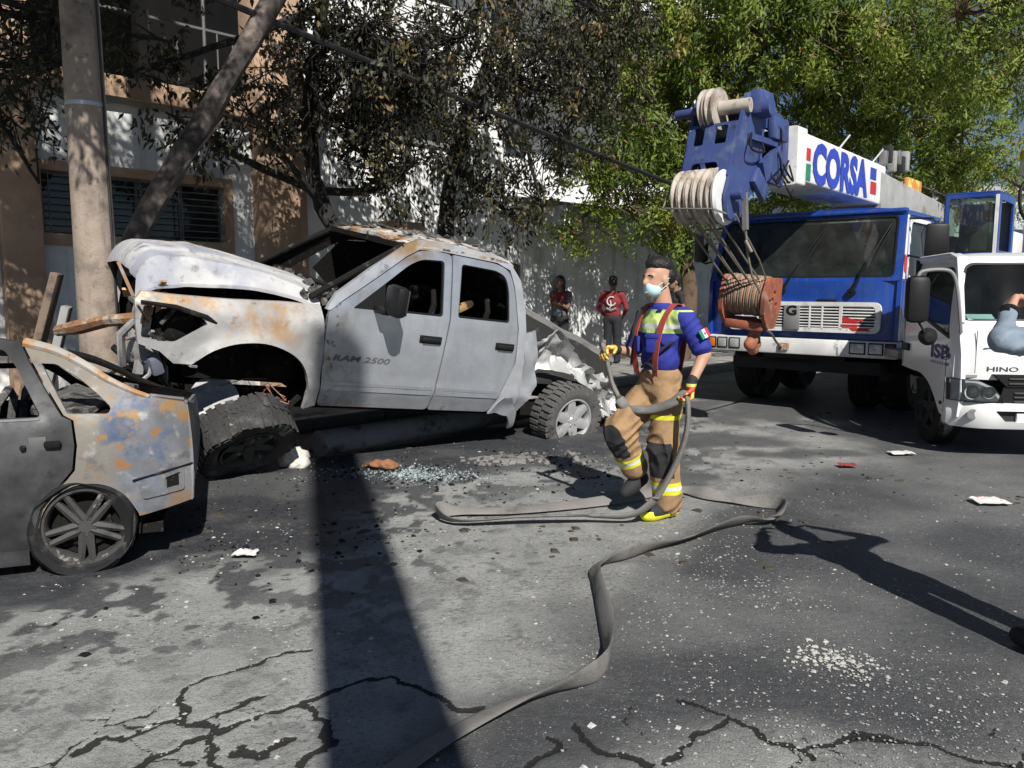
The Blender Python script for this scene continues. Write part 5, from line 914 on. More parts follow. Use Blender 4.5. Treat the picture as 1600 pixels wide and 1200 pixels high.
    # boom
    def sect(x0, x1, w, z0, z1, nm, m, rise=0.02):
        P = rounded([(-w, z0), (w, z0), (w, z1), (-w, z1)], 0.03, 3); n = len(P); vs = [(x0, y, z) for y, z in P] + [(x1, y, z + rise * (x1 - x0)) for y, z in P]
        return MB().add(vs, [(i, (i + 1) % n, n + (i + 1) % n, n + i) for i in range(n)] + [tuple(range(n))[::-1], tuple(range(n, 2 * n))]).build(nm, m, rt)
    b0 = sect(-6.6, -2.1, 0.36, 2.52, 3.10, 'boom_base', mat('boom_grey_white', (0.36, 0.36, 0.35), 0.55, layers=[((0.2, 0.195, 0.19), 3, .5, .7, 2.)]), 0.05)
    b1 = sect(-2.3, 0.92, 0.335, 2.855, 3.425, 'boom_section', cwhite, 0.015)
    b2 = sect(0.84, 1.12, 0.375, 2.84, 3.50, 'boom_collar', cwhite, 0.0)
    b3 = sect(1.05, 1.5, 0.27, 2.93, 3.40, 'boom_tip_section', blue_worn, 0.0)
    for k in range(5):
        pass
    text_obj('CORSA', 'lettering', letblue, b1, (0.54, 0.339, 2.90), (-1, 0, 0.0), (0, 0, 1), 0.51, 2.05, thick=0.005, bold=0.05)
    for (x0, x1, z0, z1, m) in ((0.80, 0.62, 3.16, 3.30, redp), (0.80, 0.60, 2.93, 3.12, greenp), (-1.62, -1.88, 3.18, 3.34, letblue), (-1.65, -1.90, 2.98, 3.15, redp)):
        MB().box(((x0 + x1) / 2, 0.338, (z0 + z1) / 2), (x0 - x1, 0.006, z1 - z0)).build('flag_patch', m, b1)
    for x in (-0.5, -1.9): MB().tube([(x, 0.25, 3.42), (x - 0.03, 0.40, 3.62)], 0.012, 6).build('rope_guide', cwhite, b1)
    MB().tube([(0.8, 0.1, 3.52), (0.0, 0.1, 3.5), (-2.3, 0.1, 3.46), (-7, 0.1, 3.42)], 0.012, 6).build('hoist_rope', ropem, rt)
    for k in range(6): MB().box((-2.3 - k * 0.22, 0.30, 3.55 + 0.08 * (k % 2)), (0.12, 0.1, 0.2 + 0.05 * (k % 3)), bev=0.01).build('winch_gear', [steel, MATS['chassis_black'], MATS['boom_grey_white']][k % 3], rt)
    MB().box((-3.9, 0.30, 3.2), (0.8, 0.06, 0.4), bev=0.01).build('warning_panel', mat('orange_panel', (0.65, 0.26, 0.05), 0.5, layers=[((0.7, 0.6, 0.15), 5, 0.5, 0.55, 2.0)]), rt)
    # boom head with sheaves
    hp = [(1.30, 2.78), (1.25, 3.52), (1.75, 3.62), (2.05, 3.72), (2.30, 3.66), (2.42, 3.35), (2.55, 2.95), (2.72, 2.58), (2.66, 2.36), (2.42, 2.34), (2.16, 2.62), (1.85, 2.84)]
    hd = MB().panel(rounded(hp, 0.05), [rounded([(1.55, 3.0), (1.55, 3.35), (1.85, 3.38), (1.9, 3.02)], 0.05)], lambda x, z: (x, 0.30, z), (0, -0.035, 0), res=0.5).panel(rounded(hp, 0.05), (), lambda x, z: (x, -0.30, z), (0, 0.035, 0), res=0.5).build('boom_head', blue_worn, rt)
    fwx = lambda z: 2.46 - (z - 3.35) * 0.30
    MB().panel([(-0.27, 2.80), (0.27, 2.80), (0.27, 3.36), (-0.27, 3.36)], [rounded([(-0.2, 2.82), (0.16, 2.82), (0.12, 2.95), (-0.16, 2.95)], 0.04), rounded([(-0.2, 3.14), (-0.08, 3.14), (-0.08, 3.33), (-0.2, 3.33)], 0.02), rounded([(0.04, 3.14), (0.18, 3.14), (0.18, 3.33), (0.04, 3.33)], 0.02)], lambda y, z: (fwx(z), y, z), (-0.03, 0, 0), res=0.3).build('head_front_plate', blue_worn, hd)
    MB().box((1.75, 0, 3.56), (0.9, 0.5, 0.05)).box((1.7, 0, 2.86), (0.7, 0.5, 0.05)).box((1.9, 0.33, 3.22), (0.75, 0.05, 0.06)).box((1.75, 0.34, 3.0), (0.5, 0.06, 0.22), rot=(0, 0.5, 0)).box((1.6, 0.35, 3.38), (0.4, 0.08, 0.24), bev=0.02).box((2.0, 0.33, 2.75), (0.35, 0.07, 0.2), rot=(0, -0.6, 0), bev=0.02).build('head_ribs', blue_worn, hd)
    MB().box((2.05, 0.34, 3.58), (0.34, 0.16, 0.26), bev=0.04).lathe([(0.09, -.05), (0.09, .06), (0, .06)], c=(2.12, 0.43, 3.52), axis=(0, 1, 0), seg=16).build('head_bracket', blue_worn, hd)
    g = np.random.default_rng(8)
    for k in range(7):
        p = np.array([g.uniform(1.4, 2.3), 0.34, g.uniform(2.75, 3.45)]); MB().tube(catmull([p, p + [g.uniform(-.12, .12), 0.06, g.uniform(-.2, -.05)], p + [g.uniform(-.3, -.05), 0.05, g.uniform(-.25, -.1)], p + [g.uniform(-.45, -.2), 0.0, g.uniform(-.15, .1)]], 6), 0.012, 6).build('hydraulic_hose', plastic, hd)
    def sheave(y, r, c, w=0.075):
        q = MB().lathe([(0.0, -w / 2), (r * 0.72, -w / 2), (r, -w / 2), (r, -w * 0.38), (r * 0.87, -w * 0.1), (r * 0.87, w * 0.1), (r, w * 0.38), (r, w / 2), (r * 0.72, w / 2), (0.0, w / 2)], c=(c[0], y, c[1]), axis=(0, 1, 0), seg=36); q.build('sheave', sheave_m, hd)
    for k in range(5): sheave(-0.215 + k * 0.083, 0.285, (2.58, 2.60))
    MB().lathe([(0.0, -0.03), (0.27, -0.03), (0.285, 0.0), (0.27, 0.03), (0, 0.03)], c=(2.56, 0.215, 2.58), axis=(0, 1, 0), seg=30).build('sheave_cover', cwhite, hd)
    MB().cyl((2.58, -0.36, 2.60), (2.58, 0.42, 2.60), 0.055, seg=16).cyl((2.34, -0.50, 3.53), (2.34, 0.12, 3.53), 0.05, seg=16).build('sheave_pin', blue_worn, hd)
    sheave(-0.02, 0.215, (2.34, 3.53), 0.08); sheave(-0.115, 0.215, (2.34, 3.53), 0.06)
    MB().cyl((2.34, 0.02, 3.53), (2.30, 0.34, 3.53), 0.075, seg=18).build('sheave_hub', sheave_m, hd)
    MB().tube([(2.60, -0.34, 2.85), (2.86, -0.34, 2.48), (2.86, 0.24, 2.44), (2.70, 0.30, 2.40)], 0.012, 6).build('rope_retainer', steel, hd)
    MB().bar((2.5, 0.40, 2.62), (2.45, 0.40, 2.25), 0.05).build('dead_end_socket', steel, hd)
    # falls of rope to the block
    for k in range(6):
        y = -0.215 + k * 0.075; MB().tube([(2.80 - 0.05 * (k % 2), y, 2.46), (1.80 - 0.14 * (k % 2), y * 0.9 + 0.12, 1.68)], 0.011, 6).build('hoist_rope', ropem, rt)
    MB().tube([(2.55, 0.33, 2.40), (2.0, 0.36, 1.95), (1.75, 0.34, 1.74)], 0.011, 6).tube([(2.45, 0.40, 2.25), (2.40, 0.41, 2.0), (2.3, 0.42, 1.78), (2.12, 0.44, 1.60)], 0.013, 6).tube([(2.44, 0.40, 2.14), (2.42, 0.46, 2.02)], 0.02, 6).build('hoist_rope', ropem, rt)
    MB().tube(catmull([(1.50, 0.20, 1.20), (1.0, 0.1, 1.10), (0.5, -0.04, 0.97), (0.08, -0.14, 0.87)], 5), 0.016, 6).build('tie_down_rope', ropem, rt)
    # hook block hangs from the crane: a thing of its own
    Mx = Matrix.Translation(CR_LOC) @ Matrix.Rotation(CR_ROT[2], 4, 'Z'); p = Mx @ (Vector((1.62, 0.10, 1.50)) * CR_S)
    hb = tag(empty('hook_block', p, (R(-6), R(5), CR_ROT[2]), scale=0.9), 'rusty orange hook block hanging from the boom ropes before the cab', 'hook block')
    orange = mat('rusty_orange_paint', (0.36, 0.105, 0.055), 0.7, layers=[((0.20, 0.075, 0.045), 4, 0.42, 0.62, 2.0), ((0.34, 0.22, 0.16), 7, 0.55, 0.68, 5.0), ((0.06, 0.035, 0.03), 14, 0.64, 0.72, 8.0)], bump=0.15)
    pl = rounded([(-0.22, 0.30), (0.17, 0.33), (0.27, 0.10), (0.25, -0.12), (0.10, -0.30), (-0.10, -0.32), (-0.24, -0.10)], 0.05)
    holes = [rounded([(0.02 + 0.035 * math.cos(a) + dx, dz + 0.035 * math.sin(a)) for a in np.linspace(0, 5.6, 9)], 0.005) for dx, dz in ((-0.03, 0.13), (0.09, 0.04), (-0.10, -0.02), (0.02, 0.05))]
    for s in (1, -1): MB().panel(pl, holes if s > 0 else (), lambda x, z: (x, s * 0.30, z), (0, -s * 0.05, 0), res=0.2).build('cheek_plate', orange, hb)
    dr = mat('rope_worn_sheave', (0.36, 0.21, 0.13), 0.7, layers=[((0.2, 0.14, 0.11), 5, 0.5, 0.7, 2.0)], bump=0.2)
    for k in range(6):
        y = -0.22 + k * 0.08; r = 0.25; w = 0.075; MB().lathe([(0, -w / 2), (r, -w / 2), (r, -w * 0.35), (r * 0.86, 0), (r, w * 0.35), (r, w / 2), (0, w / 2)], c=(0, y, 0.08), axis=(0, 1, 0), seg=30).build('sheave', dr, hb)
        MB().lathe([(r * 0.95, -0.012), (r * 1.02, 0), (r * 0.95, 0.012)], c=(0, y, 0.08), axis=(0, 1, 0), seg=30, closed=True).build('rope_turn', ropem, hb)
    MB().box((0, 0, -0.28), (0.32, 0.5, 0.12), bev=0.03).build('crosshead', orange, hb)
    sdf_build('hook', [('c', (0, 0.1, -0.28), (0, 0.1, -0.42), 0.06, 0.07, 0), ('c', (0, 0.1, -0.42), (0.10, 0.1, -0.52), 0.07, 0.075, 0), ('c', (0.10, 0.1, -0.52), (0.0, 0.1, -0.60), 0.07, 0.07, 0), ('c', (0.0, 0.1, -0.6), (-0.12, 0.1, -0.55), 0.06, 0.04, 0), ('c', (-0.12, 0.1, -0.55), (-0.13, 0.1, -0.46), 0.04, 0.025, 0)], [orange], hb, res=0.018, k=0.03)
build_crane()
# lift mast of a further vehicle at the right edge
lm_ = tag(empty('lift_mast', (11.2, 17.3, 0)), 'white and yellow lift mast with looped hose at the right edge', 'lift')
MB().tube([(0, 0, 0), (0, 0, 2.0), (0.05, 0, 3.2), (0.0, 0, 4.1)], 0.16, 14).build('column', cwhite, lm_)
MB().lathe([(0.24, 4.0), (0.28, 4.1), (0.28, 4.55), (0.2, 4.62), (0, 4.62)], axis=(0, 0, 1), seg=20).build('head', cwhite, lm_); MB().lathe([(0.285, 4.35), (0.29, 4.36), (0.29, 4.54), (0.21, 4.63), (0, 4.64)], axis=(0, 0, 1), seg=20).build('cap', mat('yellow_paint', (0.62, 0.45, 0.04), 0.5), lm_)
MB().tube(catmull([(-0.1, -0.2, 4.1), (-0.45, -0.3, 3.7), (-0.40, -0.3, 3.2), (-0.05, -0.2, 3.0), (0.3, -0.2, 3.3)], 6), 0.035, 8).build('hose', plastic, lm_)
MB().box((0.6, 0, 2.3), (1.1, 0.8, 0.75), bev=0.02).build('control_box', mat('dark_red', (0.35, 0.04, 0.05), 0.6, layers=[((0.6, 0.55, 0.5), 9, 0.5, 0.6, 1.0)]), lm_); MB().box((0.5, 0, 1.0), (2.2, 1.6, 1.7), bev=0.04).build('carriage', blue, lm_)
# ------------------------------------------------------------------ white light truck at the right edge: x forward from its nose, y left
def build_truck():
    rt = empty('light_truck', (5.13, 7.27, 0), (0, 0, R(262)))
    tag(rt, 'white cab over light truck with black mirrors cut by the right edge', 'truck')
    wp = mat('white_truck_paint', (0.80, 0.80, 0.79), 0.28, layers=[((0.62, 0.61, 0.59), 2.5, 0.55, 0.8, 2.0)], coat=0.4, vary=0.04)
    seal = plastic
    def wy(x, z):
        y = 0.955 - 0.02 * max(0, (0.6 - z) / 0.3) ** 2
        if z > 1.15: y -= 0.16 * ((z - 1.15) / 0.75) ** 1.3
        if x > -0.22: y -= 0.09 * ((x + 0.22) / 0.22) ** 2
        return y
    so = [(-1.44, 1.93), (-0.60, 1.965), (-0.44, 1.93), (-0.30, 1.73), (-0.075, 1.30), (-0.035, 1.0), (-0.02, 0.62), (-0.05, 0.395), (-0.30, 0.385)] + [tuple(p) for p in catmull([(-0.335, 0.40), (-0.44, 0.52), (-0.62, 0.66), (-0.85, 0.735), (-1.10, 0.745), (-1.42, 0.76)], 4)]
    sw = rounded([(-0.165, 1.13), (-0.96, 1.315), (-1.22, 1.34), (-1.20, 1.80), (-0.52, 1.83), (-0.42, 1.74)], [0.03, 0.03, 0.06, 0.06, 0.06, 0.04])
    for s in (-1, 1):
        d = MB().panel(so, [sw], lambda x, z: (x, s * wy(x, z), z), (0, -s * 0.04, 0), res=0.08).build('door', wp, rt)
        si = [tuple(np.mean(sw, 0) + (np.array(p) - np.mean(sw, 0)) * [0.95, 0.92]) for p in sw]
        MB().panel(sw, [si], lambda x, z: (x, s * (wy(x, z) + 0.004), z), (0, -s * 0.03, 0), res=0.2).build('window_seal', seal, d)
        MB().panel(si, (), lambda x, z: (x, s * (wy(x, z) - 0.02), z), None, res=0.3).build('side_window', cglass, d)
        MB().box((-1.30, s * (wy(-1.3, 1.0) + 0.01), 0.98), (0.2, 0.03, 0.08), bev=0.012).build('handle', seal, d)
        for x in (-0.21, -1.39): MB().bar((x, s * (wy(x, 1.1) + 0.001), 1.08 if x > -1 else 0.78), (x, s * (wy(x, .5) + 0.001), 0.42 if x > -1 else 1.85), 0.008, 0.006).build('door_seam', mat('seam_grey', (0.1, 0.1, 0.1), 0.8), d)
        m = MB().box((0.02, s * 1.335, 1.515), (0.15, 0.21, 0.44), bev=0.06).build('mirror', seal, rt)
        MB().tube(catmull([(-0.05, s * 0.90, 1.20), (-0.02, s * 0.96, 1.55), (0.0, s * 1.02, 1.74), (0.02, s * 1.12, 1.79), (0.02, s * 1.30, 1.775), (0.02, s * 1.34, 1.72)], 5), 0.017, 8).build('mirror_arm', mat('grey_arm', (0.24, 0.24, 0.23), 0.5), m)
        MB().tube([(0.02, s * 1.32, 1.32), (0.03, s * 1.25, 1.20), (0.0, s * 1.23, 1.18)], 0.012, 6).build('mirror_stay', seal, m); MB().lathe([(0.0, 0.05), (0.05, 0.045), (0.085, 0.0), (0.075, -0.05), (0, -0.06)], c=(0.0, s * 1.21, 1.165), axis=(1, 0, 0), seg=18).build('round_mirror', seal, m)
        w_ = wheel(rt, (-0.80, s * 0.78, 0.37), (0, 0, 0 if s > 0 else math.pi), 0.37, 0.22, 0.21, 5, rubber, MATS['chassis_black'])
        wheel(rt, (-3.4, s * 0.75, 0.37), (0, 0, 0 if s > 0 else math.pi), 0.37, 0.3, 0.21, 5, rubber, MATS['chassis_black'])
    yr = -0.957
    dr = [o for o in rt.children if o.name.startswith('door')][0]
    text_obj('ISB', 'lettering', mat('navy_letter', (0.035, 0.025, 0.16), 0.5), dr, (-0.60, yr, 0.925), (1, 0, 0), (0, 0, 1), 0.145, 0.46, thick=0.004, bold=0.045, conform=lambda x, y, z: (x, -wy(x, z) - 0.003, z))
    for k in range(9): MB().box((-0.58 + k * 0.055 + 0.012 * (k > 3), -wy(-0.5, 0.88) - 0.001, 0.885), (0.030, 0.004, 0.022 + 0.008 * (k % 2))).build('small_print', mat('faint_letter', (0.22, 0.21, 0.33), 0.5), dr)
    MB().box((-0.26, yr + 0.004, 0.50), (0.13, 0.006, 0.035)).build('door_badge', seal, dr)
    # front skin
    fx = lambda y, z: -0.02 - 0.10 * abs(y / 0.93) ** 5 - 0.05 * max(0, (z - 0.95) / 0.35) ** 2
    fr = MB().panel(rounded([(-0.93, 0.76), (0.93, 0.76), (0.92, 1.285), (-0.92, 1.285)], 0.03), (), lambda y, z: (fx(y, z) + 0.02, y, z), (-0.04, 0, 0), res=0.08).build('front_panel', wp, rt)
    for z in (1.06,): MB().box((fx(-.5, z) + 0.012, 0, z), (0.012, 1.40, 0.005)).build('panel_seam', MATS['seam_grey'], fr)
    for y in (-0.76, 0.76): MB().box((fx(y, 1.0) + 0.0175, y, 1.02), (0.008, 0.005, 0.40)).build('panel_seam', MATS['seam_grey'], fr)
    for s in (): MB().panel([(s * 0.80, 1.03), (s * 0.50, 0.82), (s * 0.56, 0.815), (s * 0.80, 0.95)], (), lambda y, z: (fx(y, z) + 0.035, y, z), (-0.02, 0, 0), res=0.1).build('front_crease', wp, fr)
    text_obj('HINO', 'lettering', mat('badge_dark', (0.10, 0.10, 0.10), 0.35, 0.5), fr, (fx(-.5, .86) + 0.024, -0.665, 0.84), (0, 1, 0), (0, 0, 1), 0.045, 0.27, thick=0.004, bold=0.02, conform=lambda x, y, z: (fx(y, z) + 0.0235, y, z))
    gl = MB().panel([(-0.62, 0.815), (0.62, 0.815), (0.50, 0.70), (-0.50, 0.70)], (), lambda y, z: (0.035, y, z), (-0.05, 0, 0), res=0.2).build('grille', seal, rt)
    for z in (0.73, 0.775): MB().box((0.042, 0, z), (0.016, 0.98, 0.014), bev=0.004).build('slat', mat('satin_black', (0.05, 0.05, 0.05), 0.35), gl)
    MB().panel([(-0.52, 0.70), (0.52, 0.70), (0.56, 0.53), (-0.56, 0.53)], (), lambda y, z: (0.02, y, z), (-0.05, 0, 0), res=0.2).build('lower_grille', seal, rt)
    for z in (0.56, 0.60, 0.64): MB().box((0.028, 0, z), (0.016, 0.86, 0.016), bev=0.004).build('slat', MATS['satin_black'], gl)
    for s in (-1, 1):
        hp = [(s * 0.975, 0.77), (s * 0.74, 0.755), (s * 0.62, 0.70), (s * 0.525, 0.585), (s * 0.525, 0.545), (s * 0.965, 0.555)]
        hx = lambda y, z: (0.045 - 0.16 * max(0, (abs(y) - 0.70) / 0.27) ** 2, y, z)
        h = MB().panel(hp, (), lambda y, z: (hx(y, z)[0] - 0.04, y, z), None, res=0.08).build('headlight', mat('lamp_chrome', (0.60, 0.61, 0.62), 0.25, 0.3, layers=[((0.18, 0.18, 0.19), 9, 0.5, 0.62, 2.0)]), rt)
        for yy, r in ((0.80, 0.065), (0.66, 0.055)): MB().lathe([(r, 0.02), (r * 1.05, 0.03), (r * 0.8, 0.0), (0.0, -0.02)], c=(hx(yy, .64)[0] - 0.02, s * yy, 0.645), axis=(1, 0, 0), seg=20).build('reflector', lampglass, h)
        MB().panel(hp, (), hx, None, res=0.06).build('lens', glass('headlamp_glass', (0.9, 0.92, 0.92), 0.05), h)
        MB().panel([(s * p[0] * s, p[1]) for p in hp], [[tuple(np.mean(hp, 0) + (np.array(p) - np.mean(hp, 0)) * 0.93) for p in hp]], lambda y, z: (hx(y, z)[0] + 0.004, y, z), (-0.02, 0, 0), res=0.1).build('lens_rim', seal, h)
        MB().box((fx(s * .8, .8) + 0.03, s * 0.78, 0.79), (0.01, 0.16, 0.025)).build('side_badge', mat('badge_silver', (0.4, 0.4, 0.4), 0.4, 0.6), fr)
    bx = lambda y, z: 0.07 - 0.20 * max(0, (abs(y) - 0.62) / 0.33) ** 2 - 0.03 * abs((z - 0.44) / 0.12) ** 2
    bh = [rounded([(s * 0.60, 0.475), (s * 0.05, 0.475), (s * 0.05, 0.37), (s * 0.50, 0.37)], 0.02) for s in (-1, 1)]
    bu = MB().panel(rounded([(-0.95, 0.30), (0.95, 0.30), (0.96, 0.545), (-0.96, 0.545)], 0.05), bh, lambda y, z: (bx(y, z), y, z), (-0.10, 0, 0), res=0.06).build('bumper', wp, rt)
    MB().box((0.0, 0, 0.42), (0.03, 1.4, 0.2)).build('bumper_void', darkroom, bu)
    MB().box((0.03, -0.30, 0.41), (0.03, 0.2, 0.09), bev=0.01).build('crossmember', cwhite, bu)
    for s in (-1, 1): MB().lathe([(0.048, 0.0), (0.05, 0.008), (0.04, 0.010), (0.0, 0.004)], c=(bx(s * .8, .44) + 0.012, s * 0.78, 0.435), axis=(1, 0, 0), seg=20).build('fog_lamp', mat('fog_grey', (0.3, 0.31, 0.31), 0.2, 0.5), bu)
    # windscreen
    wx = lambda y, z: -0.055 - 0.10 * abs(y / 0.93) ** 4 - (z - 1.28) * 0.46
    wo = rounded([(-0.93, 1.275), (0.93, 1.275), (0.82, 1.92), (-0.82, 1.92)], 0.06); wi = rounded([(-0.895, 1.31), (0.895, 1.31), (0.79, 1.865), (-0.79, 1.865)], 0.09); wj = [tuple(np.array(p) * [0.975, 1] + [0, (1.59 - p[1]) * 0.07]) for p in wi]
    f = MB().panel(wo, [wi], lambda y, z: (wx(y, z) + 0.012, y, z), (-0.05, 0, 0), res=0.15).build('windscreen_frame', wp, rt)
    MB().panel(wi, [wj], lambda y, z: (wx(y, z) + 0.008, y, z), (-0.03, 0, 0), res=0.15).build('windscreen_seal', seal, f)
    MB().panel(wj, (), lambda y, z: (wx(y, z), y, z), None, res=0.15).build('windscreen', glass('cab_glass', (0.66, 0.78, 0.80), 0.03), rt)
    MB().grid(14, 14, lambda u, v: (-0.36 - 1.09 * u, (v * 2 - 1) * (0.825 + 0.0 * u), 1.90 + 0.075 * math.sin(min(1, u * 2.2 + 0.12) * math.pi / 2) - 0.05 * abs(v * 2 - 1) ** 6), (0, 0, -0.04)).build('roof', wp, rt)
    for s in (-1, 1): MB().tube([(-0.075, s * 0.89, 1.29), (-0.30, s * 0.845, 1.74), (-0.40, s * 0.825, 1.90), (-0.6, s * 0.815, 1.945), (-1.42, s * 0.815, 1.93)], 0.03, 8).build('gutter', wp, rt)
    MB().box((-1.45, 0, 1.35), (0.05, 1.7, 1.15)).build('cab_back', darkroom, rt)
    MB().box((-0.35, 0, 1.20), (0.4, 1.75, 0.16), bev=0.05).build('dashboard', mat('grey_dash', (0.07, 0.075, 0.08), 0.7), rt); MB().box((-0.16, -0.70, 1.345), (0.10, 0.24, 0.005), rot=(0, 0.5, 0)).build('dash_card', mat('mint_card', (0.40, 0.55, 0.46), 0.8), rt)
    for y in (-0.5, 0.45): MB().box((-1.0, y, 1.05), (0.45, 0.5, 0.14), bev=0.05).box((-1.22, y, 1.36), (0.13, 0.48, 0.6), bev=0.06).box((-1.24, y, 1.72), (0.1, 0.26, 0.18), bev=0.05).build('seat', MATS['dark_grey_vinyl'], rt)
    MB().lathe([(0.19, -0.013), (0.205, 0), (0.19, 0.013)], c=(-0.62, 0.45, 1.32), axis=(-0.5, 0, 0.85), seg=24, closed=True).bar((-0.62, 0.26, 1.32), (-0.62, 0.64, 1.32), 0.025).build('steering_wheel', plastic, rt)
    MB().bar((-0.02, -0.3, 1.30), (-0.10, 0.25, 1.40), 0.015).bar((-0.02, 0.35, 1.30), (-0.10, 0.85, 1.42), 0.015).build('wiper', plastic, rt)
    MB().box((-2.6, 0, 0.62), (4.6, 0.8, 0.2)).build('chassis', MATS['chassis_black'], rt); MB().box((-3.3, 0, 0.86), (3.4, 1.9, 0.1), bev=0.01).build('flat_bed', steel, rt)
    MB().box((-0.75, 0, 0.7), (1.2, 1.2, 0.25)).build('engine_tray', MATS['chassis_black'], rt)
    for s in (-1, 1): MB().panel(catmull([(-0.335, 0.40), (-0.44, 0.52), (-0.62, 0.66), (-0.85, 0.735), (-1.10, 0.745), (-1.42, 0.76)], 3).tolist() + [(-1.42, 0.80), (-0.4, 0.80)], (), lambda x, z: (x, s * 0.55, z), (0, s * 0.02, 0), res=0.3).build('wheel_liner', plastic, rt)
build_truck()
# ------------------------------------------------------------------ people
skin = mat('skin', (0.50, 0.28, 0.19), 0.55, vary=0.06); skin_dark = mat('skin_brown', (0.26, 0.14, 0.09), 0.55, vary=0.06)
hair_m = mat('black_hair', (0.012, 0.010, 0.009), 0.5, bump=0.4, bscale=90)
shirt_blue = mat('royal_blue_cloth', (0.018, 0.028, 0.25), 0.8, bump=0.5, bscale=13); lime = mat('lime_cloth', (0.50, 0.66, 0.20), 0.8, layers=[((0.36, 0.46, 0.16), 9, 0.5, 0.7, 2.0)]); reflect = mat('reflective_tape', (0.62, 0.64, 0.62), 0.4, 0.2)
tan = mat('tan_turnout_cloth', (0.34, 0.21, 0.105), 0.9, layers=[((0.20, 0.125, 0.065), 5, 0.46, 0.68, 2.0), ((0.10, 0.075, 0.05), 7, 0.58, 0.72, 6.0)], bump=0.35, bscale=16); blackcloth = mat('black_cloth', (0.018, 0.018, 0.02), 0.8); yellow = mat('yellow_tape', (0.75, 0.72, 0.03), 0.6)
strap_red = mat('red_strap', (0.34, 0.055, 0.045), 0.7); mask_m = mat('mask_blue', (0.50, 0.74, 0.80), 0.8, vary=0.04); glove_r = mat('glove_red', (0.62, 0.10, 0.04), 0.6); glove_y = mat('glove_yellow', (0.62, 0.56, 0.12), 0.6)
def zone_mat(name, base, zones, rough=0.85, bump=0.35, bscale=16, dirt=None):
    """cloth whose sewn-on zones follow signed fields stored on the mesh"""
    m = bpy.data.materials.new(name); m.use_nodes = True; nt = m.node_tree; p = nt.nodes['Principled BSDF']; tc = _tc(nt); c = base
    n = _noise(nt, tc, 5, 6, 0.62, (2, 3.4, 1.2))
    if dirt: c = _mix(nt, _range(nt, n, 0.45, 0.7), base, dirt)
    for i, z in enumerate(zones):
        a = nt.nodes.new('ShaderNodeAttribute'); a.attribute_name = 'zone%d' % i; c = _mix(nt, _range(nt, a.outputs['Fac'], -0.0008, 0.0008), c, z)
    c = _mix(nt, _range(nt, _noise(nt, tc, 9, 6, 0.65, (6, 1, 4)), 0.52, 0.75, 0.0, 0.4), c, (0.05, 0.042, 0.035))
    nt.links.new(c, p.inputs['Base Color']); p.inputs['Roughness'].default_value = rough; b = nt.nodes.new('ShaderNodeBump'); b.inputs['Strength'].default_value = bump; b.inputs['Distance'].default_value = 0.02
    nt.links.new(_noise(nt, tc, bscale, 6, 0.65), b.inputs['Height']); nt.links.new(b.outputs[0], p.inputs['Normal']); MATS[name] = m; return m
def zones(o, *fields):
    me = o.data; V = np.array([v.co[:] for v in me.vertices])
    for i, f in enumerate(fields): at = me.attributes.new('zone%d' % i, 'FLOAT', 'POINT'); at.data.foreach_set('value', f(V).astype(np.float32))
def recolour(o, fn):
    me = o.data; C = np.array([p.center[:] for p in me.polygons]); me.polygons.foreach_set('material_index', fn(C).astype(np.int32)); me.update()
def head_prims(c, s=1.0):
    x, y, z = c; f = lambda dx, dy, dz: (x + dx * s, y + dy * s, z + dz * s); e = lambda p, r: ('e', f(*p), tuple(q * s for q in r), 0)
    return [e((0, 0, 0.035), (.098, .078, .100)), e((.033, 0, -.035), (.072, .064, .098)), e((.066, 0, -.10), (.036, .036, .03)), e((.112, 0, -.028), (.022, .015, .026)), e((.100, 0, -.005), (.016, .011, .04)), e((.086, 0, .018), (.022, .052, .014)),
            e((.088, 0, -.073), (.022, .026, .011)), e((-.003, .078, -.015), (.024, .012, .034)), e((-.003, -.078, -.015), (.024, .012, .034))]
def face_bits(c, root, s=1.0):
    white = mat('eye_white', (0.7, 0.68, 0.65), 0.3); x, y, z = c
    for q in (1, -1):
        MB().lathe([(0.0, -0.012), (0.009, -0.008), (0.0125, 0), (0.009, .008), (0.0, .012)], c=(x + .0805 * s, y + q * .031 * s, z + .0 * s), axis=(0, 0, 1), seg=12).build('eye', white, root)
        MB().lathe([(0.0, 0.004), (0.006, 0.002), (0.006, -0.002)], c=(x + .0905 * s, y + q * .031 * s, z + .0 * s), axis=(1, 0, 0), seg=10).build('iris', blackcloth, root)
        MB().tube([(x + .104 * s, y + q * .014 * s, z + .019 * s), (x + .102 * s, y + q * .034 * s, z + .024 * s), (x + .088 * s, y + q * .052 * s, z + .016 * s)], 0.0055, 6).build('eyebrow', hair_m, root)
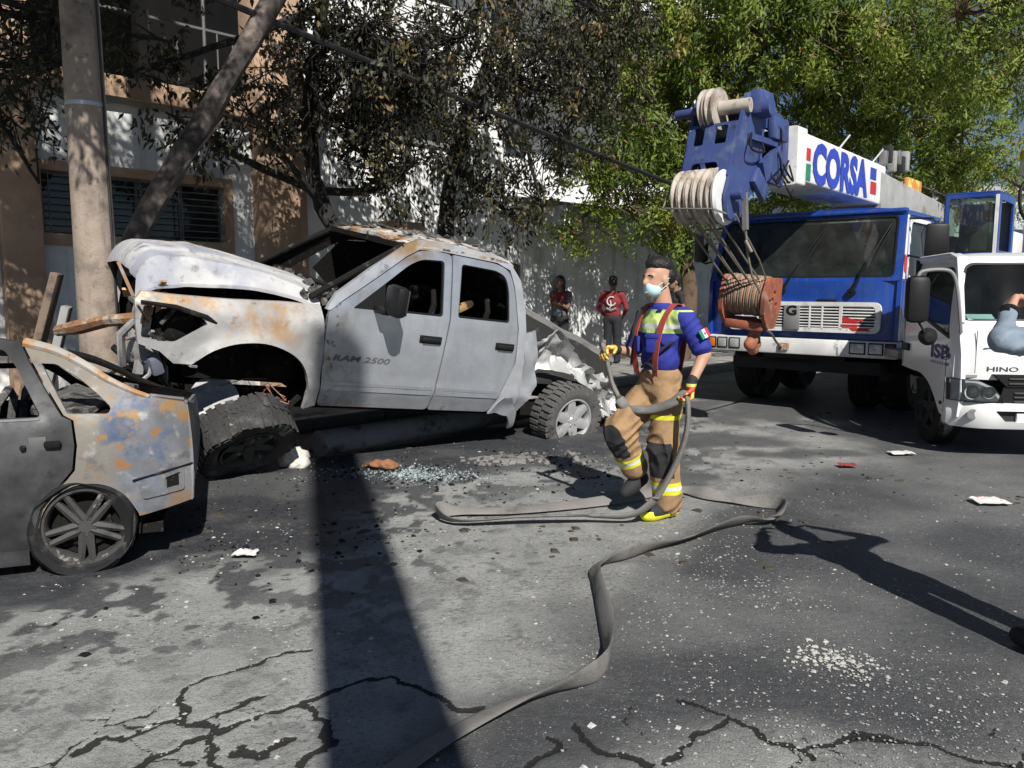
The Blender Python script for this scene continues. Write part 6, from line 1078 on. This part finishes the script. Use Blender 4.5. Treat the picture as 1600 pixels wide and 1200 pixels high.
def hand_prims(w, dirv, palm_n, mi=0, curl=1.1, thumb=1, L=0.19):
    """w = wrist; dirv along the palm; palm_n = direction fingers curl to"""
    d = np.array(dirv, float); d /= np.linalg.norm(d); n = np.array(palm_n, float); n -= d * (n @ d); n /= np.linalg.norm(n); s = np.cross(d, n); w = np.array(w, float); P = []; k = L / 0.19
    for q in (-0.032, -0.011, 0.011, 0.032): P.append(('c', tuple(w + d * 0.012 * k + s * q * 0.6 * k), tuple(w + d * 0.085 * k + s * q * k), 0.017 * k, 0.014 * k, mi))
    for q, l in ((-0.033, 0.85), (-0.011, 1.0), (0.011, 0.96), (0.033, 0.78)):
        a = w + d * 0.088 * k + s * q * k; ang = 0.25
        for seg, r0, r1 in ((0.040, .0105, .0098), (0.027, .0098, .009), (0.021, .009, .008)):
            ang += curl * 0.62; v = d * math.cos(ang) + n * math.sin(ang); b = a + v * seg * l * k; P.append(('c', tuple(a), tuple(b), r0 * k, r1 * k, mi)); a = b
    a = w + d * 0.03 * k + s * 0.028 * thumb * k; b = a + (d * 0.5 + s * 0.6 * thumb + n * 0.6) * 0.042 * k; c = b + (d * 0.6 + n * 0.75 - s * 0.1 * thumb) * 0.032 * k
    P += [('c', tuple(a), tuple(b), .015 * k, .0115 * k, mi), ('c', tuple(b), tuple(c), .0112 * k, .009 * k, mi)]; return P
FF_LOC = (1.05, 5.52, 0.0); FF_YAW = R(210.5)
def fw(x, y, z): return (FF_LOC[0] + math.cos(FF_YAW) * x - math.sin(FF_YAW) * y, FF_LOC[1] + math.sin(FF_YAW) * x + math.cos(FF_YAW) * y, z)
def build_firefighter():
    rt = tag(empty('person', FF_LOC, (0, 0, FF_YAW)), 'masked responder in blue and lime shirt and tan trousers stepping while holding the flat hose', 'person')
    H = (0.045, 0, 1.683); C = lambda a, b, r, q: ('c', a, b, r, q, 0)
    body = head_prims(H) + [C((.02, 0, 1.60), (-.015, 0, 1.46), .060, .068), C((-.02, -.16, 1.40), (-.02, .16, 1.40), .06, .06), C((0, 0, 1.36), (0, 0, .95), .09, .085),
        C((-.03, .20, 1.41), (-.115, .30, 1.17), .052, .045), C((-.115, .30, 1.17), (.0, .308, .985), .044, .031), C((-.03, -.20, 1.41), (.02, -.29, 1.15), .052, .045), C((.02, -.29, 1.15), (.235, -.22, 1.185), .043, .03),
        C((0, .08, .90), (.06, .10, .5), .07, .06), C((.06, .10, .5), (-.01, .10, .1), .058, .045), C((0, -.08, .90), (.27, -.12, .60), .07, .06), C((.27, -.12, .60), (.11, -.12, .30), .058, .045)]
    sdf_build('body', body, [skin], rt, res=0.010, k=0.016); face_bits(H, rt)
    hr = sdf_build('hair', [('e', (.034, 0, 1.772), (.106, .080, .056), 0), ('e', (-.018, 0, 1.708), (.087, .0795, .072), 0), ('e', (.088, 0, 1.792), (.050, .066, .034), 0), ('e', (.03, 0, 1.80), (.09, .06, .034), 0)], [hair_m], rt, res=0.007, k=0.02, wob=0.0025, wscale=38)
    mk = sdf_build('face_mask', [('e', (.092, 0, 1.610), (.061, .066, .060), 0), ('e', (.12, 0, 1.638), (.040, .036, .03), 0)], [mask_m], rt, res=0.007, k=0.02)
    for s in (1, -1): MB().tube([(.10, s * .062, 1.633), (.05, s * .079, 1.668), (.02, s * .088, 1.688)], 0.003, 5).tube([(.09, s * .058, 1.588), (.05, s * .077, 1.628), (.02, s * .087, 1.653)], 0.003, 5).build('ear_loop', mask_m, mk)
    for z in (1.590, 1.610, 1.630): MB().tube([(.128, -.046, z), (.153, 0, z), (.128, .046, z)], 0.003, 5).build('pleat', mask_m, mk)
    sp = [('e', (0.0, 0, 1.30), (.122, .178, .17), 0), ('e', (0.008, 0, 1.13), (.120, .155, .14), 0), C((-.015, -.165, 1.415), (-.015, .165, 1.415), .076, .076), C((-.03, .205, 1.41), (-.098, .285, 1.225), .074, .072), C((-.03, -.205, 1.41), (.01, -.275, 1.20), .074, .070), C((0, 0, 1.452), (.008, 0, 1.474), .080, .072)]
    sh = sdf_build('shirt', sp, [zone_mat('work_shirt', (0.018, 0.028, 0.25), [(0.50, 0.66, 0.20), (0.62, 0.64, 0.62)], 0.8, 0.5, 13)], rt, res=0.0085, k=0.035, fold=0.0062)
    def shc(c):
        sl = (np.abs(c[:, 1]) > .212 + (1.46 - c[:, 2]) * 0.10) & (c[:, 2] < 1.46); m = np.zeros(len(c)); m[(c[:, 2] > 1.312) & ~sl & (c[:, 2] < 1.486)] = 1; m[(c[:, 2] > 1.342) & (c[:, 2] < 1.374) & ~sl] = 2; return m
    slv = lambda c: np.maximum(.212 + (1.46 - c[:, 2]) * 0.10 - np.abs(c[:, 1]), (c[:, 2] - 1.46)); band = lambda c, a, b: np.minimum(c[:, 2] - a, b - c[:, 2])
    zones(sh, lambda c: np.minimum(band(c, 1.312, 1.472), slv(c)), lambda c: np.minimum(band(c, 1.342, 1.374), slv(c)))
    for s in (1, -1): MB().box((.058, s * .042, 1.478), (.05, .055, .012), rot=(s * .5, .75, s * .5), bev=.004).build('collar_flap', shirt_blue, sh)
    MB().box((.150, .085, 1.235), (.02, .10, .11), rot=(0, 0, .45), bev=.006).build('chest_pocket', shirt_blue, sh); MB().box((.155, .085, 1.295), (.022, .105, .035), rot=(0, 0, .45), bev=.006).build('pocket_flap', shirt_blue, sh)
    MB().box((.152, -.085, 1.235), (.02, .10, .11), rot=(0, 0, -.45), bev=.006).build('chest_pocket', shirt_blue, sh)
    # sleeve flag
    Mf = Matrix.Rotation(-0.10, 4, 'Z') @ Matrix.Rotation(0.35, 4, 'X') @ Matrix.Rotation(0.38, 4, 'Y')
    for k, m in enumerate((redp, mat('flag_white', (0.75, 0.75, 0.75), 0.7), greenp)): MB().box(tuple(np.array((-.065, .348, 1.318)) + np.array(Mf @ Vector((-0.026 + k * 0.026, 0, 0)))), (.026, .012, .062), rot=Mf).build('flag_stripe', m, sh)
    MB().lathe([(0.009, 0), (0.009, .003), (0, .003)], c=tuple(np.array((-.065, .3545, 1.320))), axis=(-.1, 1, .34), seg=10).build('flag_emblem', mat('emblem_brown', (.2, .12, .05), .7), sh)
    tr = [('e', (0, 0, 1.00), (.134, .162, .10), 0), ('e', (0, 0, .92), (.135, .162, .10), 0), C((.005, .082, .88), (.055, .10, .52), .104, .106), C((.055, .10, .52), (.0, .10, .13), .106, .104), C((0, -.092, .90), (.27, -.12, .615), .115, .112), C((.27, -.12, .615), (.13, -.12, .345), .110, .098)]
    to = sdf_build('trousers', tr, [zone_mat('turnout_trousers', (0.34, 0.21, 0.105), [(0.018, 0.018, 0.02), (0.66, 0.64, 0.03), (0.62, 0.64, 0.62)], 0.9, 0.4, 15, (0.19, 0.12, 0.062))], rt, res=0.0085, k=0.03, fold=0.0105)
    def trc(c):
        m = np.zeros(len(c)); L = c[:, 1] > 0; z = c[:, 2]; x = c[:, 0]; m[L & (x > .045 + (z - .4) * .15) & (z > .31) & (z < .56)] = 1
        kn = ~L & (((x - .29) ** 2 + (z - .56) ** 2) < .135 ** 2) & ((x - .20) * .87 - (z - .48) * .5 > .045); m[kn] = 1
        m[L & (z > .19) & (z < .275)] = 2; m[L & (z > .218) & (z < .248)] = 3; t = (x - .27) * (-.47) + (z - .615) * (-.88); m[~L & (t > .20) & (t < .265)] = 2; m[L & (z > .715) & (z < .75) & (c[:, 1] > .08)] = 2; return m
    def knee(c):
        x, y, z = c.T; L = np.minimum.reduce([x - (.045 + (z - .4) * .15), z - .31, .56 - z, y]); q = np.minimum.reduce([.135 - np.hypot(x - .29, z - .56), (x - .20) * .87 - (z - .48) * .5 - .045, -y]); return np.maximum(L, q)
    def tape(a, b, t0, t1):
        def f(c):
            x, y, z = c.T; t = (x - .27) * (-.47) + (z - .615) * (-.88); return np.maximum(np.minimum.reduce([z - a, b - z, y]), np.minimum.reduce([t - t0, t1 - t, -y]))
        return f
    zones(to, knee, lambda c: np.maximum(tape(.19, .275, .195, .262)(c), np.minimum.reduce([c[:, 2] - .718, .748 - c[:, 2], c[:, 1] - .02])), tape(.218, .248, .216, .241))
    b = sdf_build('boot', [C((.0, .10, .16), (-.01, .10, .09), .066, .062), C((-.05, .10, .052), (.14, .095, .048), .05, .052), C((.10, .095, .055), (.185, .09, .045), .055, .044)], [blackcloth, yellow], rt, res=0.011, k=0.03); recolour(b, lambda c: ((c[:, 2] < .042) | ((c[:, 0] > .16) & (c[:, 2] < .07))).astype(float))
    b.data.transform(Matrix.Translation((0, 0, 0.004)))
    b = sdf_build('boot', [C((.115, -.12, .33), (.085, -.12, .265), .066, .06), C((.055, -.12, .245), (.175, -.115, .185), .05, .05), C((.15, -.115, .20), (.215, -.11, .165), .052, .042)], [blackcloth, yellow], rt, res=0.011, k=0.03)
    # braces: ribbons over each shoulder
    for s in (1, -1):
        path = catmull([(.128, s * .095, 1.02), (.140, s * .11, 1.15), (.128, s * .125, 1.30), (.075, s * .13, 1.43), (-.01, s * .125, 1.503), (-.09, s * .105, 1.44), (-.135, s * .07, 1.25), (-.135, s * .03, 1.04)], 6); mb = MB(); w = .026; nrm = path - np.array([0.0, s * .06, 1.25]); vs = []
        for i, p in enumerate(path):
            t = path[min(i + 1, len(path) - 1)] - path[max(i - 1, 0)]; t /= np.linalg.norm(t); n = np.array([p[0] - 0.0, 0, (p[2] - 1.36) * 0.9 if p[2] > 1.36 else 0]); n = n - t * (n @ t); n /= np.linalg.norm(n) + 1e-9; sd = np.cross(t, n)
            for a, h in ((-w, .004), (w, .004), (w, .010), (-w, .010)): vs.append(p + sd * a + n * (h + 0.002))
        N = len(path); mb.add(vs, [(i * 4 + k, i * 4 + (k + 1) % 4, (i + 1) * 4 + (k + 1) % 4, (i + 1) * 4 + k) for i in range(N - 1) for k in range(4)] + [(3, 2, 1, 0), tuple((N - 1) * 4 + k for k in range(4))]).build('brace', strap_red, rt)
    MB().tube(catmull([(.148, .02, 1.10), (.150, .07, 1.14), (.125, .135, 1.20), (.06, .18, 1.26)], 5), 0.009, 6).tube(catmull([(.142, -.04, 1.07), (.152, .02, 1.10), (.150, .07, 1.09), (.135, .11, 1.05)], 5), 0.010, 6).build('radio_strap', blackcloth, rt)
    MB().tube(catmull([(.10, -.10, 1.46), (.14, -.13, 1.35), (.15, -.13, 1.2), (.145, -.15, 1.08)], 5), 0.011, 6).build('radio_strap', blackcloth, rt)
    # gloves close round the hose
    gl = hand_prims((.0, .308, .985), (.12, 0, -1), (.85, -.35, -.2), 0, 1.15, -1, .21); gl.append(C((-.01, .308, 1.01), (.005, .308, .965), .036, .034)); g1 = sdf_build('glove', gl, [glove_r, glove_y, blackcloth], rt, res=0.006, k=0.007); recolour(g1, lambda c: np.where(c[:, 2] > 0.985, 2, np.where((np.sin(c[:, 1] * 290) > .1) & (c[:, 2] < 0.93), 1, np.where(c[:, 2] > .965, 1, 0))).astype(float))
    gl = hand_prims((.235, -.22, 1.185), (1, .05, .05), (0, .5, -.9), 0, 1.1, 1, .21); gl.append(C((.215, -.225, 1.183), (.26, -.218, 1.187), .035, .034)); g2 = sdf_build('glove', gl, [glove_y, glove_r, blackcloth], rt, res=0.006, k=0.007); recolour(g2, lambda c: np.where(c[:, 0] < .245, 2, np.where(np.sin(c[:, 1] * 290) > .6, 1, 0)).astype(float))
build_firefighter()

def person(label, loc, yaw, top, bottom, hairlong=False, group=None, arms=((.0, .0), (.0, .0)), sk=None, h=1.0, sleeve=True, res=0.02, fold=.005):
    sk = sk or skin_dark; rt = tag(empty('person', loc, (0, 0, yaw), scale=h), label, 'person', group); C = lambda a, b, r, q: ('c', a, b, r, q, 0); H = (0.03, 0, 1.60)
    hands = []; arm = []
    for s, (elx, wr) in zip((1, -1), arms):
        sh = (-.01, s * .19, 1.36); el = elx if isinstance(elx, tuple) else (-.03, s * .26, 1.09); w = wr if isinstance(wr, tuple) else (.06, s * .25, .86); el = (el[0], el[1], el[2]); arm.append((sh, el, w)); d = np.array(w) - np.array(el); hands += hand_prims(w, d, (0.3, -s, 0.1), 0, 0.6, s, .18)
    body = head_prims(H) + hands + [C((.0, 0, 1.52), (-.01, 0, 1.38), .055, .06), C((0, 0, 1.30), (0, 0, .9), .09, .10)] + [q for a, e, w in arm for q in (C(a, e, .045, .038), C(e, w, .037, .028))] + [C((0, s * .09, .88), (0.02, s * .09, .46), .07, .05) for s in (1, -1)] + [C((.02, s * .09, .46), (0, s * .09, .08), .05, .04) for s in (1, -1)]
    sdf_build('body', body, [sk], rt, res=min(res, 0.012), k=0.014)
    sdf_build('hair', [('e', (.01, 0, 1.665), (.105, .088, .082), 0), ('e', (-.03, 0, 1.60), (.08, .085, .08), 0)] + ([C((-.04, 0, 1.6), (-.06, 0, 1.35), .085, .07), C((-.0, .07, 1.6), (-.02, .08, 1.42), .03, .025), C((-.0, -.07, 1.6), (-.02, -.08, 1.42), .03, .025)] if hairlong else []), [hair_m], rt, res=res, k=0.03)
    t = sdf_build('shirt', [('e', (0, 0, 1.22), (.125, .185, .17), 0), ('e', (0, 0, 1.0), (.125, .165, .16), 0), C((-.01, -.15, 1.36), (-.01, .15, 1.36), .075, .075)] + [C(a, tuple(np.array(a) * (0 if sleeve == 'long' else .35) + np.array(e) * (1 if sleeve == 'long' else .65)), .066, .046) for a, e, w in arm] + ([C(e, tuple(np.array(w) * .88 + np.array(e) * .12), .046, .036) for a, e, w in arm] if sleeve == 'long' else []), [top], rt, res=res, k=0.03, wob=.002, wscale=8, fold=fold)
    sdf_build('trousers', [('e', (0, 0, .90), (.125, .165, .12), 0)] + [C((0, s * .09, .86), (.02, s * .095, .46), .10, .078) for s in (1, -1)] + [C((.02, s * .095, .46), (0, s * .10, .09), .078, .07) for s in (1, -1)], [bottom], rt, res=res, k=0.02, wob=.004, wscale=8)
    for s in (1, -1): sdf_build('shoe', [C((-.05, s * .10, .05), (.14, s * .105, .042), .048, .042), C((0, s * .1, .12), (0, s * .1, .06), .05, .05)], [blackcloth], rt, res=0.016, k=0.02)
    return rt, t
red_top = mat('crimson_jersey', (0.20, 0.018, 0.022), 0.8); grey_top = mat('maroon_grey_top', (0.16, 0.02, 0.03), 0.8, layers=[((0.10, 0.13, 0.15), 3, 0.5, 0.55, 2.0)]); dark_trs = mat('dark_trousers', (0.016, 0.016, 0.02), 0.85)
person('long haired onlooker in a dark red top before the white wall', (0.97, 15.9, 0.13), R(240), grey_top, dark_trs, True, 'onlookers along the white wall', (((.08, .22, 1.1), (.16, .06, 1.18)), (.0, .0)))
p2, sh2 = person('onlooker in a crimson jersey with a pale round back emblem', (2.0, 15.7, 0.13), R(70), red_top, dark_trs, False, 'onlookers along the white wall', (((-.02, .28, 1.1), (.12, .2, .95)), ((-.02, -.28, 1.1), (.12, -.2, .95))), sleeve='long')
em = MB(); em.tube([(-.135 - .004 * 0, .085 * math.sin(a), 1.23 + .085 * math.cos(a)) for a in np.linspace(-.6, 4.4, 20)], 0.014, 6).tube([(-.137, .02, 1.25), (-.138, .0, 1.14), (-.136, .03, 1.10)], 0.013, 6); em.build('emblem', mat('emblem_pale', (0.6, 0.6, 0.58), .7), sh2)
MB().tube([(-.125, -.10, 1.09), (-.139, 0, 1.05), (-.125, .10, 1.09)], 0.028, 6).build('grey_stripe', mat('jersey_grey', (.22, .2, .2), .8), sh2)
person('dark clad onlooker mostly hidden behind the masked responder', (3.28, 15.9, 0.13), R(200), mat('black_top', (0.02, 0.02, 0.022), 0.8), dark_trs, False, 'onlookers along the white wall')
# the one with raised arms, cut off by the right edge
denim = mat('pale_denim', (0.20, 0.25, 0.31), 0.85, layers=[((0.30, 0.35, 0.40), 5, 0.5, 0.7, 2.0)], bump=0.25, bscale=25)
ph, ps = person('person in a pale denim shirt raising a phone at the right edge', (2.46, 3.32, 0.0), R(104), denim, mat('dark_jeans', (0.02, 0.025, 0.045), 0.85), False, None, (((.06, .40, 1.36), (.20, .235, 1.475)), ((.06, -.40, 1.36), (.20, -.20, 1.475))), skin, 1.03, 'long', 0.009, .009)
MB().lathe([(.036, -.014), (.040, -.012), (.040, .012), (.036, .014)], c=(.19, .245, 1.467), axis=(.75, -.75, .55), seg=18).box((.17, .285, 1.485), (.035, .012, .035), rot=(0, 0, .6), bev=.004).build('watch', plastic, ph)
pn = tag(MB().box((0, 0, 0), (0.010, 0.155, 0.076), bev=.004).build('phone', plastic, None, (2.40, 3.60, 1.62), (0, 0, R(104))), 'dark phone held up by the person at the right edge', 'phone'); MB().lathe([(.008, 0), (.008, .003), (0, .003)], c=(.005, .055, .02), axis=(1, 0, 0), seg=12).build('lens', lampglass, pn)
# ------------------------------------------------------------------ the flat fire hose: one long ribbon
def build_hose():
    G = [(-0.60, 2.10, 0.), (-0.48, 2.3, .1), (-0.35, 2.5, .1), (-0.23, 2.64, .2), (-0.02, 2.84, .35), (0.2, 2.96, .9), (0.36, 3.08, 1.5), (0.42, 3.26, 1.3), (0.45, 3.62, .9), (0.46, 4.11, 1.2), (0.5, 4.37, .6), (0.71, 4.54, 1.2), (1.06, 4.83, .4), (1.52, 5.18, .9), (1.76, 5.27, .3), (1.92, 5.45, .9), (1.96, 5.62, 1.4), (1.7, 5.8, .3), (1.49, 5.93, .8), (1.36, 6.10, .3), (1.10, 6.02, .3), (0.88, 5.84, .5), (0.47, 5.66, .35), (0.0, 5.52, .2), (-0.37, 5.50, .3), (-0.50, 5.45, 1.2), (-0.51, 5.35, 1.2), (-0.35, 5.24, .4), (0.09, 5.27, .2), (0.50, 5.30, .3)]
    P = []; roll = []
    for x, y, r in G: P.append((x, y, 0.022 + 0.042 * abs(math.sin(r)))); roll.append(r)
    P[20] = (1.10, 6.02, .03); P[28] = (0.09, 5.27, 0.06); P[29] = (0.50, 5.29, 0.06)
    air = [((.80, 5.26, .07), .6), ((.95, 5.22, .17), .8), ((1.06, 5.19, .36), 1.0), ((1.145, 5.18, .58), 1.1), ((1.175, 5.19, .77), 1.2), (fw(.050, .305, .905), 1.3), (fw(.10, .22, .845), 1.0), (fw(.16, .06, .785), .8), (fw(.24, -.09, .80), .9), (fw(.285, -.17, .92), 1.1), (fw(.315, -.19, 1.05), 1.2), (fw(.335, -.20, 1.155), 1.3), (fw(.35, -.205, 1.20), 1.3), (fw(.34, -.23, 1.24), 1.3)]
    for p, r in air: P.append(p); roll.append(r)
    n = 7; Q = catmull(P, n); rr = catmull(np.array(roll)[:, None], n)[:, 0]; N = len(Q); vs = []; sec = 12
    for i in range(N):
        t = Q[min(i + 1, N - 1)] - Q[max(i - 1, 0)]; t /= np.linalg.norm(t) + 1e-9; ref = np.array([0, 0, 1.0]) if abs(t[2]) < .8 else np.array([-.5, -.86, 0]); s = np.cross(t, ref); s /= np.linalg.norm(s); u = np.cross(s, t)
        a = rr[i]; A = s * math.cos(a) + u * math.sin(a); B = np.cross(A, t); onair = i > 29 * n; w = 0.036 if onair else 0.054; h = 0.018 if onair else 0.010
        for k in range(sec):
            c, q = math.cos(2 * math.pi * k / sec), math.sin(2 * math.pi * k / sec); vs.append(Q[i] + A * w * c + B * h * q * (1 + 0.25 * mnoise.noise(Vector((i * .3, k * .4, 0)))))
    vs = [(p[0], p[1], max(p[2], 0.006)) for p in vs]
    f = [(i * sec + k, i * sec + (k + 1) % sec, (i + 1) * sec + (k + 1) % sec, (i + 1) * sec + k) for i in range(N - 1) for k in range(sec)] + [tuple(range(sec))[::-1], tuple((N - 1) * sec + k for k in range(sec))]
    hm = mat('grey_hose_canvas', (0.19, 0.18, 0.168), 0.85, layers=[((0.10, 0.097, 0.09), 5, 0.5, 0.7, 2.0), ((0.22, 0.21, 0.19), 9, 0.58, 0.72, 6.0)], bump=0.3, bscale=80)
    MB().add(vs, f).build('fire_hose', hm, label='long flat grey fire hose looping over the road into the responder\'s hands', cat='fire hose')
build_hose()
# ------------------------------------------------------------------ things lying about
g = np.random.default_rng(21)
fp_ = MB().tube([(-1.85, 7.42, .14), (-1.1, 8.2, .14), (-.2, 9.18, .14), (.3, 9.7, .14)], [.13, .128, .12, .12], 16).jitter(.008, 4); fp_.build('fallen_post', mat('sooty_concrete', (.20, .20, .205), .9, layers=[((.05, .05, .05), 4, .5, .65, 2.)], bump=.3), label='fallen grey concrete post lying under the pickup', cat='post')
def chunk(label, loc, size, m, cat, seed, name, rot=(0, 0, 0)):
    sdf_ = [('e', tuple(g.normal(size=3) * np.array(size) * .35), tuple(np.array(size) * g.uniform(.5, .9, 3)), 0) for _ in range(6)]; o = sdf_build(name, sdf_, [m], None, res=max(size) * .09, k=max(size) * .1, wob=max(size) * .06, wscale=30 / (max(size) * 10), loc=loc, rot=rot); tag(o, label, cat); return o
chunk('broken white concrete lump beside the torn front wheel', (-1.98, 7.1, .08), (.16, .13, .12), mat('plaster_white', (.62, .58, .52), .9, layers=[((.3, .27, .24), 8, .5, .7, 1.)], bump=.4), 'rubble', 1, 'concrete_lump')
chunk('crumpled rust brown rag on the soot below the front door', (-1.17, 6.98, .045), (.17, .11, .055), mat('brown_rag', (.26, .115, .055), .9, layers=[((.10, .05, .03), 9, .5, .7, 1.)], bump=.4), 'rag', 2, 'rag')
def litter(label, x, y, s, m, seed):
    r = np.random.default_rng(seed); MB().grid(7, 5, lambda u, v: (x + (u - .5) * s + .02 * mnoise.noise(Vector((u * 3, v * 3, seed))), y + (v - .5) * s * .7 + .02 * mnoise.noise(Vector((u * 3, v * 3, seed + 9))), .022 + .03 * abs(mnoise.noise(Vector((u * 4, v * 4, seed))))), (0, 0, .002)).build('litter', m, label=label, cat='litter', group='scraps on the road')
paper = mat('dirty_paper', (.68, .66, .63), .8, layers=[((.5, .12, .1), 12, .6, .64, 2.)])
litter('larger white scrap of paper alone on dark asphalt right of the hose', 3.61, 5.80, .24, paper, 1); litter('white and red scrap nearer the light truck bumper', 3.80, 7.55, .22, paper, 2); litter('flat reddish scrap between hose loop and light truck', 3.05, 7.02, .16, mat('red_scrap', (.25, .04, .04), .8), 3)
litter('small white wrapper on the grey strip left of the pole shadow', -1.62, 4.62, .14, paper, 5)
for k, (a, b, lab) in enumerate((((-4.75, 7.35, .1), (-4.25, 7.45, 1.75), 'splintered brown post leaning behind the sedan roof'), ((-4.45, 7.2, .1), (-4.1, 7.3, 1.45), 'grey splintered board leaning beside the utility pole'))):
    MB().bar(a, b, .16 if k == 0 else .12, .07, bev=.01).jitter(.03, 4, k).build('broken_timber', mat('splintered_wood', (.20, .145, .105), .9, layers=[((.05, .045, .04), 5, .5, .68, 2.)], bump=.5) if k == 0 else mat('grey_board', (.25, .25, .24), .9), label=lab, cat='timber', group='broken timbers by the pole')
sdf_build('rubble_heap', [('e', (-4.3 + g.uniform(-.6, .5), 7.6 + g.uniform(-.4, .4), .1 + g.uniform(0, .25)), tuple(g.uniform(.1, .28, 3)), 0) for _ in range(22)], [ash], res=.05, k=.05, wob=.02, wscale=10); tag(bpy.data.objects['rubble_heap'], 'sooty rubble heap between sedan and utility pole', 'rubble')
# loose grit, glass crumbs and charred crumbs: nobody could count these
def scatter(name, n, fx, size, m, label, seed, zf=.4):
    r = np.random.default_rng(seed); x, y = fx(r, n * 3); pick = np.argsort(-(fbm(x * 1.7, y * 1.7, seed, 4) + r.normal(0, .15, n * 3)))[:n]; x, y = x[pick], y[pick]; s = size * np.exp(np.clip(r.normal(0, .5, n), -1.2, .9)); a = r.uniform(0, 6.28, n)
    base = np.array([(-1, -.7, 0), (.9, -.9, 0), (1.1, .6, 0), (-.6, 1, 0), (-.6, -.4, 1), (.6, -.5, .9), (.5, .5, 1.1), (-.5, .6, .8)]); F0 = np.array([(0, 1, 5, 4), (1, 2, 6, 5), (2, 3, 7, 6), (3, 0, 4, 7), (4, 5, 6, 7)])
    B = base[None] * r.uniform(.6, 1.3, (n, 8, 3)); B[:, :, 2] *= zf; ca, sa = np.cos(a)[:, None], np.sin(a)[:, None]; X = (B[:, :, 0] * ca - B[:, :, 1] * sa) * s[:, None] + x[:, None]; Y = (B[:, :, 0] * sa + B[:, :, 1] * ca) * s[:, None] + y[:, None]; Z = B[:, :, 2] * s[:, None]
    V = np.stack([X, Y, Z], -1).reshape(-1, 3); F = (F0[None] + (np.arange(n) * 8)[:, None, None]).reshape(-1, 4); me = bpy.data.meshes.new(name); me.from_pydata(V.tolist(), [], F.tolist()); me.update(); o = link(name, me, m); tag(o, label, name.replace('_', ' '), kind='stuff')
scatter('grit', 6500, lambda r, n: (lambda u: (r.normal(0, 1, n) * .9 + .7 + (u > .6) * r.uniform(-3, 3, n), 2.3 + r.gamma(1.6, 1.15, n)))(r.random(n)), .0032, mat('pale_grit', (.32, .315, .30), .9), 'pale grit scattered over the near road', 5)
scatter('road_pebbles', 420, lambda r, n: (r.uniform(-3.4, 4.5, n), 2.4 + r.gamma(1.7, 1.3, n)), .0062, mat('pebble_white', (.44, .43, .40), .9), 'small pale pebbles on the road', 6)
scatter('plaster_crumbs', 260, lambda r, n: (1.40 + r.normal(0, .09, n), 3.30 + r.normal(0, .09, n)), .0055, MATS['pebble_white'], 'patch of crushed white plaster near the hose', 8)
scatter('glass_crumbs', 1500, lambda r, n: (-1.0 + r.normal(0, .38, n), 6.72 + r.normal(0, .17, n)), .0045, mat('glass_crumb', (.30, .36, .36), .2), 'crumbs of window glass below the pickup door', 9, .8)
scatter('charred_crumbs', 650, lambda r, n: (-.9 + r.normal(0, 1.5, n), 6.9 + r.normal(0, .45, n) + .35 * 0), .008, char, 'charred crumbs strewn beside the pickup', 10, .7)
scatter('charred_crumbs', 260, lambda r, n: (-2.0 + r.normal(0, .7, n), 5.0 + r.normal(0, .6, n)), .009, char, 'charred crumbs strewn behind the sedan', 11, .6)
scatter('trim_fragments', 170, lambda r, n: (-.02 + r.normal(0, .35, n), 7.38 + r.normal(0, .12, n)), .022, mat('ash_fragment', (.18, .17, .16), .9, layers=[((.03, .03, .03), 9, .5, .6, 1.)]), 'row of burnt trim fragments by the rear wheel', 12, .6)
scatter('dry_leaves', 420, lambda r, n: (r.uniform(-2.5, 4.5, n), 4 + r.gamma(2.2, 1.5, n)), .016, mat('dead_leaf', (.05, .04, .025), .8), 'dark fallen leaves on the road', 13, .3)
